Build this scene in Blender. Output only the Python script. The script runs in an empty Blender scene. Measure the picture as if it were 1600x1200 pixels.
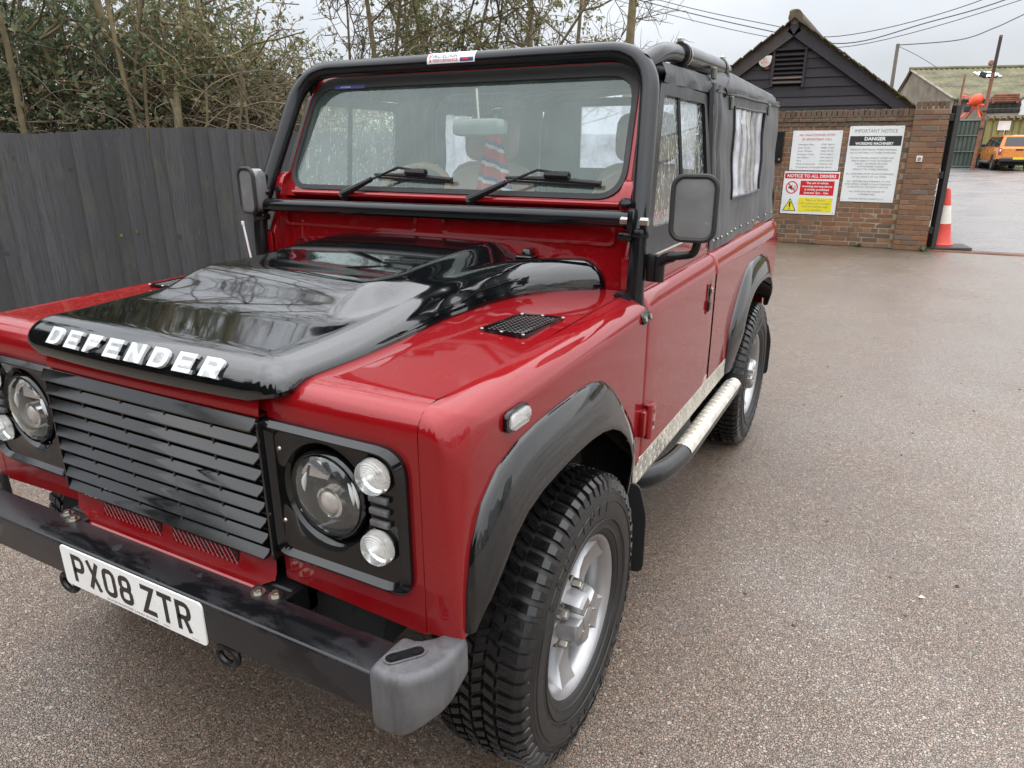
import bpy, bmesh, math, random
import numpy as np
from mathutils import Vector, Matrix, noise
PI = math.pi
R = math.radians
rnd = random.Random(7)
scene = bpy.context.scene
COL = scene.collection

# ------------------------------------------------------------------ camera
CAM_LOC = (1.4715, -1.4913, 1.5876)
PITCH, YAW, ROLL, FOCAL = 0.3308, -0.4942, -0.0027, 1103.5
cy_, sy_, cp_, sp_ = math.cos(YAW), math.sin(YAW), math.cos(PITCH), math.sin(PITCH)
fw = Vector((sy_ * cp_, cy_ * cp_, -sp_))
rt = Vector((cy_, -sy_, 0))
up = rt.cross(fw)
rt2 = rt * math.cos(ROLL) + up * math.sin(ROLL)
up2 = up * math.cos(ROLL) - rt * math.sin(ROLL)
cam_data = bpy.data.cameras.new('camera')
cam = bpy.data.objects.new('camera', cam_data)
COL.objects.link(cam)
m3 = Matrix((rt2, up2, -fw)).transposed()
cam.matrix_world = Matrix.Translation(CAM_LOC) @ m3.to_4x4()
cam_data.sensor_fit = 'HORIZONTAL'
cam_data.sensor_width = 36.0
cam_data.lens = 36.0 * FOCAL / 1600.0
cam_data.clip_start = 0.05
cam_data.clip_end = 2000
scene.camera = cam

# ------------------------------------------------------------------ light
SUN_EL, SUN_AZ = R(52), R(118)       # azimuth clockwise from +Y
world = bpy.data.worlds.new('World')
scene.world = world
world.use_nodes = True
wn, wl = world.node_tree.nodes, world.node_tree.links
wn.clear()
w_out = wn.new('ShaderNodeOutputWorld')
w_bg = wn.new('ShaderNodeBackground')
w_bg.inputs['Strength'].default_value = 0.1
w_sky = wn.new('ShaderNodeTexSky')
w_sky.sky_type = 'NISHITA'
w_sky.sun_disc = False
w_sky.sun_elevation = SUN_EL
w_sky.sun_rotation = SUN_AZ
w_geo = wn.new('ShaderNodeTexCoord')
w_sep = wn.new('ShaderNodeSeparateXYZ')
wl.new(w_geo.outputs['Generated'], w_sep.inputs[0])
w_max = wn.new('ShaderNodeMath'); w_max.operation = 'MAXIMUM'; w_max.inputs[1].default_value = 0.0
wl.new(w_sep.outputs['Z'], w_max.inputs[0])
# overcast sky: luminance grows from the horizon to the zenith (CIE overcast)
w_grad = wn.new('ShaderNodeMath'); w_grad.operation = 'MULTIPLY_ADD'
w_grad.inputs[1].default_value = 16.5
w_grad.inputs[2].default_value = 3.75
w_pow = wn.new('ShaderNodeMath'); w_pow.operation = 'POWER'; w_pow.inputs[1].default_value = 1.5
wl.new(w_max.outputs[0], w_pow.inputs[0]); wl.new(w_pow.outputs[0], w_grad.inputs[0])
# soft cloud structure
w_map = wn.new('ShaderNodeMapping')
w_map.inputs['Scale'].default_value = (1.0, 1.0, 2.6)
wl.new(w_geo.outputs['Generated'], w_map.inputs[0])
w_noise = wn.new('ShaderNodeTexNoise')
w_noise.inputs['Scale'].default_value = 2.2
w_noise.inputs['Detail'].default_value = 6
w_noise.inputs['Roughness'].default_value = 0.5
wl.new(w_map.outputs[0], w_noise.inputs['Vector'])
w_mr = wn.new('ShaderNodeMapRange')
w_mr.inputs['From Min'].default_value = 0.3
w_mr.inputs['From Max'].default_value = 0.7
w_mr.inputs['To Min'].default_value = 0.80
w_mr.inputs['To Max'].default_value = 1.16
wl.new(w_noise.outputs['Fac'], w_mr.inputs['Value'])
w_mul = wn.new('ShaderNodeMath'); w_mul.operation = 'MULTIPLY'
wl.new(w_grad.outputs[0], w_mul.inputs[0]); wl.new(w_mr.outputs[0], w_mul.inputs[1])
w_col = wn.new('ShaderNodeVectorMath'); w_col.operation = 'SCALE'
w_col.inputs[0].default_value = (0.955, 0.99, 1.04)
wl.new(w_mul.outputs[0], w_col.inputs['Scale'])
w_mix = wn.new('ShaderNodeMix'); w_mix.data_type = 'RGBA'
w_mix.inputs['Factor'].default_value = 0.93
wl.new(w_sky.outputs[0], w_mix.inputs['A']); wl.new(w_col.outputs[0], w_mix.inputs['B'])
wl.new(w_mix.outputs['Result'], w_bg.inputs['Color'])
wl.new(w_bg.outputs[0], w_out.inputs[0])

sun_data = bpy.data.lights.new('sun', 'SUN')
sun_data.energy = 1.15
sun_data.angle = R(176)
sun_data.color = (1.0, 0.97, 0.93)
sun = bpy.data.objects.new('sun', sun_data)
COL.objects.link(sun)
sd = Vector((math.sin(SUN_AZ) * math.cos(SUN_EL), math.cos(SUN_AZ) * math.cos(SUN_EL), math.sin(SUN_EL)))
sun.rotation_euler = sd.to_track_quat('Z', 'Y').to_euler()
sun.location = (6, -6, 12)

vs = scene.view_settings
vs.view_transform = 'Standard'
vs.look = 'None'
vs.exposure = 1.0
vs.gamma = 1.0
vs.use_curve_mapping = False
scene.render.engine = 'CYCLES'
scene.cycles.max_bounces = 8
scene.cycles.transparent_max_bounces = 12
scene.cycles.glossy_bounces = 4
scene.cycles.transmission_bounces = 6
scene.cycles.diffuse_bounces = 3
scene.cycles.use_denoising = True
scene.cycles.caustics_reflective = False
scene.cycles.caustics_refractive = False

# ------------------------------------------------------------------ helpers
def world_loc(o):
    v = Vector((0, 0, 0))
    while o is not None:
        v += o.location
        o = o.parent
    return v

def tag(o, label=None, cat=None, group=None, kind=None):
    if label: o['label'] = label
    if cat: o['category'] = cat
    if group: o['group'] = group
    if kind: o['kind'] = kind
    return o

def thing(name, label, cat, loc=(0, 0, 0), rotz=0, group=None):
    o = bpy.data.objects.new(name, None)
    o.empty_display_size = 0.1
    COL.objects.link(o)
    o.location = loc
    o.rotation_euler = (0, 0, rotz)
    return tag(o, label, cat, group)

def link_mesh(name, me, mat, parent=None, label=None):
    o = bpy.data.objects.new(name, me)
    COL.objects.link(o)
    if mat is not None:
        for m in (mat if isinstance(mat, (list, tuple)) else [mat]):
            me.materials.append(m)
    if parent is not None: o.parent = parent
    if label: o['label'] = label
    return o

def obj(name, bm, mat, parent=None, label=None, smooth=35, world=True, rec=True):
    """one mesh object; vertices are given in scene coordinates when world is True and the parent is unrotated"""
    if rec: bmesh.ops.recalc_face_normals(bm, faces=bm.faces)
    if world and parent is not None:
        wv = world_loc(parent)
        if wv.length > 0: bmesh.ops.translate(bm, vec=-wv, verts=bm.verts)
    me = bpy.data.meshes.new(name)
    bm.to_mesh(me); bm.free()
    if smooth:
        me.shade_smooth()
        me.set_sharp_from_angle(angle=R(smooth))
    return link_mesh(name, me, mat, parent, label)

def copy_child(src, parent, loc=None):
    c = src.copy(); COL.objects.link(c); c.parent = parent
    if loc is not None: c.location = loc
    return c

def copy_tree(o, parent=None):
    c = o.copy(); COL.objects.link(c); c.parent = parent
    for ch in list(o.children): copy_tree(ch, c)
    return c

def B(): return bmesh.new()

def box(bm, c, s, rot=None, bev=0.0, seg=1, taper=None):
    """axis box centre c size s; rot = Matrix 3x3; taper scales the +z end in x,y"""
    vs_ = []
    for k in (-1, 1):
        for j in (-1, 1):
            for i in (-1, 1):
                t = taper if (taper and k == 1) else (1, 1)
                v = Vector((i * s[0] / 2 * t[0], j * s[1] / 2 * t[1], k * s[2] / 2))
                if rot is not None: v = rot @ v
                vs_.append(bm.verts.new(v + Vector(c)))
    F = [(0, 2, 3, 1), (4, 5, 7, 6), (0, 1, 5, 4), (2, 6, 7, 3), (0, 4, 6, 2), (1, 3, 7, 5)]
    fs = [bm.faces.new([vs_[i] for i in f]) for f in F]
    if bev > 0:
        es = list({e for f in fs for e in f.edges})
        bmesh.ops.bevel(bm, geom=es, offset=bev, segments=seg, affect='EDGES', profile=0.5)

def frames(pts):
    pts = [Vector(p) for p in pts]
    T = []
    n = len(pts)
    for i in range(n):
        a = pts[max(i - 1, 0)]; b = pts[min(i + 1, n - 1)]
        T.append((b - a).normalized())
    ref = Vector((0, 0, 1)) if abs(T[0].z) < 0.9 else Vector((1, 0, 0))
    N = [(ref - T[0] * ref.dot(T[0])).normalized()]
    for i in range(1, n):
        v = N[-1] - T[i] * N[-1].dot(T[i])
        N.append(v.normalized() if v.length > 1e-6 else N[-1])
    return pts, T, N

def tube(bm, pts, r, seg=12, caps=True, closed=False, sq=1.0):
    pts, T, N = frames(pts)
    rr = r if isinstance(r, (list, tuple)) else [r] * len(pts)
    rings = []
    for p, t, n, q in zip(pts, T, N, rr):
        b = t.cross(n)
        rings.append([bm.verts.new(p + (n * math.cos(2 * PI * k / seg) * sq + b * math.sin(2 * PI * k / seg)) * q) for k in range(seg)])
    for a, b in zip(rings, rings[1:] + ([rings[0]] if closed else [])):
        for k in range(seg):
            bm.faces.new((a[k], a[(k + 1) % seg], b[(k + 1) % seg], b[k]))
    if caps and not closed:
        bm.faces.new(list(reversed(rings[0]))); bm.faces.new(rings[-1])

def arc_path(pts, rad, n=6):
    """polyline with rounded corners"""
    pts = [Vector(p) for p in pts]
    out = [pts[0]]
    for i in range(1, len(pts) - 1):
        p = pts[i]; a = (pts[i - 1] - p); b = (pts[i + 1] - p)
        r = rad[i - 1] if isinstance(rad, (list, tuple)) else rad
        la = min(r, a.length * 0.49); lb = min(r, b.length * 0.49)
        pa = p + a.normalized() * la; pb = p + b.normalized() * lb
        for k in range(n + 1):
            t = k / n
            out.append(pa * (1 - t) ** 2 + p * 2 * t * (1 - t) + pb * t * t)
    out.append(pts[-1])
    return out

def lathe(bm, prof, origin, axis, seg=32, caps=False):
    """prof: list of (radius, distance along axis)"""
    axis = Vector(axis).normalized(); o = Vector(origin)
    ref = Vector((0, 0, 1)) if abs(axis.z) < 0.9 else Vector((1, 0, 0))
    u = (ref - axis * ref.dot(axis)).normalized(); v = axis.cross(u)
    rings = []
    for r, h in prof:
        if r < 1e-6: rings.append([bm.verts.new(o + axis * h)])
        else: rings.append([bm.verts.new(o + axis * h + (u * math.cos(2 * PI * k / seg) + v * math.sin(2 * PI * k / seg)) * r) for k in range(seg)])
    for a, b in zip(rings, rings[1:]):
        for k in range(seg):
            k2 = (k + 1) % seg
            if len(a) == 1 and len(b) == 1: continue
            if len(a) == 1: bm.faces.new((a[0], b[k2], b[k]))
            elif len(b) == 1: bm.faces.new((a[k], a[k2], b[0]))
            else: bm.faces.new((a[k], a[k2], b[k2], b[k]))
    if caps:
        for rg in (rings[0], rings[-1]):
            if len(rg) > 2: bm.faces.new(rg)

def grid(bm, rows, closed_u=False):
    V = [[bm.verts.new(p) for p in r] for r in rows]
    for a, b in zip(V, V[1:]):
        n = len(a)
        for k in range(n if closed_u else n - 1):
            k2 = (k + 1) % n
            try: bm.faces.new((a[k], a[k2], b[k2], b[k]))
            except ValueError: pass
    return V

def prism(bm, poly, d, o=(0, 0, 0), u=(1, 0, 0), v=(0, 0, 1), bev=0.0, seg=1):
    """polygon in the plane (u, v) at o, extruded by vector d"""
    o, u, v, d = Vector(o), Vector(u), Vector(v), Vector(d)
    a = [bm.verts.new(o + u * p[0] + v * p[1]) for p in poly]
    b = [bm.verts.new(o + u * p[0] + v * p[1] + d) for p in poly]
    fs = [bm.faces.new(a), bm.faces.new(list(reversed(b)))]
    n = len(poly)
    for k in range(n):
        fs.append(bm.faces.new((a[k], b[k], b[(k + 1) % n], a[(k + 1) % n])))
    if bev > 0:
        es = list(set(fs[0].edges) | set(fs[1].edges))
        bmesh.ops.bevel(bm, geom=es, offset=bev, segments=seg, affect='EDGES', profile=0.5)

def rrect(w, h, r, n=5, cx=0, cz=0):
    out = []
    for (sx, sy, a0) in ((1, 1, 0), (-1, 1, 90), (-1, -1, 180), (1, -1, 270)):
        for k in range(n + 1):
            a = R(a0 + 90 * k / n)
            out.append((cx + sx * (w / 2 - r) + r * math.cos(a), cz + sy * (h / 2 - r) + r * math.sin(a)))
    return out

def rpoly(pts, r, n=4):
    """rounded 2D polygon"""
    out = []
    m = len(pts)
    for i in range(m):
        p = Vector(pts[i]); a = Vector(pts[i - 1]) - p; b = Vector(pts[(i + 1) % m]) - p
        rr = r[i] if isinstance(r, (list, tuple)) else r
        la = min(rr, a.length * 0.45); lb = min(rr, b.length * 0.45)
        pa = p + a.normalized() * la; pb = p + b.normalized() * lb
        for k in range(n + 1):
            t = k / n
            q = pa * (1 - t) ** 2 + p * 2 * t * (1 - t) + pb * t * t
            out.append((q.x, q.y))
    return out

def frame_ring(bm, outer, inner, d, o, u, v):
    """flat ring between two outlines with equal point counts, extruded by d"""
    o, u, v, d = Vector(o), Vector(u), Vector(v), Vector(d)
    P = lambda p, dd: bm.verts.new(o + u * p[0] + v * p[1] + dd)
    z = Vector((0, 0, 0))
    a = [P(p, z) for p in outer]; b = [P(p, z) for p in inner]
    c = [P(p, d) for p in outer]; e = [P(p, d) for p in inner]
    n = len(outer)
    for k in range(n):
        j = (k + 1) % n
        bm.faces.new((a[k], a[j], b[j], b[k])); bm.faces.new((c[k], e[k], e[j], c[j]))
        bm.faces.new((a[k], c[k], c[j], a[j])); bm.faces.new((b[k], b[j], e[j], e[k]))

def mirror_bm(bm):
    """copy of bm mirrored in x"""
    b2 = bm.copy()
    for vtx in b2.verts: vtx.co.x *= -1
    bmesh.ops.reverse_faces(b2, faces=b2.faces)
    return b2

def smoothstep(a, b, x):
    t = min(1.0, max(0.0, (x - a) / (b - a)))
    return t * t * (3 - 2 * t)

def lerp_tab(tab, x):
    if x <= tab[0][0]: return tab[0][1]
    for (x0, y0), (x1, y1) in zip(tab, tab[1:]):
        if x <= x1: return y0 + (y1 - y0) * (x - x0) / (x1 - x0)
    return tab[-1][1]

def text_obj(name, s, size, mat, origin, u, v, parent=None, ext=0.0005, align='CENTER', width=None, bold=0.0, height=None):
    """lettering as a thin mesh; origin = baseline anchor, u/v = writing and up directions (scene coords)"""
    cu = bpy.data.curves.new('lettering', 'FONT')
    cu.body = s
    cu.size = size
    cu.align_x = align
    cu.extrude = ext
    cu.offset = bold
    cu.resolution_u = 2
    to = bpy.data.objects.new('lettering', cu)
    COL.objects.link(to)
    dg = bpy.context.evaluated_depsgraph_get()
    me = bpy.data.meshes.new_from_object(to.evaluated_get(dg))
    bpy.data.objects.remove(to)
    bpy.data.curves.remove(cu)
    n = len(me.vertices)
    co = np.empty(n * 3, np.float32); me.vertices.foreach_get('co', co); co = co.reshape(-1, 3)
    if width and n:
        w = co[:, 0].max() - co[:, 0].min()
        co[:, 0] *= width / max(w, 1e-6)
    if height and n:
        w = co[:, 1].max() - co[:, 1].min()
        co[:, 1] *= height / max(w, 1e-6)
    u = Vector(u).normalized(); v = Vector(v).normalized(); w_ = u.cross(v)
    o = Vector(origin) - (world_loc(parent) if parent else Vector((0, 0, 0)))
    M = np.array([u, v, w_], np.float32)
    co = co @ M + np.array(o, np.float32)
    me.vertices.foreach_set('co', co.ravel())
    me.update()
    me.materials.clear()
    return link_mesh(name, me, mat, parent)

# ------------------------------------------------------------------ materials
class NT:
    """tiny node helper"""
    def __init__(s, name):
        s.m = bpy.data.materials.new(name); s.m.use_nodes = True
        s.n = s.m.node_tree.nodes; s.l = s.m.node_tree.links
        s.p = s.n['Principled BSDF']; s.out = s.n['Material Output']
    def add(s, t, **kw):
        nd = s.n.new('ShaderNode' + t)
        for k, v in kw.items(): setattr(nd, k, v)
        return nd
    def link(s, a, b): s.l.new(a, b)
    def coord(s, which='Object', scale=(1, 1, 1), rot=(0, 0, 0)):
        tc = s.add('TexCoord'); mp = s.add('Mapping')
        mp.inputs['Scale'].default_value = scale; mp.inputs['Rotation'].default_value = rot
        s.link(tc.outputs[which], mp.inputs[0]); return mp.outputs[0]
    def noise(s, vec, scale, detail=4, rough=0.55, dist=0.0):
        t = s.add('TexNoise'); s.link(vec, t.inputs['Vector'])
        t.inputs['Scale'].default_value = scale; t.inputs['Detail'].default_value = detail
        t.inputs['Roughness'].default_value = rough; t.inputs['Distortion'].default_value = dist
        return t.outputs['Fac']
    def ramp(s, fac, stops):
        r = s.add('ValToRGB'); s.link(fac, r.inputs[0])
        el = r.color_ramp.elements
        while len(el) < len(stops): el.new(0.5)
        for e, (p, c) in zip(el, stops):
            e.position = p; e.color = tuple(c) + (1,) if len(c) == 3 else c
        return r.outputs[0]
    def rng(s, fac, a, b, c, d):
        r = s.add('MapRange'); s.link(fac, r.inputs['Value'])
        for k, v in zip(('From Min', 'From Max', 'To Min', 'To Max'), (a, b, c, d)): r.inputs[k].default_value = v
        return r.outputs[0]
    def mix(s, fac, a, b, mode='MIX'):
        m = s.add('Mix', data_type='RGBA', blend_type=mode)
        for k, v in (('Factor', fac), ('A', a), ('B', b)):
            if isinstance(v, (int, float)): m.inputs[k].default_value = v
            elif isinstance(v, (tuple, list)): m.inputs[k].default_value = tuple(v) + (1,) if len(v) == 3 else v
            else: s.link(v, m.inputs[k])
        return m.outputs['Result']
    def math(s, op, a, b=None):
        m = s.add('Math', operation=op)
        for i, v in enumerate((a, b)):
            if v is None: continue
            if isinstance(v, (int, float)): m.inputs[i].default_value = v
            else: s.link(v, m.inputs[i])
        return m.outputs[0]
    def bump(s, h, strength=0.3, dist=0.01, normal=None):
        b = s.add('Bump'); s.link(h, b.inputs['Height'])
        b.inputs['Strength'].default_value = strength; b.inputs['Distance'].default_value = dist
        if normal is not None: s.link(normal, b.inputs['Normal'])
        return b.outputs[0]
    def set(s, **kw):
        for k, v in kw.items():
            i = s.p.inputs[k.replace('_', ' ')]
            if isinstance(v, (int, float)): i.default_value = v
            elif isinstance(v, (tuple, list)): i.default_value = tuple(v) + (1,) if len(v) == 3 and i.type == 'RGBA' else v
            else: s.link(v, i)
        return s

def plain(name, col, rough=0.5, metal=0.0, var=0.12, scale=8, bump=0.0, bscale=60, coat=0.0, spec=0.5):
    t = NT(name)
    v = t.coord()
    f = t.noise(v, scale, 5)
    lo = tuple(c * (1 - var) for c in col); hi = tuple(min(1, c * (1 + var)) for c in col)
    t.set(Base_Color=t.ramp(f, [(0.3, lo), (0.7, hi)]), Roughness=t.rng(f, 0.3, 0.7, max(0.02, rough - 0.08), min(1, rough + 0.08)), Metallic=metal, Coat_Weight=coat)
    t.set(Specular_IOR_Level=spec)
    if bump: t.set(Normal=t.bump(t.noise(v, bscale, 4), bump, 0.12 / bscale))
    return t.m

MAT = {}
def paint(name, col, film=0.5, metal=0.0, ior=1.52):
    t = NT(name)
    v = t.coord()
    peel = t.noise(v, 90, 2)
    wave = t.noise(v, 3.0, 2)
    grime = t.noise(v, 5, 6, 0.65)
    fine = t.noise(v, 240, 2)
    flake = t.mix(t.rng(fine, 0.35, 0.65, 0, 1), tuple(c * 0.93 for c in col), tuple(min(1, c * 1.07) for c in col))
    # thin road film towards the sill, streaked by rain
    sep = t.add('SeparateXYZ'); tc = t.add('TexCoord'); t.link(tc.outputs['Object'], sep.inputs[0])
    low = t.rng(sep.outputs['Z'], 0.5, 1.15, 1, 0)
    streak = t.noise(t.coord(scale=(30, 30, 1.5)), 2.0, 4)
    ff = t.math('MULTIPLY', t.math('MULTIPLY', low, t.rng(grime, 0.35, 0.75, 0.0, 1)), t.rng(streak, 0.3, 0.7, 0.15, 0.35 * film))
    t.set(Base_Color=t.mix(ff, flake, (0.22, 0.17, 0.14)), Roughness=0.45, Metallic=metal, Specular_IOR_Level=0.0, Coat_Weight=1.0, Coat_Roughness=t.rng(grime, 0.3, 0.8, 0.015, 0.09), Coat_IOR=ior)
    nb = t.bump(peel, 0.02, 0.0006)
    nb2 = t.bump(wave, 0.04, 0.012, nb)
    # beads of rain
    vo = t.add('TexVoronoi'); t.link(v, vo.inputs['Vector']); vo.inputs['Scale'].default_value = 130
    vo.inputs['Randomness'].default_value = 1.0
    sel = t.noise(v, 14, 3)
    bead = t.math('MULTIPLY', t.rng(vo.outputs['Distance'], 0.1, 0.22, 1, 0), t.rng(sel, 0.56, 0.62, 0, 1))
    nb3 = t.bump(bead, 0.25, 0.002, nb2)
    t.set(Normal=nb, Coat_Normal=nb3)
    return t.m
MAT['red'] = paint('red_paint', (0.24, 0.0045, 0.0075), 0.4, 0.3)
MAT['arch_gloss'] = paint('arch_gloss_black', (0.003, 0.0035, 0.004), 0.15, 0.0, 1.62)
MAT['black_gloss'] = paint('black_gloss_paint', (0.003, 0.0035, 0.004), 0.2, 0.0, 1.85)
MAT['tube'] = plain('black_powder_coat', (0.006, 0.0065, 0.008), 0.17, bump=0.04, bscale=220, spec=0.38)
MAT['black_plastic'] = plain('black_plastic', (0.009, 0.009, 0.010), 0.32, bump=0.04, bscale=150, spec=0.3)
MAT['gloss_plastic'] = plain('gloss_black_plastic', (0.004, 0.004, 0.0045), 0.04, spec=0.55, var=0.3)
MAT['grille'] = plain('grille_plastic', (0.006, 0.0065, 0.007), 0.09, spec=0.65, var=0.3)
MAT['rubber'] = plain('black_rubber', (0.014, 0.014, 0.014), 0.6, var=0.2)
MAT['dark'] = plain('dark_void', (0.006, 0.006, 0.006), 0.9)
MAT['steel'] = plain('bright_zinc_steel', (0.42, 0.40, 0.35), 0.34, 1.0, bump=0.05)
MAT['chrome'] = plain('chrome_reflector', (0.82, 0.83, 0.84), 0.06, 1.0, var=0.05)
MAT['white_plastic'] = plain('white_plastic', (0.72, 0.73, 0.72), 0.35, var=0.05)
MAT['silver_letter'] = plain('silver_letter', (0.60, 0.62, 0.63), 0.3, 0.1, var=0.04)
MAT['plate_white'] = plain('plate_white', (0.78, 0.79, 0.77), 0.28, var=0.04, coat=0.4)
MAT['plate_black'] = plain('plate_black', (0.012, 0.012, 0.012), 0.35)
MAT['print_grey'] = plain('print_grey', (0.17, 0.17, 0.17), 0.5)
MAT['print_black'] = plain('print_black', (0.02, 0.02, 0.02), 0.5)
MAT['print_red'] = plain('print_red', (0.55, 0.012, 0.015), 0.4)
MAT['print_blue'] = plain('print_blue', (0.03, 0.04, 0.18), 0.45)
MAT['print_yellow'] = plain('print_yellow', (0.72, 0.62, 0.02), 0.4)
MAT['sign_white'] = plain('sign_white', (0.68, 0.70, 0.70), 0.38, var=0.06, scale=3)

def _alloy():
    t = NT('silver_alloy')
    v = t.coord()
    d = t.noise(v, 9, 6, 0.7)
    t.set(Base_Color=t.mix(t.rng(d, 0.5, 0.75, 0, 0.4), (0.37, 0.37, 0.375), (0.20, 0.175, 0.15)), Metallic=0.75, Roughness=t.rng(d, 0.3, 0.7, 0.28, 0.42), Coat_Weight=0.4)
    return t.m
MAT['alloy'] = _alloy()

def _tyre():
    t = NT('tyre_rubber')
    v = t.coord()
    d = t.noise(v, 7, 6, 0.7)
    d2 = t.noise(v, 60, 4)
    base = t.mix(t.rng(d, 0.4, 0.75, 0, 0.6), (0.008, 0.008, 0.0085), (0.042, 0.036, 0.031))
    t.set(Base_Color=base, Roughness=t.rng(d, 0.35, 0.65, 0.34, 0.7), Specular_IOR_Level=0.5, Normal=t.bump(d2, 0.15, 0.002))
    return t.m
MAT['tyre'] = _tyre()
MAT['tread'] = plain('wet_tread_rubber', (0.0075, 0.0075, 0.008), 0.24, var=0.4, scale=30, bump=0.25, bscale=260, spec=0.5)

def _bumper():
    t = NT('bumper_black')
    v = t.coord()
    wet = t.noise(t.coord(scale=(1.2, 3, 3)), 2.6, 5, 0.6)
    d2 = t.noise(v, 180, 3)
    w = t.rng(wet, 0.47, 0.53, 0, 1)
    t.set(Base_Color=t.mix(w, (0.016, 0.015, 0.017), (0.006, 0.006, 0.007)), Roughness=t.rng(w, 0, 1, 0.36, 0.11), Specular_IOR_Level=0.4, Normal=t.bump(d2, 0.08, 0.003))
    return t.m
MAT['bumper'] = _bumper()

def _weathered():
    t = NT('weathered_grey_plastic')
    v = t.coord()
    a = t.noise(v, 10, 6, 0.7)
    streak = t.noise(t.coord(scale=(14, 14, 2.5)), 3.0, 5, 0.65)
    fine = t.noise(v, 160, 4)
    c1 = t.ramp(a, [(0.3, (0.062, 0.062, 0.068)), (0.7, (0.130, 0.128, 0.128))])
    c2 = t.mix(t.rng(streak, 0.5, 0.62, 0, 0.7), c1, (0.06, 0.058, 0.06))
    t.set(Base_Color=c2, Roughness=t.rng(a, 0.3, 0.7, 0.38, 0.62), Normal=t.bump(fine, 0.25, 0.0015))
    return t.m
MAT['weathered'] = _weathered()

def _canvas():
    t = NT('black_canvas')
    v = t.coord()
    w1 = t.add('TexWave', wave_type='BANDS', bands_direction='Z'); t.link(v, w1.inputs['Vector']); w1.inputs['Scale'].default_value = 240
    w2 = t.add('TexWave', wave_type='BANDS', bands_direction='Y'); t.link(v, w2.inputs['Vector']); w2.inputs['Scale'].default_value = 240
    weave = t.math('ADD', w1.outputs['Fac'], w2.outputs['Fac'])
    fold = t.noise(t.coord(scale=(1, 1.4, 0.5)), 5, 4)
    dirt = t.noise(v, 4, 6)
    t.set(Base_Color=t.ramp(dirt, [(0.3, (0.006, 0.007, 0.009)), (0.75, (0.013, 0.0145, 0.018))]), Roughness=t.rng(dirt, 0.3, 0.7, 0.36, 0.52), Sheen_Weight=0.1,
          Normal=t.bump(weave, 0.08, 0.0006, t.bump(fold, 0.8, 0.03)))
    return t.m
MAT['canvas'] = _canvas()

def glass(name, tint, refl=1.5, haze=0.05, drops=0.0, hazecol=(0.55, 0.62, 0.60), gain=1.0):
    """single sheet of glass: see-through, fresnel reflection, thin film of dirt"""
    t = NT(name)
    t.n.remove(t.p)
    v = t.coord()
    tr = t.add('BsdfTransparent'); tr.inputs[0].default_value = tuple(tint) + (1,)
    gl = t.add('BsdfGlossy'); gl.inputs['Roughness'].default_value = 0.01
    gl.inputs[0].default_value = (0.93, 1, 0.98, 1)
    ge = t.add('NewGeometry')
    dt = t.add('VectorMath', operation='DOT_PRODUCT'); t.link(ge.outputs['Normal'], dt.inputs[0]); t.link(ge.outputs['Incoming'], dt.inputs[1])
    f0 = ((refl - 1) / (refl + 1)) ** 2
    sch = t.math('POWER', t.math('SUBTRACT', 1.0, t.math('ABSOLUTE', dt.outputs['Value'])), 5.0)
    fac = t.math('MINIMUM', t.math('MULTIPLY', t.math('ADD', t.math('MULTIPLY', sch, 1 - f0), f0), gain), 1.0)
    df = t.add('BsdfDiffuse'); df.inputs[0].default_value = tuple(hazecol) + (1,)
    tl = t.add('BsdfTranslucent'); tl.inputs[0].default_value = tuple(hazecol) + (1,)
    ds = t.add('AddShader'); t.link(df.outputs[0], ds.inputs[0]); t.link(tl.outputs[0], ds.inputs[1])
    hz = t.noise(v, 6, 6, 0.7)
    mh = t.add('MixShader')
    hf = t.rng(hz, 0.3, 0.75, haze * 0.5, haze * 1.5)
    if drops:
        vo = t.add('TexVoronoi'); t.link(t.coord(scale=(1, 1, 0.45)), vo.inputs['Vector']); vo.inputs['Scale'].default_value = 85
        run = t.noise(t.coord(scale=(22, 22, 1.2)), 3.0, 4, 0.6)
        sel = t.noise(v, 30, 3)
        dm = t.math('MULTIPLY', t.rng(vo.outputs['Distance'], 0.2, 0.42, 1, 0), t.rng(sel, 0.4, 0.55, 0, 1))
        dm = t.math('MAXIMUM', dm, t.rng(run, 0.58, 0.64, 0, 0.8))
        hf = t.math('MAXIMUM', hf, t.math('MULTIPLY', dm, drops))
        nb = t.bump(dm, 0.6, 0.004)
        t.link(nb, gl.inputs['Normal'])
    t.link(hf, mh.inputs[0])
    t.link(tr.outputs[0], mh.inputs[1]); t.link(ds.outputs[0], mh.inputs[2])
    mx = t.add('MixShader')
    t.link(fac, mx.inputs[0]); t.link(mh.outputs[0], mx.inputs[1]); t.link(gl.outputs[0], mx.inputs[2])
    t.link(mx.outputs[0], t.out.inputs['Surface'])
    return t.m
MAT['windscreen'] = glass('windscreen_glass', (0.86, 0.95, 0.92), 1.52, 0.06, 0, (0.46, 0.70, 0.62), 1.35)
MAT['side_glass'] = glass('rainy_side_glass', (0.82, 0.88, 0.86), 1.52, 0.08, 0.32, (0.75, 0.78, 0.78), 1.4)
MAT['plastic_window'] = glass('clear_vinyl', (0.80, 0.80, 0.88), 1.5, 0.55, 0.0, (0.78, 0.78, 0.90), 1.6)
MAT['lens'] = glass('clear_lens', (0.93, 0.94, 0.94), 1.5, 0.03, 0, (0.8, 0.8, 0.8), 2.6)
MAT['lens_diffuse'] = glass('ribbed_clear_lens', (0.93, 0.93, 0.92), 1.5, 0.30, 0, (0.62, 0.62, 0.61), 1.6)

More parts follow.
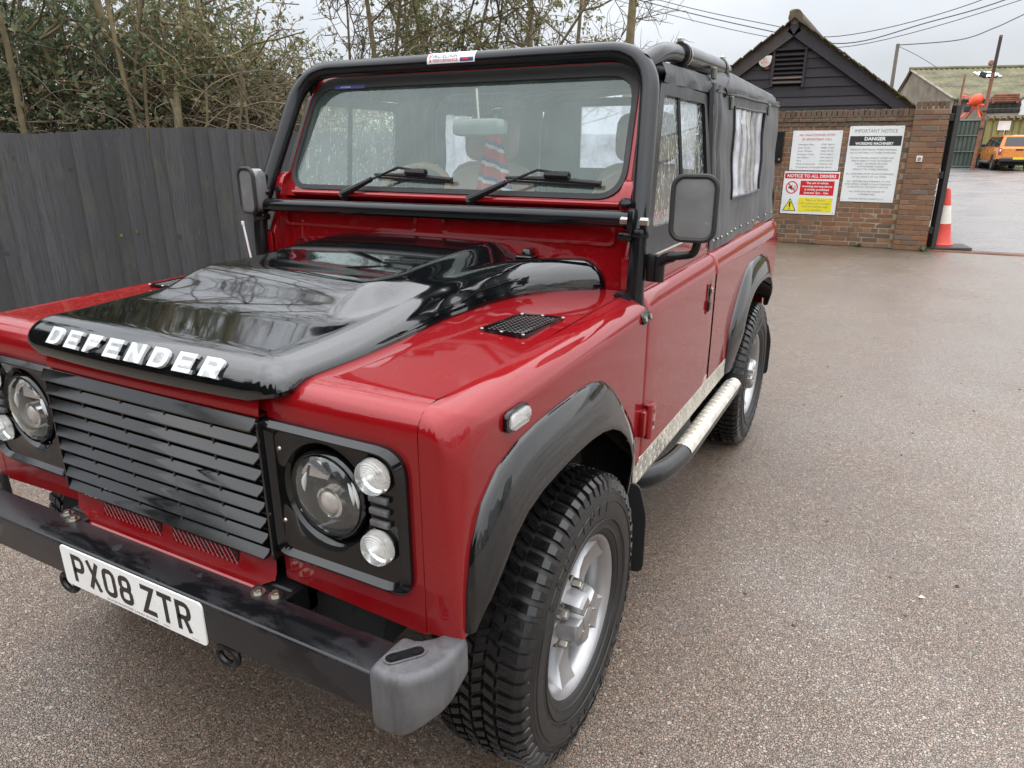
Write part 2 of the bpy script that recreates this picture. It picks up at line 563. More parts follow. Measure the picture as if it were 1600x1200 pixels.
def _chequer():
    t = NT('chequer_plate')
    v = t.coord()
    d = t.noise(v, 12, 6, 0.7)
    t.set(Base_Color=t.ramp(d, [(0.3, (0.45, 0.42, 0.36)), (0.7, (0.72, 0.68, 0.60))]), Metallic=0.7, Roughness=t.rng(d, 0.3, 0.7, 0.3, 0.5))
    return t.m
MAT['chequer'] = _chequer()
MAT['leather'] = plain('tan_leather', (0.62, 0.38, 0.31), 0.5, var=0.1, bump=0.1, bscale=120)
MAT['leather_dark'] = plain('dark_leather', (0.10, 0.05, 0.04), 0.5)
MAT['piping'] = plain('cream_piping', (0.55, 0.5, 0.42), 0.5)
MAT['wood_rim'] = plain('varnished_wood', (0.30, 0.17, 0.08), 0.25, coat=0.6, var=0.3, scale=20)
MAT['dash'] = plain('grey_trim', (0.05, 0.055, 0.055), 0.55)
MAT['lining'] = plain('pale_canvas_lining', (0.16, 0.17, 0.17), 0.9)
MAT['interior'] = plain('interior_lining', (0.10, 0.11, 0.11), 0.8)
MAT['projector'] = plain('projector_glass', (0.42, 0.37, 0.33), 0.08, coat=1.0, var=0.2, scale=40)
MAT['bulb'] = plain('bulb_glass', (0.6, 0.58, 0.55), 0.15, coat=0.6)
MAT['radiator'] = plain('radiator_brass', (0.12, 0.095, 0.05), 0.45, 0.5)
MAT['sleeve'] = plain('grey_tube_sleeve', (0.022, 0.019, 0.020), 0.2, spec=0.5)
MAT['toggle'] = plain('grey_green_buckle', (0.10, 0.11, 0.09), 0.5)
MAT['mirror_shell'] = plain('mirror_shell', (0.15, 0.155, 0.155), 0.22, var=0.15, scale=12, coat=0.3)
def _flag():
    t = NT('flag_cloth')
    v = t.coord()
    sep = t.add('SeparateXYZ'); t.link(v, sep.inputs[0])
    # stripes run down and across the gathered cloth
    d = t.math('ADD', t.math('MULTIPLY', sep.outputs['Z'], 15.0), t.math('MULTIPLY', sep.outputs['X'], 5.0))
    fr = t.math('FRACT', d)
    st = t.ramp(fr, [(0.0, (0.42, 0.015, 0.025)), (0.34, (0.55, 0.53, 0.54)), (0.54, (0.035, 0.035, 0.17)), (0.78, (0.42, 0.015, 0.025))])
    t.n[-1].color_ramp.interpolation = 'CONSTANT' if hasattr(t.n[-1], 'color_ramp') else None
    t.set(Base_Color=st, Roughness=0.8)
    return t.m
MAT['flag'] = _flag()

def _asphalt(name, far=False):
    t = NT(name)
    v = t.coord()
    warp = t.add('TexNoise'); t.link(v, warp.inputs['Vector']); warp.inputs['Scale'].default_value = 70
    vadd = t.add('VectorMath', operation='MULTIPLY_ADD')
    t.link(warp.outputs['Color'], vadd.inputs[0]); vadd.inputs[1].default_value = (0.010, 0.010, 0.010); t.link(v, vadd.inputs[2])
    vo = t.add('TexVoronoi'); t.link(vadd.outputs[0], vo.inputs['Vector']); vo.inputs['Scale'].default_value = 108
    vo2 = t.add('TexVoronoi', feature='DISTANCE_TO_EDGE'); t.link(vadd.outputs[0], vo2.inputs['Vector']); vo2.inputs['Scale'].default_value = 108
    # a second, finer grade of stone between the larger ones
    fo = t.add('TexVoronoi'); t.link(vadd.outputs[0], fo.inputs['Vector']); fo.inputs['Scale'].default_value = 185
    fo2 = t.add('TexVoronoi', feature='DISTANCE_TO_EDGE'); t.link(vadd.outputs[0], fo2.inputs['Vector']); fo2.inputs['Scale'].default_value = 185
    msk = t.rng(t.noise(v, 42, 2), 0.47, 0.53, 0, 1)
    colm = t.mix(msk, vo.outputs['Color'], fo.outputs['Color'])
    sc = t.add('SeparateColor'); t.link(colm, sc.inputs[0])
    edm = t.add('Mix', data_type='FLOAT'); t.link(msk, edm.inputs[0]); t.link(vo2.outputs['Distance'], edm.inputs[2]); t.link(fo2.outputs['Distance'], edm.inputs[3])
    if not far:
        stone = t.ramp(sc.outputs[0], [(0.0, (0.085, 0.060, 0.044)), (0.2, (0.19, 0.120, 0.080)), (0.45, (0.265, 0.165, 0.108)), (0.62, (0.20, 0.160, 0.122)), (0.80, (0.31, 0.215, 0.148)), (0.93, (0.34, 0.285, 0.225))])
    else:
        stone = t.ramp(sc.outputs[0], [(0.0, (0.11, 0.10, 0.095)), (0.3, (0.18, 0.16, 0.15)), (0.6, (0.225, 0.205, 0.195)), (0.9, (0.29, 0.27, 0.26))])
    gap = t.rng(t.math('ADD', edm.outputs[0], t.rng(t.noise(v, 160, 2), 0.3, 0.7, -0.04, 0.07)), 0.0, 0.17, 0, 1)
    c = t.mix(gap, (0.028, 0.022, 0.017), stone)
    big = t.noise(v, 0.55, 5, 0.6)
    med = t.noise(v, 2.3, 5, 0.6)
    c = t.mix(t.rng(big, 0.35, 0.7, 0.0, 0.45), c, t.mix(0.5, c, (0.045, 0.040, 0.037)))
    if far:
        stk = t.noise(t.coord(scale=(0.10, 0.45, 1)), 1.6, 5, 0.6)
        c = t.mix(t.rng(stk, 0.42, 0.62, 0, 0.6), c, (0.12, 0.10, 0.095))
        c = t.mix(t.rng(stk, 0.66, 0.70, 0, 0.35), c, (0.45, 0.45, 0.44))
    else:
        # moss and washed-down dirt along the foot of the brick wall
        sp = t.add('SeparateXYZ'); t.link(v, sp.inputs[0])
        edge = t.math('MULTIPLY', t.rng(sp.outputs['Y'], 9.6, 10.95, 0, 1), t.rng(sp.outputs['Y'], 11.2, 11.3, 1, 0))
        edge = t.math('MULTIPLY', edge, t.rng(sp.outputs['X'], 2.0, 2.6, 1, 0))
        c = t.mix(t.math('MULTIPLY', edge, t.rng(med, 0.3, 0.6, 0.35, 0.9)), c, (0.105, 0.092, 0.052))
    dust = t.rng(med, 0.5, 0.72, 0, 0.22)
    c = t.mix(dust, c, (0.17, 0.15, 0.135))
    wet = t.rng(t.noise(v, 0.8, 6, 0.62), 0.42, 0.62, 0, 1)
    rg = t.math('MULTIPLY_ADD', wet, -0.24)
    rr = t.add('MapRange'); t.link(wet, rr.inputs['Value']); rr.inputs['To Min'].default_value = 0.5; rr.inputs['To Max'].default_value = 0.3
    h = t.math('MULTIPLY', t.math('POWER', gap, 0.6), t.rng(sc.outputs[1], 0, 1, 0.6, 1.0))
    t.set(Base_Color=c, Roughness=rr.outputs[0], Specular_IOR_Level=0.55, Coat_Weight=t.rng(wet, 0.0, 1, 0.45, 1.0), Coat_Roughness=t.rng(wet, 0, 1, 0.30, 0.18),
          Normal=t.bump(h, 0.9 if not far else 0.5, 0.006), Coat_Normal=t.bump(h, 0.35, 0.004))
    return t.m
MAT['asphalt'] = _asphalt('wet_asphalt')
MAT['yard'] = _asphalt('yard_concrete', True)

def _board(name, c0, c1, grain=(14, 14, 0.8), bump=0.5, moss=0.0):
    t = NT(name)
    oi = t.add('ObjectInfo')
    tc = t.add('TexCoord'); ad = t.add('VectorMath', operation='ADD'); t.link(tc.outputs['Object'], ad.inputs[0])
    cmb = t.add('CombineXYZ')
    rr = t.math('MULTIPLY', oi.outputs['Random'], 37.0)
    t.link(rr, cmb.inputs[0]); t.link(rr, cmb.inputs[1]); t.link(rr, cmb.inputs[2]); t.link(cmb.outputs[0], ad.inputs[1])
    mp = t.add('Mapping'); mp.inputs['Scale'].default_value = grain; t.link(ad.outputs[0], mp.inputs[0])
    g = t.noise(mp.outputs[0], 3.0, 8, 0.7, 0.6)
    big = t.noise(ad.outputs[0], 2.5, 4)
    saw = t.add('TexWave', wave_type='BANDS', bands_direction='Z'); t.link(ad.outputs[0], saw.inputs['Vector']); saw.inputs['Scale'].default_value = 55; saw.inputs['Distortion'].default_value = 1.5
    c = t.ramp(g, [(0.25, c0), (0.75, c1)])
    c = t.mix(t.rng(oi.outputs['Random'], 0.4, 1, 0.0, 0.45), c, tuple(x * 1.5 for x in c1))
    c = t.mix(t.rng(t.math('FRACT', t.math('MULTIPLY', oi.outputs['Random'], 17.3)), 0.3, 1, 0.0, 0.6), c, tuple(x * 0.55 for x in c0))
    if moss: c = t.mix(t.rng(big, 0.52, 0.7, 0, moss), c, (0.07, 0.075, 0.035))
    if moss:   # sawn ridges, drips of algae, a knot here and there
        drip = t.noise(mp.outputs[0], 5.5, 6, 0.75)
        c = t.mix(t.rng(drip, 0.48, 0.60, 0, 0.8), c, (0.018, 0.018, 0.019))
        c = t.mix(t.rng(saw.outputs['Fac'], 0.55, 0.95, 0, 0.35), c, (0.12, 0.12, 0.125))
        kn = t.add('TexVoronoi'); t.link(ad.outputs[0], kn.inputs['Vector']); kn.inputs['Scale'].default_value = 2.6
        c = t.mix(t.rng(kn.outputs['Distance'], 0.05, 0.09, 0.75, 0), c, (0.012, 0.012, 0.012))
    scuff = t.noise(mp.outputs[0], 12, 3, 0.6)
    c = t.mix(t.rng(scuff, 0.66, 0.72, 0, 0.5), c, (0.16, 0.155, 0.15))
    h = t.math('ADD', g, t.math('MULTIPLY', saw.outputs['Fac'], 0.25))
    t.set(Base_Color=c, Roughness=t.rng(g, 0.3, 0.7, 0.55, 0.8), Normal=t.bump(h, bump, 0.004))
    return t.m
MAT['fence_board'] = _board('black_stained_board', (0.018, 0.018, 0.020), (0.060, 0.059, 0.063), bump=1.0, moss=0.4)
MAT['barn_board'] = _board('black_weatherboard', (0.012, 0.010, 0.012), (0.032, 0.027, 0.032), grain=(0.8, 14, 14))
MAT['verge_board'] = _board('old_verge_board', (0.05, 0.042, 0.038), (0.16, 0.13, 0.11), grain=(2, 10, 2))
def _brick():
    t = NT('stock_brick')
    oi = t.add('ObjectInfo')
    v = t.coord()
    base_ = t.ramp(oi.outputs['Random'], [(0.0, (0.090, 0.060, 0.050)), (0.18, (0.18, 0.080, 0.042)), (0.4, (0.25, 0.105, 0.048)), (0.6, (0.20, 0.088, 0.044)), (0.75, (0.125, 0.072, 0.052)), (0.88, (0.29, 0.14, 0.066)), (0.97, (0.14, 0.11, 0.095))])
    n = t.noise(v, 40, 5, 0.7); n2 = t.noise(v, 7, 4)
    base_ = t.mix(0.28, base_, (0.17, 0.105, 0.062))
    c = t.mix(t.rng(n, 0.35, 0.7, 0, 0.4), base_, t.mix(0.5, base_, (0.06, 0.045, 0.038)))
    c = t.mix(t.rng(n2, 0.56, 0.72, 0, 0.3), c, (0.11, 0.10, 0.06))
    t.set(Base_Color=c, Roughness=0.85, Normal=t.bump(n, 0.6, 0.004))
    return t.m
MAT['brick'] = _brick()
def _coping():
    t = NT('weathered_coping_brick')
    oi = t.add('ObjectInfo'); v = t.coord()
    base_ = t.ramp(oi.outputs['Random'], [(0.0, (0.085, 0.055, 0.042)), (0.5, (0.13, 0.075, 0.050)), (1.0, (0.10, 0.085, 0.06))])
    n = t.noise(v, 9, 5, 0.7)
    c = t.mix(t.rng(n, 0.55, 0.7, 0, 0.55), base_, (0.20, 0.19, 0.08))
    t.set(Base_Color=c, Roughness=0.9, Normal=t.bump(t.noise(v, 50, 4), 0.6, 0.004))
    return t.m
MAT['coping'] = _coping()
MAT['mortar'] = plain('mortar', (0.27, 0.235, 0.17), 0.95, var=0.25, scale=5, bump=0.3)
MAT['tile'] = plain('mossy_clay_tile', (0.10, 0.075, 0.05), 0.9, var=0.5, scale=6, bump=0.4)
MAT['moss'] = plain('moss', (0.12, 0.105, 0.02), 0.95, var=0.5, scale=14, bump=0.8)
MAT['gate_black'] = plain('gate_black', (0.016, 0.015, 0.016), 0.5)
MAT['cone_red'] = plain('cone_red', (0.55, 0.040, 0.022), 0.5, var=0.15, scale=10)
MAT['cone_white'] = plain('cone_white_sleeve', (0.62, 0.58, 0.52), 0.4, var=0.12, scale=10)
MAT['cone_base'] = plain('cone_base', (0.06, 0.058, 0.055), 0.7)
MAT['old_roof'] = plain('mossy_corrugated_roof', (0.125, 0.115, 0.065), 0.9, var=0.45, scale=0.9, bump=0.3, bscale=8)
MAT['old_clad'] = plain('grey_cladding', (0.24, 0.21, 0.17), 0.85, var=0.3, scale=1.2)
MAT['rooflight'] = plain('rooflight', (0.75, 0.78, 0.80), 0.4, var=0.05)
MAT['green_metal'] = plain('dark_green_metal', (0.055, 0.075, 0.062), 0.55, var=0.25, scale=2)
MAT['olive_metal'] = plain('olive_metal', (0.20, 0.20, 0.075), 0.55, var=0.2, scale=1.5)
MAT['orange_paint'] = plain('orange_car_paint', (0.64, 0.215, 0.025), 0.3, 0.15, var=0.06, coat=1.0)
MAT['mixer_orange'] = plain('mixer_orange', (0.72, 0.085, 0.03), 0.55, var=0.15, scale=3)
MAT['rust'] = plain('rusty_steel', (0.20, 0.085, 0.05), 0.8, var=0.4, scale=5)
MAT['wood_pole'] = plain('weathered_pole', (0.14, 0.12, 0.10), 0.85)
MAT['car_glass'] = plain('dark_car_glass', (0.012, 0.015, 0.018), 0.05, coat=1.0)
MAT['tail_red'] = plain('tail_lamp_red', (0.35, 0.012, 0.015), 0.15, coat=1.0)
MAT['plate_yellow'] = plain('plate_yellow', (0.70, 0.52, 0.03), 0.35)
MAT['cable'] = plain('cable', (0.05, 0.05, 0.055), 0.6)
MAT['pallet'] = plain('stained_pallet_wood', (0.25, 0.20, 0.14), 0.85)

def _leaf(name, cols, rough=0.42):
    t = NT(name)
    ge = t.add('NewGeometry')
    c = t.ramp(ge.outputs['Random Per Island'], cols)
    tl = t.add('BsdfTranslucent'); t.link(c, tl.inputs[0])
    t.set(Base_Color=c, Roughness=rough)
    mx = t.add('MixShader'); mx.inputs[0].default_value = 0.42
    t.link(t.p.outputs[0], mx.inputs[1]); t.link(tl.outputs[0], mx.inputs[2]); t.link(mx.outputs[0], t.out.inputs['Surface'])
    return t.m
MAT['ivy'] = _leaf('ivy_leaf', [(0.0, (0.055, 0.100, 0.050)), (0.35, (0.10, 0.155, 0.075)), (0.65, (0.16, 0.195, 0.09)), (0.85, (0.24, 0.235, 0.125)), (1.0, (0.29, 0.22, 0.135))])
MAT['olive_leaf'] = _leaf('olive_leaf', [(0.0, (0.09, 0.115, 0.045)), (0.4, (0.17, 0.178, 0.070)), (0.75, (0.26, 0.23, 0.10)), (1.0, (0.27, 0.19, 0.11))], 0.6)
MAT['brown_leaf'] = _leaf('brown_leaf', [(0.0, (0.10, 0.075, 0.045)), (0.5, (0.19, 0.14, 0.08)), (0.8, (0.15, 0.15, 0.06)), (1.0, (0.26, 0.19, 0.12))], 0.7)
MAT['wood_leaf'] = _leaf('dark_wood_leaf', [(0.0, (0.022, 0.036, 0.020)), (0.6, (0.045, 0.055, 0.028)), (1.0, (0.075, 0.065, 0.038))], 0.7)
MAT['bark'] = plain('mossy_bark', (0.12, 0.095, 0.05), 0.9, var=0.4, scale=12, bump=0.6)
MAT['bark_pale'] = plain('pale_bark', (0.16, 0.125, 0.065), 0.9, var=0.35, scale=10, bump=0.5)
MAT['twig'] = plain('brown_twig', (0.125, 0.095, 0.066), 0.85, var=0.35, scale=4)

MAT['grit'] = plain('dark_grit', (0.05, 0.04, 0.032), 0.7, var=0.5, scale=3)
MAT['brake'] = plain('brake_iron', (0.035, 0.03, 0.028), 0.6, 0.3)
# =================================================================== THE CAR
car = thing('off_road_car', 'red off-road car with black bonnet, black canvas top and tube cage, filling the foreground', 'car')
WB = 0.8335          # half width of the body sides
def part(name, bm, mat, parent=None, **k): return obj(name, bm, mat, parent or car, **k)
def pair(name, bm, mat, parent=None, **k):
    b2 = mirror_bm(bm)
    return part(name, bm, mat, parent, **k), part(name, b2, mat, parent, **k)

# ---------------------------------------------------------------- bonnet
WE = [(-.56, .452), (-.50, .450), (-.30, .456), (-.13, .450), (.07, .437), (.28, .452), (.40, .480), (.48, .520), (.55, .590), (.60, .665), (.66, .735)]
def we(y):
    return sum(lerp_tab(WE, y + d) for d in (-.04, -.02, 0, .02, .04)) / 5
YF, YR = -0.560, 0.628
def zdeck(x, y):
    ax = abs(x)
    ridge = 1.172 + 0.068 * smoothstep(-0.5, 0.62, y) * 1.0
    xr = we(y) - 0.085
    z = ridge
    # shallow valley between the ridge and the central bulge
    bw = 0.345
    val = smoothstep(-0.16, 0.12, y)
    inval = smoothstep(xr + 0.01, xr - 0.035, ax)
    z -= 0.020 * val * inval
    # central power bulge
    fb = smoothstep(-0.30, -0.06, y)
    side = smoothstep(bw + 0.03, bw - 0.045, ax)
    z += (0.052 * fb) * side * (1 - 0.35 * smoothstep(0.52, 0.63, y))
    z += 0.010 * (1 - (ax / 0.5) ** 2)
    return z
def zedge(y, fr):
    return (1.128 + 0.020 * smoothstep(0.1, 0.62, y)) * (1 - fr) + 1.102 * fr
bm = B()
NX, NE, NY = 44, 12, 60
RX, RY, RB = 0.085, 0.075, 0.03
us = [(-1, math.sin(PI / 2 * (1 - k / NE))) for k in range(NE)] + [(0, k / NX) for k in range(NX + 1)] + [(1, math.sin(PI / 2 * (k + 1) / NE)) for k in range(NE)]
vs2 = [(-1, math.sin(PI / 2 * (1 - k / NE))) for k in range(NE)] + [(0, k / NY) for k in range(NY + 1)] + [(1, math.sin(PI / 2 * (k + 1) / 5)) for k in range(5)]
rows = []
for vk, vv in vs2:
    row = []
    for uk, uu in us:
        a = uu if uk else 0.0
        b = vv if vk else 0.0
        q = (a ** 3.0 + b ** 3.0) ** (1 / 3.0)
        if q > 1: a, b = a / q, b / q; q = 1.0
        if vk == -1: y = YF + RY * (1 - b)
        elif vk == 1: y = YR - RB * (1 - b)
        else: y = YF + RY + vv * (YR - RB - YF - RY)
        w = we(y)
        # front edge bows slightly forward in the middle
        if uk == 0: x = -(w - RX) + 2 * (w - RX) * uu
        else: x = uk * (w - RX * (1 - a))
        bow = 0.022 * (1 - (x / 0.45) ** 2) * smoothstep(-0.2, -0.5, y)
        zd = zdeck(x, y)
        fr = b if vk == -1 else 0.0
        tot = a + b
        ze = zedge(y, fr / tot if tot > 1e-6 else 0)
        if vk == 1: ze = zd - 0.035 if a < .3 else max(ze, zd - 0.035 - 0.07 * a)
        z = ze + (zd - ze) * math.sqrt(max(0.0, 1 - q * q))
        row.append((x, y - bow, z))
    rows.append(row)
V = grid(bm, rows)
bmesh.ops.remove_doubles(bm, verts=bm.verts, dist=0.0002)
# turn the rim under
bed = [e for e in bm.edges if e.is_boundary]
r = bmesh.ops.extrude_edge_only(bm, edges=bed)
nv = [g for g in r['geom'] if isinstance(g, bmesh.types.BMVert)]
for v_ in nv:
    v_.co.z -= 0.010
    v_.co.x *= 0.992; v_.co.y = v_.co.y * 0.992 + 0.0002
bed = [e for e in bm.edges if e.is_boundary]
r = bmesh.ops.extrude_edge_only(bm, edges=bed)
for v_ in [g for g in r['geom'] if isinstance(g, bmesh.types.BMVert)]:
    v_.co.x *= 0.95; v_.co.y *= 0.96; v_.co.z += 0.006
bonnet = part('bonnet', bm, MAT['black_gloss'], smooth=50)

# bonnet letters: heavy block capitals cut as polygons on a 5 x 7 module
def strokes_poly(kind):
    W, H, T = 1.0, 1.0, 0.235
    if kind == 'E': return [[(0, 0), (W, 0), (W, .20), (T, .20), (T, .40), (.86, .40), (.86, .60), (T, .60), (T, .80), (W, .80), (W, 1), (0, 1)]]
    if kind == 'F': return [[(0, 0), (T, 0), (T, .38), (.86, .38), (.86, .58), (T, .58), (T, .80), (W, .80), (W, 1), (0, 1)]]
    if kind == 'N': return [[(0, 0), (T, 0), (T, .60), (.74, 0), (W, 0), (W, 1), (.75, 1), (.75, .40), (.26, 1), (0, 1)]]
    if kind == 'D': return [[(0, 0), (.66, 0), (.9, .12), (W, .34), (W, .66), (.9, .88), (.66, 1), (0, 1), (0, .5), (T, .5), (T, .80), (.62, .80), (.74, .66), (.74, .34), (.62, .20), (T, .20), (T, .499), (0, .499)]]
    if kind == 'R': return [[(0, 0), (T, 0), (T, .34), (.42, .34), (.70, 0), (W, 0), (.74, .36), (.92, .45), (W, .62), (W, .78), (.92, .93), (.74, 1), (0, 1), (0, .66), (T, .66), (T, .80), (.64, .80), (.74, .72), (.74, .62), (.64, .54), (T, .54), (T, .655), (0, .655)]]
def front_pt(x, h):
    """point on the bonnet nose at height fraction h of the letter band"""
    w = we(-0.5)
    ang = R(19 + 33 * h)
    b = math.cos(ang)
    y = YF + RY * (1 - b)
    bow = 0.022 * (1 - (x / 0.45) ** 2) * smoothstep(-0.2, -0.5, y)
    zd = zdeck(x, y); ze = zedge(y, 1)
    return Vector((x, y - bow, ze + (zd - ze) * math.sin(ang)))
word = 'DEFENDER'
lx0, lw, lp = -0.302, 0.052, 0.0775
for i, ch in enumerate(word):
    x0 = lx0 + lp * i
    bm = B()
    o_ = front_pt(x0 + lw / 2, 0); t_ = front_pt(x0 + lw / 2, 1)
    u_ = (front_pt(x0 + lw, 0.5) - front_pt(x0, 0.5)).normalized(); v_ = (t_ - o_); hh = v_.length; v_ = v_ / hh
    n_ = u_.cross(v_).normalized()
    for poly in strokes_poly(ch):
        q = [o_ + u_ * (lw * (p[0] - 0.5) + 0.008 * p[1]) + v_ * (hh * p[1]) for p in poly]
        fr_ = [bm.verts.new(p + n_ * 0.0092) for p in q]; bk_ = [bm.verts.new(p - n_ * 0.003) for p in q]
        f = bm.faces.new(fr_)
        n = len(fr_)
        for k in range(n): bm.faces.new((fr_[k], bk_[k], bk_[(k + 1) % n], fr_[(k + 1) % n]))
        bmesh.ops.triangulate(bm, faces=[f], ngon_method='EAR_CLIP')
    part('letter', bm, MAT['silver_letter'], bonnet, smooth=20)
# washer jets on the bonnet's rear
for sx in (1, -1):
    bm = B()
    cx, cy, cz = 0.405 * sx, 0.600, zdeck(0.405, 0.55) + 0.006
    box(bm, (cx, cy, cz + 0.012), (0.042, 0.04, 0.03), bev=0.008, seg=2, taper=(.6, .6))
    box(bm, (cx, cy - 0.005, cz), (0.06, 0.055, 0.008), bev=0.003)
    box(bm, (cx - 0.008, cy - 0.022, cz + 0.012), (0.008, 0.012, 0.010), bev=0.002)
    part('washer_jet', bm, MAT['gloss_plastic'])

# ---------------------------------------------------------------- front wings
def wing_outer():
    bm = B()
    RR = WB - 0.757
    # seam path (x=.757) and side path (x=WB) in (y, z), same point count
    n1, n2, n3 = 10, 12, 24
    seam, side = [], []
    for k in range(n1):
        t = k / n1
        seam.append((-0.528, 0.650 + (1.075 - 0.650) * t)); side.append((-0.514 + 0.042 * t ** 2.5, 0.650 + (0.93 - 0.650) * t))
    for k in range(n2):
        a = PI / 2 * k / n2
        seam.append((-0.528 + 0.045 * (1 - math.cos(a)), 1.075 + 0.052 * math.sin(a)))
        side.append((-0.472 + 0.125 * (1 - math.cos(a)), 0.93 + 0.127 * math.sin(a)))
    for k in range(n3 + 1):
        t = k / n3
        seam.append((-0.483 + (0.572 + 0.483) * t, 1.127 + 0.013 * t)); side.append((-0.347 + (0.572 + 0.347) * t, 1.057 + 0.010 * t))
    rows = []
    for (sy, sz), (ty, tz) in zip(seam, side):
        row = []
        for k in range(13):
            a = PI / 2 * k / 12
            f = 1 - math.cos(a)
            row.append((0.757 + RR * math.sin(a), sy + (ty - sy) * f, sz + (tz - sz) * f))
        rows.append(row)
    grid(bm, rows)
    # flat side with the wheel opening
    arch = [(-0.480, 0.650), (-.46, .74), (-.40, .87), (-.31, .94), (-.19, .965), (-.02, .97), (.15, .955), (.26, .90), (.35, .80), (.42, .68), (.455, .585)]
    out = [(y, z) for y, z in side] + [(0.572, 0.585)] + list(reversed(arch))
    vs_ = [bm.verts.new((WB, y, z)) for y, z in out]
    f = bm.faces.new(vs_)
    bmesh.ops.triangulate(bm, faces=[f], ngon_method='EAR_CLIP')
    bmesh.ops.remove_doubles(bm, verts=bm.verts, dist=0.0004)
    # return flanges at the seam and door edge
    for pth, dx in ((seam, -0.012),):
        grid(bm, [[(0.757, y, z) for y, z in pth], [(0.7555, y + (0.006 if z < 1.1 else 0), z - 0.006) for y, z in pth]])
    grid(bm, [[(WB, 0.572, z) for z in (0.585, 1.067)], [(WB - 0.03, 0.573, z) for z in (0.585, 1.067)]])
    return bm
pair('wing_panel', wing_outer(), MAT['red'], smooth=40)
# wing top: flat sheet, drops at the front, cut for the vent
def wing_top():
    bm = B()
    rows = []
    ys = [(-0.5275, 1.060), (-0.526, 1.085), (-0.519, 1.103), (-0.505, 1.118), (-0.485, 1.1255), (-0.46, 1.129)] + [(-0.44 + 1.05 * k / 24, 1.1295 + 0.011 * k / 24) for k in range(25)]
    for y, z in ys:
        row = []
        for k in range(9):
            x = 0.33 + (0.7545 - 0.33) * k / 8
            cre = 0.006 * smoothstep(0.60, 0.70, x) * smoothstep(-0.48, -0.40, y) * smoothstep(0.10, 0.0, y)
            row.append((x, y, z - 0.0 - cre * 0.6))
        rows.append(row)
    grid(bm, rows)
    return bm
pair('wing_top', wing_top(), MAT['red'], smooth=40)
# dark body under wing tops and bonnet
bm = B(); box(bm, (0, 0.07, 0.86), (1.42, 1.04, 0.44)); part('engine_bay', bm, MAT['dark'])
# vents in the wing tops
def vent():
    bm = B()
    c = [(0.572, -0.005), (0.708, -0.012), (0.722, 0.212), (0.590, 0.200)]
    zt = 1.1315
    outer = rpoly(c, 0.025, 4)
    ctr = (sum(p[0] for p in c) / 4, sum(p[1] for p in c) / 4)
    inner = [(ctr[0] + (p[0] - ctr[0]) * .84, ctr[1] + (p[1] - ctr[1]) * .89) for p in outer]
    frame_ring(bm, outer, inner, (0, 0, 0.009), (0, 0, zt), (1, 0, 0), (0, 1, 0))
    return bm, inner, zt
for sx in (1, -1):
    bm, inner, zt = vent()
    if sx < 0: bm = mirror_bm(bm)
    vf = part('wing_vent', bm, MAT['gloss_plastic'])
    bm = B()
    prism(bm, [(p[0] * sx, p[1]) for p in inner], (0, 0, 0.002), (0, 0, zt - 0.0005), (1, 0, 0), (0, 1, 0))
    part('vent_backing', bm, MAT['dark'], vf)
    bm = B()
    for k in range(14):
        y = 0.005 + 0.0145 * k
        tube(bm, [(0.582 * sx + 0.009 * sx * k / 13, y, zt + 0.005), (0.704 * sx + 0.010 * sx * k / 13, y - 0.002, zt + 0.005)], 0.0022, 5)
    for k in range(9):
        x = 0.586 + 0.0145 * k
        tube(bm, [(x * sx, 0.0, zt + 0.0065), ((x + 0.012) * sx, 0.200, zt + 0.0065)], 0.0022, 5)
    part('vent_mesh', bm, MAT['gloss_plastic'], vf)['kind'] = 'stuff'
    bm = B()
    for (x, y) in ((.58, .003), (.64, -.003), (.702, -.005), (.715, .203), (.655, .20), (.597, .192)):
        lathe(bm, [(0.0, .003), (.004, .002), (.005, 0)], (x * sx, y, zt + .009), (0, 0, 1), 8)
    part('vent_screw', bm, MAT['steel'], vf)

# front panels round the lamps
def front_panel():
    bm = B()
    poly = [(0.372, 0.655), (0.7545, 0.640), (0.7545, 1.062), (0.372, 1.062)]
    N = 96
    lp = [[] for _ in range(4)]
    angs = sorted([2 * PI * k / N for k in range(N)] + [math.atan2(p[1] - LZ, p[0] - LX) % (2 * PI) for p in poly])
    for a in angs:
        d = Vector((math.cos(a), math.sin(a))); ro = ray_poly(poly, (LX, LZ), a)
        for L, (rad, yy) in zip(lp, ((ro, -0.5155), (ro, -0.5255), (ro - 0.002, -0.5275), (0.1195, -0.5275))):
            L.append((LX + d.x * rad, yy, LZ + d.y * rad))
    grid(bm, lp, True)
    return bm

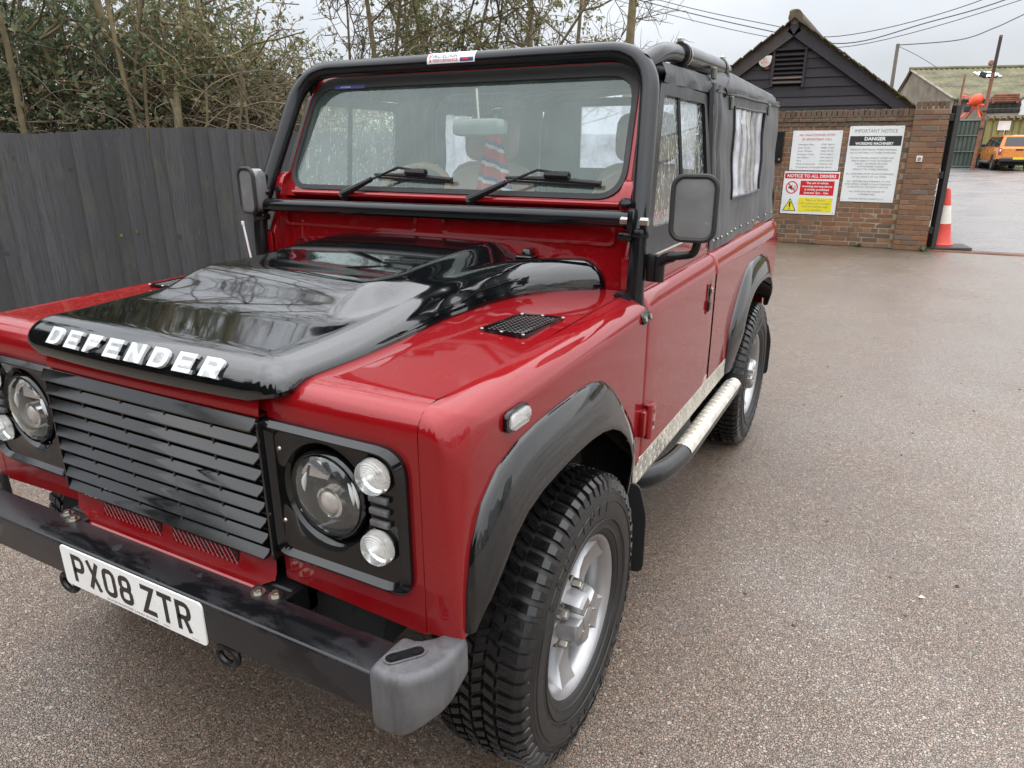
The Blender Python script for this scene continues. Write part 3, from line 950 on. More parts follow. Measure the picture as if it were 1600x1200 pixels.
# lamp surrounds: raised chamfered frame, flat face, round opening
LX, LZ, LY = 0.528, 0.905, -0.548
def ray_poly(poly, c, ang):
    d = Vector((math.cos(ang), math.sin(ang)))
    best = None
    n = len(poly)
    for i in range(n):
        p = Vector(poly[i]) - Vector(c); q = Vector(poly[(i + 1) % n]) - Vector(c)
        e = q - p
        den = d.x * e.y - d.y * e.x
        if abs(den) < 1e-12: continue
        t = (p.x * e.y - p.y * e.x) / den
        s = (p.x * d.y - p.y * d.x) / den
        if t > 0 and -1e-6 <= s <= 1 + 1e-6 and (best is None or t < best): best = t
    return best or 0.1
pair('front_panel', front_panel(), MAT['red'])
def lamp_surround():
    bm = B()
    outer = rpoly([(0.366, 0.722), (0.731, 0.722), (0.731, 1.046), (0.366, 1.046)], [.03, .05, .06, .006], 5)
    mid = rpoly([(0.378, 0.734), (0.719, 0.734), (0.719, 1.035), (0.378, 1.035)], [.03, .045, .055, .006], 5)
    inner = rpoly([(0.391, 0.749), (0.707, 0.749), (0.707, 1.023), (0.391, 1.023)], [.03, .03, .04, .02], 5)
    N = 144
    loops = [[] for _ in range(9)]
    for k in range(N):
        a = 2 * PI * k / N
        d = Vector((math.cos(a), math.sin(a)))
        ro, rm, ri = (ray_poly(p, (LX, LZ), a) for p in (outer, mid, inner))
        rr_ = [(ro, -0.526), (ro, -0.538), (rm, -0.549), (rm - 0.004, -0.5495), (ri, -0.537), (ri - 0.003, -0.5365), (0.117, -0.5365), (0.1145, -0.5372), (0.0995, -0.521)]
        for L, (rad, yy) in zip(loops, rr_):
            L.append((LX + d.x * rad, yy, LZ + d.y * rad))
    grid(bm, loops, True)
    return bm
ls = lamp_surround()
for sx in (1, -1):
    b = ls.copy() if sx > 0 else mirror_bm(ls)
    srd = part('lamp_surround', b, MAT['gloss_plastic'], smooth=30)
    # three small louvre bars between the side lamps
    for k in range(3):
        bm = B()
        box(bm, (0.666 * sx, -0.541, 0.9335 - 0.0265 * k), (0.046, 0.012, 0.0135), bev=0.003, seg=2)
        part('bar', bm, MAT['weathered'], srd)
    for (x, z) in ((0.407, 0.985), (0.400, 0.815)):
        bm = B(); lathe(bm, [(0, .004), (.004, .0035), (.006, 0)], (x * sx, -0.5365, z), (0, -1, 0), 10)
        part('screw', bm, MAT['steel'], srd)
    # headlamp
    bm = B()
    lathe(bm, [(0.0985, 0.0), (0.0985, 0.010), (0.094, 0.016), (0.0885, 0.014), (0.0885, 0.0)], (LX * sx, -0.525, LZ), (0, -1, 0), 48)
    hl = part('headlamp', bm, MAT['gloss_plastic'])
    bm = B()
    lathe(bm, [(0.0885, 0.012), (0.083, -0.02), (0.07, -0.035), (0.0, -0.042)], (LX * sx, -0.525, LZ), (0, -1, 0), 40)
    part('lamp_bowl', bm, MAT['gloss_plastic'], hl)
    # upper reflector: half bowl in two bays
    for (ang0, ang1) in ((22, 88), (92, 158)):
        bm = B()
        rows = []
        for i in range(9):
            a = R(ang0 + (ang1 - ang0) * i / 8)
            rows.append([(LX * sx + math.cos(a) * rr, -0.525 - 0.004 + 0.034 * (1 - ((rr - 0.026) / 0.056)) * 1.0, LZ + math.sin(a) * rr) for rr in (0.026, 0.036, 0.05, 0.065, 0.080)])
        grid(bm, rows)
        part('reflector', bm, MAT['chrome'], hl)
    # projector lens in a bright collar, low centre
    bm = B()
    lathe(bm, [(0.034, 0.0), (0.034, 0.022), (0.0275, 0.024), (0.027, 0.018)], (LX * sx, -0.51, LZ - 0.018), (0, -1, 0), 32)
    part('collar', bm, MAT['chrome'], hl)
    bm = B()
    lathe(bm, [(0.028, 0.016), (0.025, 0.022), (0.017, 0.0275), (0.008, 0.030), (0, 0.031)], (LX * sx, -0.51, LZ - 0.018), (0, -1, 0), 28)
    part('projector_lens', bm, MAT['projector'] if 'projector' in MAT else MAT['lens_diffuse'], hl)
    # crescents either side
    for (s2, zc) in ((1, 0.012), (-1, 0.012), (1, -0.002)):
        bm = B()
        rad = 0.066 if zc > 0 else 0.078
        a0 = (-8, 34) if s2 > 0 else (146, 188)
        pts = [(LX * sx + math.cos(R(a0[0] + (a0[1] - a0[0]) * i / 8)) * rad, -0.532, LZ + zc * 0.2 + math.sin(R(a0[0] + (a0[1] - a0[0]) * i / 8)) * rad) for i in range(9)]
        tube(bm, pts, [0.001 + 0.0045 * math.sin(PI * i / 8) for i in range(9)], 8)
        part('light_guide', bm, MAT['white_plastic'], hl)
    bm = B()
    lathe(bm, [(0.0885, 0.017), (0.08, 0.023), (0.06, 0.029), (0.035, 0.0325), (0, 0.034)], (LX * sx, -0.525, LZ), (0, -1, 0), 40)
    part('lens', bm, MAT['lens'], hl)
    # side lamp (upper) and indicator (lower)
    for z, nm in ((0.984, 'side_lamp'), (0.829, 'indicator_lamp')):
        bm = B()
        lathe(bm, [(0.040, 0.0), (0.040, 0.005), (0.0385, 0.007), (0.037, 0.005)], (0.661 * sx, -0.5365, z), (0, -1, 0), 32)
        sl = part(nm, bm, MAT['gloss_plastic'])
        bm = B()
        lathe(bm, [(0.037, 0.005), (0.032, -0.004 + 0.004), (0.0, 0.004)], (0.661 * sx, -0.5365, z), (0, -1, 0), 24)
        part('reflector', bm, MAT['chrome'], sl)
        bm = B()
        lathe(bm, [(0.0, 0.005), (0.006, 0.012), (0.0075, 0.020), (0.005, 0.026), (0, 0.027)], (0.661 * sx, -0.5365, z), (0, -1, 0), 14)
        part('bulb', bm, MAT['bulb'] if 'bulb' in MAT else MAT['steel'], sl)
        bm = B()
        prof = [(0.0375, 0.004), (0.0375, 0.014)]
        for i in range(1, 19):
            rr = 0.0375 * (1 - i / 18)
            h = 0.014 + 0.021 * math.sqrt(max(0, 1 - (rr / 0.0375) ** 2)) + (0.0011 if i % 2 else -0.0011)
            prof.append((rr, h))
        lathe(bm, prof, (0.661 * sx, -0.5365, z), (0, -1, 0), 36)
        part('lens', bm, MAT['lens_diffuse'], sl, smooth=60)

# ---------------------------------------------------------------- grille and its surround
bm = B()
# red header above the grille, curving forward
rows = []
for k in range(7):
    t = k / 6
    rows.append([(x, -0.548 + 0.02 * t * t - 0.004 * (1 - (x / .4) ** 2), 1.052 + 0.058 * t) for x in np.linspace(-0.3715, 0.3715, 13)])
grid(bm, rows)
r0 = [(x, -0.548 - 0.004 * (1 - (x / .4) ** 2), 1.052) for x in np.linspace(-0.3715, 0.3715, 13)]
grid(bm, [r0, [(p[0], p[1] + 0.03, p[2] - 0.002) for p in r0]])
gs = part('grille_surround', bm, MAT['red'])
bm = B()
# apron under the grille: slopes forward to a rolled lip, notched at the sides for the bumper irons
def apron_y(z): return -0.546 - 0.020 * smoothstep(0.70, 0.60, z)
zs = [0.722, 0.70, 0.68, 0.66, 0.645, 0.632, 0.622, 0.616, 0.606]
rows = []
for z in zs:
    wlo = 0.366 - 0.055 * smoothstep(0.665, 0.63, z)
    rows.append([(x, apron_y(z) - (0.012 if z in (0.622, 0.616) else 0), z) for x in np.linspace(-wlo, wlo, 21)])
grid(bm, rows)
apron = part('front_apron', bm, MAT['red'])
for cx in (-0.135, 0.135):
    for s in (1,):
        bm = B()
        w, h = 0.225, 0.032
        zc = 0.683
        for i in range(24):
            x = cx - w / 2 + w * i / 23
            for sg in (1, -1):
                pass
        # diamond mesh from crossed wires in a thin frame
        nd = 15
        for i in range(nd):
            x0 = cx - w / 2 + w * i / (nd - 1)
            for sg in (1, -1):
                x1 = x0 + sg * h * 0.9
                xa, xb = max(cx - w / 2, min(cx + w / 2, x0)), max(cx - w / 2, min(cx + w / 2, x1))
                if abs(xb - xa) < 0.004: continue
                za = zc - h / 2; zb = za + h * abs(xb - xa) / (h * 0.9)
                tube(bm, [(xa, apron_y(za) - 0.003, za), (xb, apron_y(zb) - 0.003, zb)], 0.0015, 4, caps=False)
        part('mesh', bm, MAT['red'], apron)['kind'] = 'stuff'
        bm = B()
        box(bm, (cx, apron_y(zc) - 0.0015, zc), (w, 0.002, h))
        part('mesh_backing', bm, MAT['dark'], apron)
# grille body
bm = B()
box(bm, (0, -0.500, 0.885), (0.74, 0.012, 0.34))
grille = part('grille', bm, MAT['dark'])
bm = B()
for i in range(24):
    z = 0.73 + 0.0135 * i
    box(bm, (0, -0.512, z), (0.66, 0.006, 0.004))
part('radiator_fins', bm, MAT['radiator'] if 'radiator' in MAT else MAT['steel'], grille)['kind'] = 'stuff'
NS = 9
for k in range(NS):
    z = 1.036 - 0.0383 * k
    bm = B()
    wt = 0.3720 - 0.0012 * k
    # section: upper face raked back, blunt nose, hooked tips
    h = 0.026 if k == 0 else 0.0215
    sec = [(-0.558, z - h * 0.52), (-0.569, z - h * 0.42), (-0.570, z - h * 0.28), (-0.556, z + h * 0.60), (-0.553, z + h * 0.62), (-0.548, z + h * 0.35)]
    if k == 0: sec = [(y - 0.002, zz) for y, zz in sec]
    xs = [-wt, -wt + 0.007, wt - 0.007, wt]
    rows = []
    for i, x in enumerate(xs):
        f = 1.0
        if i in (0, 3):   # tips: only the top edge reaches the end
            rows.append([(x, y if j in (3, 4, 5) else y + 0.010, zz if j in (3, 4, 5) else zz + h * 0.55) for j, (y, zz) in enumerate(sec)])
        else: rows.append([(x, y, zz) for y, zz in sec])
    V = grid(bm, rows, True)
    bm.faces.new(V[0]); bm.faces.new(V[-1])
    part('slat', bm, MAT['grille'], grille, smooth=25)
for sx in (1, -1):
    bm = B(); box(bm, (0.3745 * sx, -0.543, 0.882), (0.006, 0.036, 0.325), bev=0.001); part('side_frame', bm, MAT['grille'], grille)
for k, x in enumerate((-0.232, -0.078, 0.078, 0.232)):
    bm = B()
    box(bm, (x, -0.537, 0.872), (0.006, 0.044, 0.290), bev=0.001)
    part('divider', bm, MAT['grille'], grille)

# ---------------------------------------------------------------- bumper
bm = B()
box(bm, (0, -0.6195, 0.591), (1.448, 0.095, 0.098), bev=0.007, seg=3)
bumper = part('bumper', bm, MAT['bumper'])
capo = [(0.716, -0.668), (0.752, -0.674), (0.788, -0.668), (0.818, -0.648), (0.838, -0.615), (0.846, -0.57), (0.842, -0.512), (0.832, -0.498), (0.802, -0.505), (0.785, -0.530), (0.752, -0.556), (0.716, -0.562)]
for sx in (1, -1):
    bm = B()
    lay = [(0.642, 0.10), (0.650, 0.035), (0.652, 0.0)]
    top = rpoly(capo, 0.012, 3)
    cxm, cym = 0.78, -0.59
    def ring(z, ins, low=0):
        out = []
        for (x, y) in top:
            vx, vy = cxm - x, cym - y
            L = math.hypot(vx, vy)
            zz = z
            if low: zz = z + 0.030 * smoothstep(0.78, 0.85, x) + 0.02 * smoothstep(-0.60, -0.52, y)
            out.append(((x + vx / L * ins) * sx, y + vy / L * ins, zz))
        return out
    rings = [ring(0.512, 0.012, 1), ring(0.518, 0.004, 1), ring(0.526, 0.0, 1), ring(0.635, 0.0), ring(0.646, 0.003), ring(0.653, 0.010), ring(0.6555, 0.018)]
    V = grid(bm, rings, True)
    bm.faces.new(V[0]); bm.faces.new(V[-1])
    cap = part('end_cap', bm, MAT['weathered'], bumper, smooth=40)
    # recess with two screws on top
    bm = B()
    d = Vector((0.62 * sx, 0.78, 0)).normalized()
    n = Vector((-d.y, d.x, 0))
    c0 = Vector((0.762 * sx, -0.610, 0.6565))
    frame_ring(bm, rrect(0.085, 0.034, 0.0165, 6), rrect(0.077, 0.026, 0.0125, 6), (0, 0, 0.0022), c0, d, n)
    part('recess_rim', bm, MAT['weathered'], bumper)
    bm = B()
    prism(bm, rrect(0.077, 0.026, 0.0125, 6), (0, 0, 0.0008), c0, d, n)
    part('recess', bm, MAT['black_plastic'], bumper)
    for s in (-1, 1):
        bm = B()
        lathe(bm, [(0.0105, 0), (0.0105, 0.004), (0.008, 0.004), (0.0075, 0.0015), (0, 0.0015)], c0 + d * 0.022 * s, (0, 0, 1), 20)
        part('screw', bm, MAT['black_plastic'], bumper)
# iron brackets, bolts
for sx in (1, -1):
    bm = B()
    box(bm, (0.36 * sx, -0.54, 0.634), (0.10, 0.12, 0.010), bev=0.002)
    box(bm, (0.36 * sx, -0.40, 0.60), (0.09, 0.30, 0.09), bev=0.004)
    part('bumper_iron', bm, MAT['black_plastic'])
    for (x, y) in ((0.341, -0.585), (0.384, -0.575)):
        bm = B()
        lathe(bm, [(0.0, 0.003), (0.0165, 0.003), (0.0165, 0.0)], (x * sx, y, 0.640), (0, 0, 1), 20)
        lathe(bm, [(0.0, 0.012), (0.0085, 0.012), (0.0095, 0.010), (0.0095, 0.003)], (x * sx, y, 0.640), (0, 0, 1), 6)
        part('bolt', bm, MAT['steel'], bumper)
bm = B()
lathe(bm, [(0.0, 0.002), (0.012, 0.002), (0.013, 0.0)], (-0.11, -0.615, 0.640), (0, 0, 1), 18)
lathe(bm, [(0.0, 0.002), (0.006, 0.002), (0.007, 0.0)], (0.17, -0.60, 0.640), (0, 0, 1), 12)
part('plug', bm, MAT['rubber'], bumper)
# towing eyes under the bumper
for sx, x in ((1, 0.302), (-1, -0.285)):
    bm = B()
    pts = [(x + 0.030 * math.cos(2 * PI * k / 20) , -0.655, 0.508 + 0.023 * math.sin(2 * PI * k / 20)) for k in range(20)]
    tube(bm, pts, 0.0085, 8, closed=True)
    tube(bm, [(x + 0.022, -0.65, 0.525), (x + 0.05, -0.60, 0.55)], 0.012, 8)
    part('towing_eye', bm, MAT['black_plastic'])
# number plate
PZ = 0.582
bm = B()
prism(bm, rrect(0.52, 0.111, 0.010, 5), (0, -0.004, 0), (0, -0.6680, PZ), (1, 0, 0), (0, 0, 1), bev=0.0008)
plate = part('number_plate', bm, MAT['plate_white'])
def ribbon(bm, pts, w, y, closed=False):
    """flat stroke of width w along a 2D polyline, mitred"""
    P = []
    for p in pts:
        if not P or (Vector(p) - P[-1]).length > 1e-5: P.append(Vector(p))
    if closed and (P[0] - P[-1]).length < 1e-5: P.pop()
    n = len(P)
    L, Rr = [], []
    for i in range(n):
        a = P[i] - P[i - 1] if (i > 0 or closed) else P[1] - P[0]
        b = P[(i + 1) % n] - P[i] if (i < n - 1 or closed) else a
        a = a.normalized(); b = b.normalized()
        na, nb = Vector((-a.y, a.x)), Vector((-b.y, b.x))
        m = (na + nb)
        m = m.normalized() if m.length > 1e-6 else na
        k = w / 2 / max(0.35, m.dot(na))
        L.append(P[i] + m * k); Rr.append(P[i] - m * k)
    va = [bm.verts.new((p.x, y, p.y)) for p in L]; vb = [bm.verts.new((p.x, y, p.y)) for p in Rr]
    for i in range(n if closed else n - 1):
        j = (i + 1) % n
        bm.faces.new((va[i], va[j], vb[j], vb[i]))
def circ(cx, cz, rx, rz, a0, a1, n=10):
    return [(cx + rx * math.cos(R(a0 + (a1 - a0) * k / n)), cz + rz * math.sin(R(a0 + (a1 - a0) * k / n))) for k in range(n + 1)]
CW, CH, ST = 0.050, 0.079, 0.0135
h_ = ST / 2
def plate_char(ch):
    x0, x1, z0, z1 = h_, CW - h_, h_, CH - h_
    m = 0.036
    if ch == 'P': return [([(x0, 0), (x0, z1), (x1 - .014, z1)] + circ(x1 - .014, z1 - .014, .014, .014, 90, 0, 5) + circ(x1 - .014, m + .014, .014, .014, 0, -90, 5) + [(x0, m)], False)]
    if ch == 'X': return [([(0.006, CH), (CW - 0.006, 0)], False), ([(CW - 0.006, CH), (0.006, 0)], False)]
    if ch == '0': return [(circ(x1 - .014, z1 - .014, .014, .014, 0, 90, 5) + circ(x0 + .014, z1 - .014, .014, .014, 90, 180, 5) + circ(x0 + .014, z0 + .014, .014, .014, 180, 270, 5) + circ(x1 - .014, z0 + .014, .014, .014, 270, 360, 5), True)]
    if ch == '8':
        mid = 0.041
        up_ = circ(x1 - .013, z1 - .012, .011, .012, 0, 90, 5) + circ(x0 + .013, z1 - .012, .011, .012, 90, 180, 5) + circ(x0 + .013, mid + .012, .011, .012, 180, 270, 5) + circ(x1 - .013, mid + .012, .011, .012, 270, 360, 5)
        lo_ = circ(x1 - .013, mid - .013, .013, .013, 0, 90, 5) + circ(x0 + .013, mid - .013, .013, .013, 90, 180, 5) + circ(x0 + .013, z0 + .012, .013, .012, 180, 270, 5) + circ(x1 - .013, z0 + .012, .013, .012, 270, 360, 5)
        return [(up_, True), (lo_, True)]
    if ch == 'Z': return [([(0.002, z1), (x1 - .001, z1), (x0 + .001, z0), (CW - .001, z0)], False)]
    if ch == 'T': return [([(0, z1), (CW, z1)], False), ([(CW / 2, CH - ST), (CW / 2, 0)], False)]
    if ch == 'R': return [([(x0, 0), (x0, z1), (x1 - .014, z1)] + circ(x1 - .014, z1 - .014, .014, .014, 90, 0, 5) + circ(x1 - .014, m + .014, .014, .014, 0, -90, 5) + [(x0, m)], False), ([(0.027, m), (CW - 0.008, 0)], False)]
px = -0.219
for i, ch in enumerate('PX08ZTR'):
    if i == 4: px += 0.033 - 0.011
    bm = B()
    for j, (st, cl) in enumerate(plate_char(ch)):
        ribbon(bm, [(px + p[0], PZ - 0.0375 + p[1]) for p in st], ST, -0.67245 - 0.00015 * j, cl)
    part('plate_character', bm, MAT['plate_black'], plate, rec=False)
    px += CW + 0.011
text_obj('dealer_name', 'DUCKWORTHS LAND ROVER', 0.0085, MAT['print_grey'], (0.0, -0.6724, PZ - 0.0505), (1, 0, 0), (0, 0, 1), plate, 0.0001, width=0.19)
text_obj('dealer_number', '01673 842101', 0.004, MAT['print_grey'], (0.125, -0.6724, PZ - 0.0500), (1, 0, 0), (0, 0, 1), plate, 0.0001)
text_obj('maker_mark', 'BS AU 145d', 0.004, MAT['print_grey'], (0.222, -0.6724, PZ - 0.0505), (1, 0, 0), (0, 0, 1), plate, 0.0001)
# ---------------------------------------------------------------- wheel arch flares
base = [(-.505, .660), (-.499, .755), (-.480, .842), (-.437, .920), (-.375, .968), (-.29, .993), (-.201, 1.003), (-.09, 1.007), (.02, 1.007), (.12, 1.000), (.20, .982), (.27, .943), (.33, .895), (.394, .835), (.44, .785), (.475, .735), (.495, .66), (.505, .59), (.507, .52)]
lip = [(-.500, .668), (-.492, .705), (-.470, .738), (-.435, .785), (-.385, .830), (-.325, .862), (-.25, .880), (-.162, .888), (-.07, .892), (.02, .891), (.10, .883), (.175, .865), (.24, .835), (.295, .795), (.335, .752), (.362, .70), (.380, .65), (.392, .59), (.398, .52)]
def flare(y0, mirror=False, xl=0.882):
    bm = B()
    rows = []
    n = len(base)
    for i in range(n):
        b, l = base[i], lip[i]
        if mirror: b, l = (-b[0], b[1]), (-l[0], l[1])
        row = []
        low = min(1.0, min(i, n - 1 - i) / 3.0) * 0.6 + 0.4
        xo = WB + (xl - WB) * min(1.0, 0.45 + 0.2 * min(i, n - 1 - i))
        row.append((WB - 0.001, y0 + b[0], b[1]))
        row.append((WB + 0.004, y0 + b[0], b[1]))
        for k in range(1, 9):
            a = PI / 2 * k / 8
            f = 0.62 * (k / 8) ** 1.15 + 0.38 * (1 - math.cos(a))
            row.append((WB + 0.004 + (xo - WB - 0.004) * (0.62 * (k / 8) + 0.38 * math.sin(a)), y0 + b[0] + (l[0] - b[0]) * f, b[1] + (l[1] - b[1]) * f))
        # rolled lip, then inwards under the arch
        cx = Vector((0, -0.3816 * 0, 0))
        dy, dz = (l[0] - 0.0), (l[1] - 0.3816)
        L = math.hypot(dy, dz); dy, dz = dy / L, dz / L
        row.append((xo - 0.001, y0 + l[0] - dy * 0.005, l[1] - dz * 0.005))
        row.append((xo - 0.006, y0 + l[0] - dy * 0.006, l[1] - dz * 0.006))
        row.append((xo - 0.010, y0 + l[0] - dy * 0.002, l[1] - dz * 0.002))
        ix = WB - 0.06 if min(i, n - 1 - i) > 1 else WB - 0.004
        e_ = 0.0 if min(i, n - 1 - i) < 4 else 1.0
        row.append((ix, y0 + l[0] + dy * 0.02 * e_, l[1] + dz * 0.02 * e_))
        row.append((0.56 if i > 3 else ix - .002, y0 + l[0] + dy * 0.05 * e_, l[1] + dz * 0.04 * e_))
        rows.append(row)
    V = grid(bm, rows)
    return bm
for y0, mir in ((0.0, False), (2.36, True)):
    bm = flare(y0, mir)
    pair('wheel_arch', bm, MAT['arch_gloss'], smooth=50)
# inner arch liners
for sx in (1, -1):
    for y0 in (0, 2.36):
        bm = B()
        pts = [(0.60 * sx, y0 + 0.50 * math.cos(a), 0.42 + 0.48 * math.sin(a)) for a in [PI * k / 16 for k in range(17)]]
        grid(bm, [[p, (0.40 * sx, p[1], p[2])] for p in pts])
        part('arch_liner', bm, MAT['dark'])
# frame rails and axles, with added bulk blocking light under the car
bm = B()
for sx in (1, -1):
    box(bm, (0.36 * sx, 1.25, 0.56), (0.09, 3.5, 0.14))
box(bm, (0, 1.2, 0.66), (1.3, 2.6, 0.06))
tube(bm, [(-0.70, 0, 0.3816), (0.70, 0, 0.3816)], 0.05, 12)
tube(bm, [(-0.70, 2.36, 0.3816), (0.70, 2.36, 0.3816)], 0.05, 12)
box(bm, (0, 0.9, 0.50), (0.5, 1.2, 0.22), bev=0.03)
box(bm, (0, 0.05, 0.52), (1.10, 1.05, 0.22), bev=0.04)  # added box, keeps bounced light off the ground beneath the front
lathe(bm, [(0, -.14), (.10, -.12), (.15, 0), (.10, .12), (0, .14)], (0.16, 0.0, 0.3816), (0, 1, 0), 16)
box(bm, (0, 1.6, 0.55), (1.2, 1.6, 0.16), bev=0.03)
part('chassis_and_blocker', bm, MAT['dark'])

# ---------------------------------------------------------------- wheels
RT = 0.393
def tyre_bm():
    bm = B()
    half = [(0.100, 0.218), (0.112, 0.221), (0.120, 0.232), (0.129, 0.258), (0.1335, 0.292), (0.1325, 0.322), (0.126, 0.350), (0.116, 0.366), (0.106, 0.3755), (0.080, 0.379), (0.040, 0.381), (0.0, 0.3815)]
    prof = [(r, x) for x, r in half] + [(r, -x) for x, r in reversed(half[:-1])]
    lathe(bm, prof, (0, 0, 0), (1, 0, 0), 72)
    for rr_ in (0.268, 0.318, 0.330, 0.342):
        lathe(bm, [(rr_ - .0012, 0.1285 + .004), (rr_, 0.1352 if rr_ < .33 else 0.1325), (rr_ + .0012, 0.1285 + .003)], (0, 0, 0), (1, 0, 0), 72)
    # rim protector ring
    lathe(bm, [(0.236, 0.1195), (0.241, 0.1260), (0.246, 0.1255), (0.250, 0.1262)], (0, 0, 0), (1, 0, 0), 72)
    return bm
def tread_bm():
    bm = B()
    def block(ths, xs_, r0, r1, tp=0.85):
        """quad block on the tread: ths/xs_ give four corners (angle, x)"""
        ct = sum(ths) / 4; cx = sum(xs_) / 4
        lo, hi = [], []
        for t, x in zip(ths, xs_):
            lo.append(bm.verts.new((x, r0 * math.sin(t), r0 * math.cos(t))))
            t2 = ct + (t - ct) * tp; x2 = cx + (x - cx) * (0.5 + tp / 2)
            rr = r1 - 0.006 * (abs(x2) / 0.11) ** 2
            hi.append(bm.verts.new((x2, rr * math.sin(t2), rr * math.cos(t2))))
        bm.faces.new(hi)
        for k in range(4): bm.faces.new((lo[k], lo[(k + 1) % 4], hi[(k + 1) % 4], hi[k]))
    N = 66
    st = 2 * PI / N
    for k in range(N):
        t = k * st
        for s in (1, -1):
            o = t + (st * 0.5 if s < 0 else 0)
            lng = 0.0 if k % 2 else 0.006
            # shoulder lug wraps over the edge
            a, b = o - st * 0.33, o + st * 0.33
            sk = st * 0.18 * s
            xin, xmid = s * 0.066, s * 0.108
            block([a + sk, b + sk, b, a], [xin, xin, xmid, xmid], 0.372, RT, 0.90)
            xo = s * (0.126 + lng * 0.6)
            lo = [(a, xmid - s * 0.006, 0.372), (b, xmid - s * 0.006, 0.372)]
            p = []
            for (tt, xx, rr) in ((a + st * .03, s * 0.104, 0.386), (b - st * .03, s * 0.104, 0.386), (b - st * .06, s * (0.1215 + lng * .4), 0.372), (b - st * .08, s * (0.130), 0.350 - lng), (a + st * .08, s * (0.130), 0.350 - lng), (a + st * .06, s * (0.1215 + lng * .4), 0.372)):
                p.append(bm.verts.new((xx, rr * math.sin(tt), rr * math.cos(tt))))
            bm.faces.new((p[0], p[1], p[2], p[5])); bm.faces.new((p[5], p[2], p[3], p[4]))
            q = []
            for (tt, xx, rr) in ((a, s * 0.104, 0.374), (b, s * 0.104, 0.374), (b, s * 0.117, 0.366), (b, s * 0.124, 0.350 - lng), (a, s * 0.124, 0.350 - lng), (a, s * 0.117, 0.366)):
                q.append(bm.verts.new((xx, rr * math.sin(tt), rr * math.cos(tt))))
            for i, j in ((1, 2), (2, 3), (3, 4), (4, 5), (5, 0)):
                bm.faces.new((p[i], p[j], q[j], q[i]))
            # intermediate zigzag blocks
            for (xa, xb, off, w, skk) in ((0.0605, 0.034, 0.10, 0.30, 0.34), (0.029, 0.003, 0.55, 0.31, -0.34)):
                oo = o + st * off
                a2, b2 = oo - st * w, oo + st * w
                q2 = st * skk
                block([a2 + q2, b2 + q2, b2 - q2 * 0.2, a2 - q2 * 0.2], [s * xb, s * xb, s * xa, s * xa], 0.376, RT + 0.0015, 0.88)
            # sipes: thin ribs on the blocks catch light
            for q3 in (-0.14, 0.06):
                tt = o + st * q3
                block([tt + sk, tt + st * .08 + sk, tt + st * .08, tt], [s * 0.07, s * 0.07, s * 0.1, s * 0.1], RT - 0.006, RT + 0.0012, 0.9)
    return bm
def rim_bm():
    bm = B()
    # outboard is +x ; barrel with lip
    lathe(bm, [(0.209, -0.095), (0.196, -0.08), (0.190, 0.02), (0.192, 0.075), (0.199, 0.094), (0.207, 0.104), (0.214, 0.110), (0.2205, 0.1125), (0.2225, 0.108), (0.221, 0.100), (0.206, 0.092)], (0, 0, 0), (1, 0, 0), 64)
    lathe(bm, [(0.095, 0.028), (0.055, 0.035), (0.0, 0.035)], (0, 0, 0), (1, 0, 0), 48)
    # five broad spokes, rising from the rim edge into the hub
    for k in range(5):
        a = 2 * PI * k / 5
        u = Vector((0, math.sin(a), math.cos(a))); w = Vector((0, math.cos(a), -math.sin(a)))
        rows = []
        for rad, hw, x, dp in ((0.060, 0.030, 0.082, 0.05), (0.085, 0.031, 0.080, 0.045), (0.11, 0.033, 0.075, 0.045), (0.145, 0.037, 0.076, 0.05), (0.175, 0.042, 0.088, 0.06), (0.197, 0.049, 0.099, 0.04)):
            c = u * rad
            X = Vector((1, 0, 0))
            rows.append([c - w * (hw + .006) + X * (x - dp), c - w * (hw + .002) + X * (x - 0.008), c - w * (hw - 0.004) + X * x, c - w * hw * 0.35 + X * (x - 0.003), c + w * hw * 0.35 + X * (x - 0.003), c + w * (hw - 0.004) + X * x, c + w * (hw + .002) + X * (x - 0.008), c + w * (hw + .006) + X * (x - dp)])
        grid(bm, rows)
    # five-lobed hub boss
    pr = []
    for k in range(60):
        a = 2 * PI * k / 60
        pr.append((a, 0.5 + 0.5 * math.cos(5 * a)))
    rings = []
    for (r0, r1, x) in ((0.056, 0.086, 0.070), (0.053, 0.083, 0.100), (0.049, 0.077, 0.123), (0.044, 0.068, 0.130), (0.036, 0.040, 0.1285), (0.0315, 0.0315, 0.128), (0.031, 0.031, 0.124)):
        ring = []
        for a, f in pr:
            rr = r0 + (r1 - r0) * smoothstep(0.10, 0.48, f)
            ring.append((x, rr * math.sin(a), rr * math.cos(a)))
        rings.append(ring)
    V = grid(bm, rings, True)
    bm.faces.new(V[-1])
    return bm
def wheel(name, loc, flip, steer=0.0):
    w = bpy.data.objects.new('wheel', None); COL.objects.link(w); w.parent = car
    w.location = loc
    w.rotation_euler = (0, 0, (PI if flip else 0) + steer)
    return w
w0 = wheel('wheel', (0.768, 0.0, 0.3816), False)
def sub(name, bm, mat, par=None, **k): return obj(name, bm, mat, par or w0, world=False, **k)
sub('tyre', tyre_bm(), MAT['tyre'], smooth=40)
sub('tread', tread_bm(), MAT['tread'], smooth=25)
sub('rim', rim_bm(), MAT['alloy'], smooth=35)
bm = B(); lathe(bm, [(0.031, 0.124), (0.030, 0.129), (0.024, 0.131), (0, 0.1315)], (0, 0, 0), (1, 0, 0), 28); sub('centre_cap', bm, MAT['alloy'])
for k in range(5):
    bm = B()
    a = 2 * PI * (k + 0.5) / 5 + 0.0
    lathe(bm, [(0.0, 0.131), (0.0035, 0.131), (0.004, 0.1275)], (0, 0.0385 * math.sin(a), 0.0385 * math.cos(a)), (1, 0, 0), 8)
    sub('cap_screw', bm, MAT['steel'])
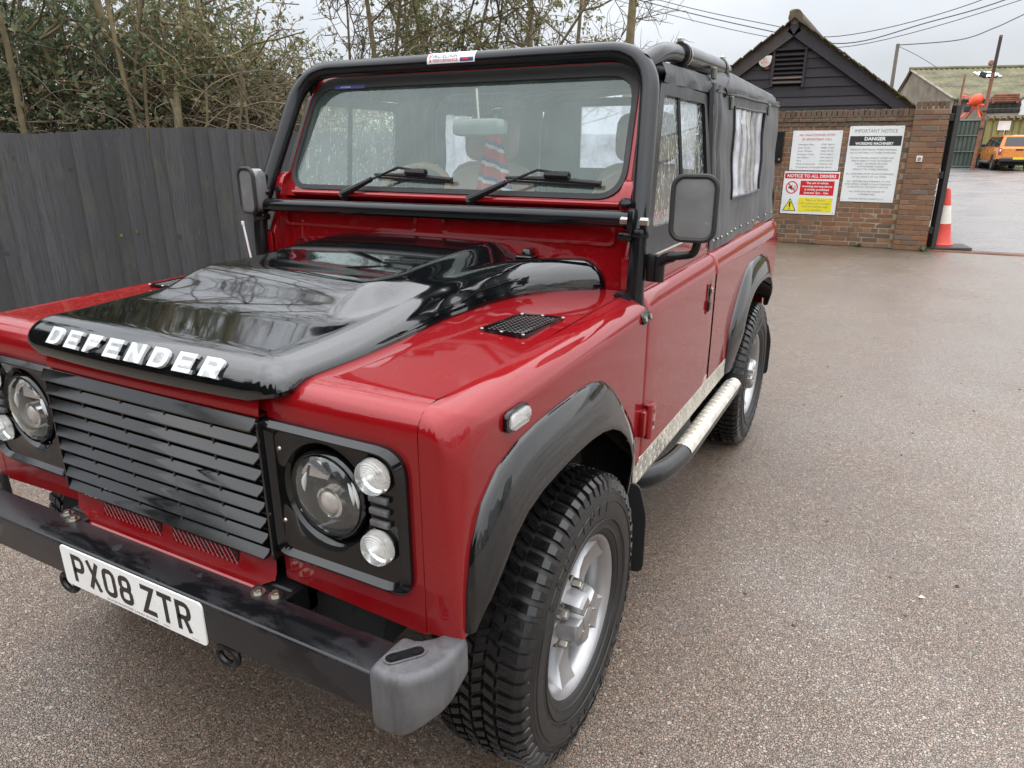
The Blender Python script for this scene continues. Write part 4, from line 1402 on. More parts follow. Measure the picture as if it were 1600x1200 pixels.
bm = B(); lathe(bm, [(0.0, 0.0), (0.145, 0.0), (0.150, -0.012), (0.150, -0.03), (0.19, -0.032), (0.19, -0.05)], (0, 0, 0), (1, 0, 0), 40); sub('brake_disc', bm, MAT['brake'])
for k in range(5):
    a = 2 * PI * (k + 0.5) / 5
    bm = B()
    c = Vector((0, 0.0825 * math.sin(a), 0.0825 * math.cos(a)))
    lathe(bm, [(0.018, 0.03), (0.018, 0.072), (0.013, 0.074)], c, (1, 0, 0), 20)
    lathe(bm, [(0.0145, 0.070), (0.0145, 0.096), (0.0125, 0.101), (0.0, 0.103)], c, (1, 0, 0), 6)
    sub('wheel_nut', bm, MAT['steel'], smooth=20)
def side_text(s, rad, ang0, step, size, mat):
    for i, ch in enumerate(s):
        if ch == ' ': continue
        a = ang0 + step * i
        u = Vector((0, math.cos(a), -math.sin(a))); v = Vector((0, math.sin(a), math.cos(a)))
        xx = 0.1336 if rad > 0.28 else 0.131
        o = text_obj('tyre_letter', ch, size, mat, Vector((xx, rad * math.sin(a), rad * math.cos(a))), u, v, None, 0.0016, bold=0.0012)
        yield o
def join_letters(gen, name):
    os_ = list(gen)
    bm = B()
    for o in os_:
        bm.from_mesh(o.data)
        me = o.data
        bpy.data.objects.remove(o); bpy.data.meshes.remove(me)
    return sub(name, bm, MAT['tyre'], rec=False, smooth=0)
join_letters(side_text('SENTINEL', 0.292, R(-30), R(10.2), 0.040, MAT['tyre']), 'raised_lettering')
join_letters(side_text('SENTINEL', 0.292, R(150), R(10.2), 0.040, MAT['tyre']), 'raised_lettering')
join_letters(side_text('RADIAL TUBELESS', 0.276, R(232), R(4.6), 0.020, MAT['tyre']), 'raised_lettering')
for (x, y, fl, rot) in ((0.768, 2.36, False, 0.7), (-0.768, 0.0, True, 0.3), (-0.768, 2.36, True, 1.1)):
    w = copy_tree(w0, car)
    w.location = (x, y, 0.3816)
    w.rotation_euler = (rot, 0, PI if fl else 0)
w0.rotation_euler = (R(22), 0, 0)

# ---------------------------------------------------------------- scuttle (bulkhead) and windscreen frame
WSB = Vector((0, 0.652, 1.376)); WSN = Vector((0, -1, 0.4852)).normalized()
WU = Vector((0, 0.4852, 1)).normalized()          # up the glass
def wsp(x, z, off=0.0):
    """point on the windscreen plane at height z"""
    return Vector((x, 0.652 + (z - 1.376) * 0.4852, z)) + WSN * off
bm = B()
sc_w = [(1.12, 0.762), (1.20, 0.752), (1.30, 0.744), (1.345, 0.738), (1.362, 0.730)]
rows = []
for z, w in sc_w:
    y = 0.612 + (z - 1.12) * 0.07
    row = []
    for k in range(33):
        x = -w + 2 * w * k / 32
        ax = abs(x)
        # two pressed recesses
        rec = smoothstep(0.035, 0.05, ax) * smoothstep(w - 0.03, w - 0.05, ax)
        row.append((x, y + 0.02 * (ax / w) ** 6, z))
    rows.append(row)
grid(bm, rows)
top_ = rows[-1]
grid(bm, [top_, [(p[0], p[1] + 0.012, p[2] + 0.012) for p in top_], [(p[0], p[1] + 0.07, p[2] + 0.016) for p in top_]])
for s in (0, -1):
    e = [r_[s] for r_ in rows]
    grid(bm, [e, [(p[0], p[1] + 0.30, p[2]) for p in e]])
scuttle = part('scuttle_panel', bm, MAT['red'])
for sx in (1, -1):
    bm = B()
    o_ = rrect(0.645, 0.072, 0.022, 5, 0.376 * sx, 1.312); i_ = rrect(0.620, 0.052, 0.016, 5, 0.376 * sx, 1.312)
    frame_ring(bm, o_, i_, (0, -0.005, 0), (0, 0.6255, 0), (1, 0, 0), (0, 0, 1))
    part('pressed_panel', bm, MAT['red'], scuttle)
# side post of the scuttle down to the wing, behind the bonnet
def post():
    bm = B()
    prism(bm, [(0.60, 0.60), (0.60, 1.25), (0.66, 1.37), (0.92, 1.37), (0.62, 0.60)], (0.03, 0, 0), (0.738, 0, 0), (0, 1, 0), (0, 0, 1), bev=0.006, seg=2)
    return bm
pair('door_post', post(), MAT['red'])
# windscreen frame
NSEG = 8
outer = [(-.722, 1.385), (.722, 1.385), (.690, 1.838), (-.690, 1.838)]
inner = [(-.705, 1.412), (.705, 1.412), (.676, 1.820), (-.676, 1.820)]
rub = [(-.690, 1.426), (.690, 1.426), (.662, 1.782), (-.662, 1.782)]
def wring(bm, o_, i_, ro, ri, d0, d1):
    po, pi = rpoly(o_, ro, NSEG), rpoly(i_, ri, NSEG)
    n = len(po)
    a = [bm.verts.new(wsp(x, z, d1)) for x, z in po]; b = [bm.verts.new(wsp(x, z, d1)) for x, z in pi]
    c = [bm.verts.new(wsp(x, z, d0)) for x, z in po]; e = [bm.verts.new(wsp(x, z, d0)) for x, z in pi]
    for k in range(n):
        j = (k + 1) % n
        bm.faces.new((a[k], b[k], b[j], a[j])); bm.faces.new((a[k], a[j], c[j], c[k])); bm.faces.new((b[k], e[k], e[j], b[j])); bm.faces.new((c[k], c[j], e[j], e[k]))
bm = B(); wring(bm, outer, inner, [.02, .02, .09, .09], [.10, .10, .10, .10], -0.025, 0.006)
wsf = part('windscreen_frame', bm, MAT['red'])
bm = B(); wring(bm, [(x * 1.004, z + (0.001 if z > 1.6 else -0.002)) for x, z in inner], rub, .10, .085, -0.006, 0.012)
part('rubber_seal', bm, MAT['rubber'], wsf)
bm = B()
vs_ = [bm.verts.new(wsp(x, z, 0.005)) for x, z in rpoly([(x * 1.01, z + (0.006 if z > 1.6 else -0.006)) for x, z in rub], .085, NSEG)]
bm.faces.new(vs_)
part('windscreen_glass', bm, MAT['windscreen'], wsf, smooth=0)
# red rail under the glass, hinge ears
bm = B()
tube(bm, [wsp(-.66, 1.393, 0.018), wsp(.70, 1.393, 0.018)], 0.0095, 10)
part('screen_rail', bm, MAT['red'], wsf)
for sx in (1, -1):
    bm = B()
    prism(bm, rpoly([(0.650, 1.33), (0.62, 1.40), (0.655, 1.475), (0.70, 1.475), (0.70, 1.33)], 0.02, 4), (0.035 * sx, 0, 0), (0.705 * sx, 0, 0), (0, 1, 0), (0, 0, 1), bev=0.004)
    part('frame_hinge', bm, MAT['red'], wsf)
    bm = B()
    lathe(bm, [(0.017, 0), (0.017, 0.01), (0.012, 0.02), (0, 0.022)], (0.722 * sx, 0.640, 1.405), (0, -1, 0.3), 14)
    part('hinge_knob', bm, MAT['black_plastic'], wsf)
# screen stickers
bm = B()
for (x0, x1, z0, z1) in ((-.575, -.425, 1.778, 1.7905),):
    bm.faces.new([bm.verts.new(wsp(x, z, 0.0135)) for x, z in ((x0, z0), (x1, z0), (x1, z1), (x0, z1))])
sk = part('sun_strip_sticker', bm, MAT['print_blue'], wsf)
text_obj('sticker_text', 'NATIONAL', 0.010, MAT['sign_white'], wsp(-.52, 1.7815, 0.0138), (1, 0, 0), WU, sk, 0.0001)
# wipers
for (px_, b0, b1) in ((-.396, -.269, .074), (.166, .284, .628)):
    bm = B()
    pv = wsp(px_, 1.388, 0.030)
    el = wsp(px_ + 0.245, 1.478, 0.050)
    cl = wsp((b0 + b1) / 2 + 0.01, 1.468, 0.040)
    lathe(bm, [(0.018, -0.03), (0.018, 0.0), (0.013, 0.008), (0, 0.009)], pv, WSN, 14)
    tube(bm, [pv, pv * 0.45 + el * 0.55 + WSN * 0.006], [0.014, 0.009], 8, sq=1.0)
    tube(bm, [pv * 0.5 + el * 0.5 + WSN * 0.005, el, cl + Vector((0.06, 0, 0))], 0.0045, 7)
    wp = part('wiper', bm, MAT['black_plastic'])
    bm = B()
    m = cl
    tube(bm, [m + Vector((-0.03, 0, 0.0)), m + Vector((0.055, 0, -0.002))], 0.013, 8)
    part('wiper_clip', bm, MAT['black_plastic'], wp)
    bm = B()
    tube(bm, [wsp(b0, 1.463, 0.024), wsp((b0 + b1) / 2, 1.460, 0.028), wsp(b1, 1.452, 0.024)], [0.005, 0.009, 0.007], 8)
    tube(bm, [wsp(b0, 1.457, 0.014), wsp(b1, 1.446, 0.014)], 0.004, 6)
    part('wiper_blade', bm, MAT['rubber'], wp)

# ---------------------------------------------------------------- front hoop of the cage
hp = [(-0.775, 0.600, 1.365), (-0.745, 0.700, 1.61), (-0.708, 0.813, 1.845), (0.706, 0.813, 1.845), (0.752, 0.700, 1.61), (0.783, 0.600, 1.375)]
hp = [(-0.790, 0.583, 1.330), (-0.712, 0.820, 1.855), (0.722, 0.820, 1.855), (0.790, 0.583, 1.330)]
bm = B()
tube(bm, arc_path(hp, [0.15, 0.15], 10), 0.030, 20)
cage = part('roll_cage', bm, MAT['tube'])
# legs to the wing, with feet
for sx in (1, -1):
    bm = B()
    tube(bm, arc_path([(0.788 * sx, 0.588, 1.350), (0.790 * sx, 0.575, 1.25), (0.788 * sx, 0.572, 1.075)], 0.08, 6), 0.027, 18)
    part('leg', bm, MAT['tube'], cage)
    bm = B()
    lathe(bm, [(0.031, -0.012), (0.034, 0), (0.031, 0.012)], (0.789 * sx, 0.582, 1.325), (0, 0.1, 1), 18)
    part('sleeve', bm, MAT['tube'], cage)
    bm = B()
    prism(bm, rpoly([(0.738, 1.152), (0.772, 1.147), (0.815, 1.112), (0.840, 1.078), (0.843, 1.062), (0.828, 1.065), (0.81, 1.085), (0.775, 1.133), (0.738, 1.141)], 0.006, 2), (0, 0.075, 0), (0, 0.517, 0), (sx, 0, 0), (0, 0, 1), bev=0.003)
    tube(bm, [(0.788 * sx, 0.573, 1.15), (0.790 * sx, 0.573, 1.075)], [0.028, 0.034], 14)
    ft = part('foot', bm, MAT['tube'], cage)
    for yy in (0.533, 0.578):
        bm = B()
        lathe(bm, [(0.010, 0), (0.010, 0.006), (0, 0.007)], (0.838 * sx, yy, 1.078), (sx, 0, 0.25), 6)
        part('bolt', bm, MAT['steel'], cage)
# cross bar below the glass with bolted lugs
bm = B()
tube(bm, [(-0.755, 0.575, 1.354), (0.765, 0.575, 1.366)], 0.0255, 20)
part('cross_bar', bm, MAT['tube'], cage)
for sx in (1, -1):
    bm = B()
    zc = 1.362 if sx > 0 else 1.354
    box(bm, (0.770 * sx, 0.570, zc), (0.020, 0.055, 0.075), bev=0.008, seg=2)
    lathe(bm, [(0.022, -0.018), (0.026, 0), (0.022, 0.018)], (0.752 * sx, 0.575, zc), (1, 0, 0), 16)
    box(bm, (0.755 * sx, 0.565, zc - 0.045), (0.045, 0.04, 0.028), bev=0.008, seg=2)
    lathe(bm, [(0.016, 0), (0.019, 0.012), (0.012, 0.024), (0, 0.026)], (0.742 * sx, 0.585, zc + 0.040), (0, -0.2, 1), 14)
    part('bar_clamp', bm, MAT['tube'], cage)
    for dx in (-0.030, 0.030):
        bm = B()
        lathe(bm, [(0.0135, -0.011), (0.0135, 0.011), (0.011, 0.013), (0, 0.0135)], ((0.782 + dx) * sx, 0.552, zc), (sx if dx > 0 else -sx, 0, 0), 6)
        part('bolt', bm, MAT['steel'], cage)
# sticker wrapped round the hoop
def wrapped(x0, x1, a0, a1, rr=0.0307, y=0.820, z=1.855, n=10):
    bm = B()
    rows = []
    for k in range(n + 1):
        a = R(a0 + (a1 - a0) * k / n)
        rows.append([(x, y - rr * math.cos(a), z + rr * math.sin(a)) for x in (x0, x1)])
    grid(bm, rows)
    return bm
st_ = part('maker_sticker', wrapped(-0.098, 0.100, -12, 85), MAT['sign_white'], cage, rec=False)
part('sticker_flag', wrapped(0.040, 0.094, -6, 18, 0.0311), MAT['print_blue'], st_, rec=False) if False else part('sticker_flag', wrapped(0.040, 0.094, -6, 18, 0.0311), MAT['print_blue'], cage, rec=False)
part('sticker_flag', wrapped(0.050, 0.075, 0, 14, 0.0314), MAT['print_red'], cage, rec=False)
def tube_text(s, size, x, ang, mat, width):
    a = R(ang)
    n = Vector((0, -math.cos(a), math.sin(a))); v = Vector((0, math.sin(a), math.cos(a)))
    return text_obj('sticker_text', s, size, mat, Vector((x, 0.820, 1.855)) + n * 0.0318, (1, 0, 0), v, cage, 0.0001, width=width)
tube_text('PROTECTION', 0.020, -0.022, 22, MAT['print_blue'], 0.098)
tube_text('& PERFORMANCE', 0.014, -0.028, -2, MAT['print_red'], 0.118)
tube_text('P', 0.024, -0.082, 20, MAT['print_red'], 0.014)
# rear braces from hoop corners, sleeved, into the canvas
for sx in (1, -1):
    bm = B()
    tube(bm, arc_path([(0.700 * sx, 0.800, 1.815), (0.722 * sx, 0.93, 1.864), (0.715 * sx, 1.16, 1.868), (0.700 * sx, 1.90, 1.876)], 0.12, 8), 0.030, 18)
    part('brace', bm, MAT['tube'], cage)
    bm = B()
    tube(bm, [(0.7165 * sx, 1.12, 1.869), (0.702 * sx, 1.79, 1.876)], 0.037, 20)
    part('brace_sleeve', bm, MAT['sleeve'] if 'sleeve' in MAT else MAT['black_plastic'], cage)
    for yy in (1.13, 1.165, 1.765, 1.80):
        bm = B()
        cxx = (0.7165 - 0.0145 * (yy - 1.12) / 0.67) * sx; zz = 1.869 + 0.007 * (yy - 1.12) / 0.67
        lathe(bm, [(0.0375, -0.006), (0.0395, -0.006), (0.0395, 0.006), (0.0375, 0.006)], (cxx, yy, zz), (0, 1, 0), 24)
        part('hose_clip', bm, MAT['steel'] if yy in (1.165, 1.80) else MAT['rubber'], cage)
    for yy in (1.14, 1.785):
        bm = B(); box(bm, (0.715 * sx, yy, 1.915), (0.018, 0.025, 0.016), bev=0.003)
        part('clip_screw', bm, MAT['steel'], cage)
    # rubber boot where the brace meets the hoop in the canvas
    bm = B()
    tube(bm, [(0.702 * sx, 1.79, 1.874), (0.708 * sx, 1.80, 1.83), (0.735 * sx, 1.70, 1.775)], [0.038, 0.040, 0.030], 14)
    part('boot', bm, MAT['rubber'], cage)
    bm = B(); box(bm, (0.752 * sx, 1.50, 1.835), (0.018, 0.03, 0.045), bev=0.005); part('toggle', bm, MAT['toggle'] if 'toggle' in MAT else MAT['steel'], cage)
# ---------------------------------------------------------------- doors and tub
# cross-section of the body side: (x, z) from the sill up over the shoulder
def side_sec(top=1.246, xt=0.790):
    s = [(WB, 0.600), (WB, 0.75), (WB, 0.92), (WB, 1.060)]
    for k in range(1, 9):
        a = PI / 2 * k / 8
        s.append((WB - 0.045 * (1 - math.cos(a)) , 1.060 + 0.085 * math.sin(a)))
    s += [(xt + 0.001, 1.160), (xt, 1.175), (xt - 0.002, top)]
    return s
def door_bm():
    bm = B()
    s = side_sec()
    y0, y1 = 0.583, 1.494
    yb = lambda z: y1
    ys = [y0 - 0.0, y0 + 0.006] + list(np.linspace(y0 + 0.02, y1 - 0.02, 10)) + [y1 - 0.006, y1]
    rows = []
    for i, y in enumerate(ys):
        ins = 0.006 if i in (0, len(ys) - 1) else (0.0015 if i in (1, len(ys) - 2) else 0.0)
        rows.append([(x - ins, y, z) for x, z in s])
    grid(bm, rows)
    for r_ in (rows[0], rows[-1]):
        grid(bm, [r_, [(p[0] - 0.045, p[1], p[2]) for p in r_]])
    # top ledge and bottom edge
    grid(bm, [[r_[-1] for r_ in rows], [(r_[-1][0] - 0.04, r_[-1][1], r_[-1][2]) for r_ in rows]])
    grid(bm, [[r_[0] for r_ in rows], [(r_[0][0] - 0.04, r_[0][1], r_[0][2]) for r_ in rows]])
    return bm
def wframe(sx):
    """black door top: outline in (y, z), leaning inwards with height"""
    o_ = [(0.625, 1.248), (1.492, 1.248), (1.478, 1.758), (0.868, 1.772)]
    i_ = [(0.715, 1.330), (1.440, 1.318), (1.430, 1.722), (0.905, 1.730)]
    xw = lambda z: 0.800 - (z - 1.248) * 0.115
    bm = B()
    po, pi = rpoly(o_, [.004, .004, .03, .03], 4), rpoly(i_, [.02] * 4, 4)
    n = len(po)
    P = lambda p, d: bm.verts.new(((xw(p[1]) + d) * sx, p[0], p[1]))
    a = [P(p, 0) for p in po]; b = [P(p, -0.002) for p in pi]; c = [P(p, -0.03) for p in po]; e = [P(p, -0.03) for p in pi]
    for k in range(n):
        j = (k + 1) % n
        bm.faces.new((a[k], b[k], b[j], a[j])); bm.faces.new((a[k], a[j], c[j], c[k])); bm.faces.new((b[k], e[k], e[j], b[j])); bm.faces.new((c[k], c[j], e[j], e[k]))
    gb = B()
    gb.faces.new([gb.verts.new(((xw(p[1]) - 0.016) * sx, p[0], p[1])) for p in rpoly([(0.705, 1.32), (1.45, 1.31), (1.44, 1.73), (0.90, 1.738)], .02, 3)])
    vb = B()
    tube(vb, [((xw(1.33) - .018) * sx, 1.10, 1.325), ((xw(1.73) - .018) * sx, 1.10, 1.728)], 0.012, 6)
    return bm, gb, vb
for sx in (1, -1):
    bm = door_bm()
    if sx < 0: bm = mirror_bm(bm)
    dr = part('door', bm, MAT['red'], smooth=40)
    fb, gb, vb = wframe(sx)
    part('window_frame', fb, MAT['black_plastic'], dr)
    part('window_glass', gb, MAT['side_glass'], dr, smooth=0)
    part('sliding_bar', vb, MAT['black_plastic'], dr)
    bm = B()
    box(bm, (0.806 * sx, 1.03, 1.249), (0.012, 0.86, 0.006), bev=0.002)
    part('bright_strip', bm, MAT['steel'], dr)
    # recessed paddle handle
    bm = B()
    box(bm, ((WB - 0.004) * sx, 1.372, 0.985), (0.012, 0.050, 0.120), bev=0.003)
    h = part('handle_recess', bm, MAT['dark'], dr)
    bm = B()
    frame_ring(bm, [(1.372 + p[0], 0.985 + p[1]) for p in rrect(0.056, 0.126, 0.006, 3)], [(1.372 + p[0], 0.985 + p[1]) for p in rrect(0.046, 0.116, 0.004, 3)], (0.004 * sx, 0, 0), ((WB) * sx, 0, 0), (0, 1, 0), (0, 0, 1))
    part('handle_rim', bm, MAT['red'], dr)
    bm = B()
    box(bm, ((WB + 0.006) * sx, 1.370, 0.955), (0.012, 0.030, 0.040), bev=0.004)
    box(bm, ((WB + 0.004) * sx, 1.378, 1.010), (0.010, 0.020, 0.030), bev=0.003)
    part('door_handle', bm, MAT['black_plastic'], dr)
    bm = B()
    lathe(bm, [(0.012, 0), (0.012, 0.008), (0, 0.009)], (WB * sx, 1.412, 1.010), (sx, 0, 0), 14)
    part('door_lock', bm, MAT['steel'], dr)
    # hinges
    for zc in (0.727,):
        bm = B()
        box(bm, ((WB + 0.010) * sx, 0.630, zc), (0.024, 0.058, 0.095), bev=0.006, seg=2)
        box(bm, ((WB + 0.008) * sx, 0.572, zc), (0.020, 0.045, 0.088), bev=0.005, seg=2)
        tube(bm, [((WB + 0.018) * sx, 0.592, zc - 0.058), ((WB + 0.018) * sx, 0.592, zc + 0.058)], 0.013, 12)
        hg = part('door_hinge', bm, MAT['red'], dr)
        for dz in (-0.022, 0.022):
            bm = B(); lathe(bm, [(0.009, 0), (0.009, 0.003), (0, 0.0035)], ((WB + 0.021) * sx, 0.640, zc + dz), (sx, 0, 0), 12)
            part('hinge_screw', bm, MAT['red'], dr)
    # side repeater
    bm = B()
    prism(bm, rrect(0.098, 0.044, 0.014, 5, -0.298, 1.052), (0.010 * sx, 0, 0), (WB * sx, 0, 0), (0, 1, 0), (0, 0, 1), bev=0.002)
    rp = part('side_repeater', bm, MAT['gloss_plastic'])
    bm = B()
    prism(bm, rrect(0.080, 0.033, 0.010, 5, -0.298, 1.052), (0.010 * sx, 0, 0), ((WB + .0095) * sx, 0, 0), (0, 1, 0), (0, 0, 1), bev=0.004, seg=2)
    part('lens', bm, MAT['lens_diffuse'], rp)
    bm = B(); box(bm, ((WB + 0.0105) * sx, -0.298, 1.052), (0.002, 0.07, 0.026)); part('reflector', bm, MAT['chrome'], rp)
# rear tub
def tub_bm():
    bm = B()
    s = side_sec(1.196, 0.782)
    y0, y1 = 1.504, 3.09
    rows = []
    for i, y in enumerate([y0, y0 + .006] + list(np.linspace(y0 + .03, y1 - .06, 14)) + [y1 - 0.03, y1 - 0.012, y1]):
        ins = {0: 0.006, 1: 0.001}.get(i, 0.0)
        if y > y1 - 0.04: ins = 0.02 * smoothstep(y1 - 0.04, y1, y)
        rows.append([(x - ins, y, max(z, 0.60)) for x, z in s])
    return rows
rows = tub_bm()
bm = B()
# upper rows above the arch: full length; lower rows are cut by the arch, so build flat side as polygon
zsplit = 1.060
up_rows = [[p for p in r_ if p[2] >= zsplit - 1e-6] for r_ in rows]
grid(bm, up_rows)
arch_r = [(1.875, 0.60), (1.90, .70), (1.955, .82), (2.05, .90), (2.17, .955), (2.34, .968), (2.52, .965), (2.66, .93), (2.77, .86), (2.83, .74), (2.85, .66)]
def zlow(y):
    if y <= 1.875: return 0.60
    if y >= 2.85: return 0.66
    return lerp_tab(arch_r, y)
ycol = sorted(set([1.504, 1.70, 1.8749, 2.8501, 2.97, 3.09] + [p[0] for p in arch_r]))
grid(bm, [[(WB, y, zlow(y)) for y in ycol], [(WB, y, 0.5 * (zlow(y) + 1.06)) for y in ycol], [(WB, y, 1.06) for y in ycol]])
bmesh.ops.remove_doubles(bm, verts=bm.verts, dist=0.0003)
grid(bm, [[(WB, 3.09, 0.66), (WB, 3.09, 1.06)], [(0.70, 3.09, 0.66), (0.70, 3.09, 1.06)]])
r0 = rows[0]; grid(bm, [r0, [(p[0] - 0.04, p[1], p[2]) for p in r0]])
grid(bm, [[r_[-1] for r_ in rows], [(r_[-1][0] - 0.06, r_[-1][1], r_[-1][2]) for r_ in rows]])
pair('rear_wing', bm, MAT['red'], smooth=40)
bm = B(); box(bm, (0, 3.075, 0.90), (1.58, 0.03, 0.56)); part('tailgate', bm, MAT['red'])
bm = B(); box(bm, (0, 2.30, 0.90), (1.46, 1.56, 0.05)); box(bm, (0, 1.05, 0.64), (1.5, 1.0, 0.03)); part('load_floor', bm, MAT['dark'])
# sill with chequer plate, tread pattern as raised lozenges
for sx in (1, -1):
    bm = B()
    box(bm, ((WB - 0.010) * sx, 1.195, 0.5555), (0.020, 1.35, 0.088), bev=0.002)
    sill = part('sill_plate', bm, MAT['chequer'])
    bm = B()
    k = 0
    for i in range(54):
        for j in range(3):
            y = 0.535 + 0.0247 * i + (0.0123 if j % 2 else 0)
            z = 0.527 + 0.028 * j
            if y > 1.862: continue
            ang = R(45) if (i + j) % 2 else R(-45)
            c_, s_ = math.cos(ang), math.sin(ang)
            L, Wd = 0.0125, 0.0036
            pts = [(-L, 0), (0, -Wd), (L, 0), (0, Wd)]
            b_ = [bm.verts.new((WB * sx, y + p[0] * c_ - p[1] * s_, z + p[0] * s_ + p[1] * c_)) for p in pts]
            t_ = bm.verts.new(((WB + 0.0022) * sx, y, z))
            for q in range(4): bm.faces.new((b_[q], b_[(q + 1) % 4], t_))
    part('tread_lozenges', bm, MAT['chequer'], sill, smooth=0)['kind'] = 'stuff'
    # side step
    bm = B()
    tube(bm, arc_path([(0.70 * sx, 0.66, 0.500), (0.835 * sx, 0.66, 0.478), (0.872 * sx, 0.93, 0.455), (0.872 * sx, 1.90, 0.455), (0.70 * sx, 1.98, 0.48)], [0.14, 0.16, 0.06], 8), 0.041, 20)
    step = part('side_step', bm, MAT['tube'])
    bm = B()
    rws = []
    for y in list(np.linspace(0.985, 1.895, 12)):
        rws.append([((0.872 + 0.0425 * math.cos(R(a))) * sx, y, 0.455 + 0.0425 * math.sin(R(a))) for a in range(20, 161, 14)])
    grid(bm, rws)
    tp = part('tread_plate', bm, MAT['chequer'], step, rec=False)
    bm = B()
    for i in range(36):
        for j in range(3):
            y = 0.998 + 0.0247 * i + (0.0123 if j % 2 else 0)
            a = R(52 + 32 * j)
            ang = R(45) if (i + j) % 2 else R(-45)
            c_, s_ = math.cos(ang), math.sin(ang)
            L, Wd = 0.0125, 0.0036
            def SP(du, dv, h):
                aa = a + dv / 0.0425
                return ((0.872 + (0.0425 + h) * math.cos(aa)) * sx, y + du, 0.455 + (0.0425 + h) * math.sin(aa))
            b_ = [bm.verts.new(SP(p[0] * c_ - p[1] * s_, p[0] * s_ + p[1] * c_, 0)) for p in ((-L, 0), (0, -Wd), (L, 0), (0, Wd))]
            t_ = bm.verts.new(SP(0, 0, 0.002))
            for q in range(4): bm.faces.new((b_[q], b_[(q + 1) % 4], t_))
    part('tread_lozenges', bm, MAT['chequer'], step, smooth=0)['kind'] = 'stuff'
    # mud flaps
    for (y, nm) in ((0.492, 'mud_flap'), (2.895, 'mud_flap')):
        bm = B()
        prism(bm, rpoly([(0.62, 0.22), (0.893, 0.225), (0.893, 0.44), (0.865, 0.545), (0.62, 0.545)], [.02, .03, .03, .02, .01], 3), (0, 0.008, 0), (0, y, 0), (sx, 0, 0), (0, 0, 1))
        part(nm, bm, MAT['rubber'])
    # rear lamps stubs
    bm = B(); lathe(bm, [(0.04, 0), (0.04, 0.03), (0, 0.04)], (0.76 * sx, 3.09, 0.98), (0, 1, 0), 18); part('tail_lamp', bm, MAT['print_red'])
# door mirrors
for sx in (1, -1):
    if sx > 0: c0 = Vector((0.958, 0.555, 1.408)); w_, h_m = 0.120, 0.174; yaw = R(4)
    else: c0 = Vector((-0.785, 0.555, 1.408)); w_, h_m = 0.098, 0.166; yaw = R(-10)
    nrm = Vector((math.sin(yaw), -math.cos(yaw), 0.03)).normalized()
    # glass is on the rear side in a car that is seen from the front: the photo shows the pale shell face towards us
    u = Vector((math.cos(yaw), math.sin(yaw), 0)); v = nrm.cross(u) * -1
    v = Vector((0, 0, 1))
    bm = B()
    prof = [(0.0, 0.034, .93), (0.0, 0.026, 1.0), (0, 0.0, 1.0), (0, -0.018, 0.985), (0, -0.025, 0.93), (0, -0.029, 0.6)]
    rings = []
    for (_, d, s_) in prof:
        rings.append([c0 + u * (p[0] * s_) + v * (p[1] * (s_ if s_ > .9 else s_)) - nrm * d for p in rrect(w_, h_m, 0.032, 6)])
    grid(bm, rings, True)
    bm.faces.new([bm.verts.new(p) for p in rings[-1]])
    bm.faces.new([bm.verts.new(p) for p in rings[0]])
    bmesh.ops.remove_doubles(bm, verts=bm.verts, dist=0.0003)
    mr = part('door_mirror', bm, MAT['mirror_shell'] if 'mirror_shell' in MAT else MAT['black_plastic'])
    bm = B()
    pts = [c0 + u * p[0] + v * p[1] + nrm * 0.024 for p in rrect(w_, h_m, 0.032, 6)]
    tube(bm, pts, 0.0075, 8, closed=True)
    part('mirror_rim', bm, MAT['rubber'], mr)
    if sx > 0:
        bm = B()
        tube(bm, arc_path([(0.856, 0.588, 1.243), (0.880, 0.580, 1.262), (0.965, 0.560, 1.278), (0.972, 0.558, 1.318)], [0.03, 0.02], 5), [0.017] * 6 + [0.012] * 8, 10)
        tube(bm, [(0.856, 0.588, 1.185), (0.856, 0.588, 1.262)], 0.016, 12)
        box(bm, (0.832, 0.592, 1.225), (0.036, 0.022, 0.085), bev=0.006, seg=2)
        part('mirror_arm', bm, MAT['black_plastic'], mr)
    else:
        bm = B()
        tube(bm, arc_path([(-0.78, 0.62, 1.24), (-0.79, 0.58, 1.25), (-0.785, 0.555, 1.322)], 0.02, 5), 0.013, 10)
        part('mirror_arm', bm, MAT['black_plastic'], mr)
# whip aerial stub on the far wing
bm = B(); tube(bm, [(-0.775, 0.50, 1.13), (-0.788, 0.49, 1.285)], 0.004, 8); lathe(bm, [(0.006, 0), (0.006, 0.012), (0, 0.014)], (-0.7885, 0.4895, 1.283), (0, 0, 1), 10)
part('aerial', bm, MAT['white_plastic'])

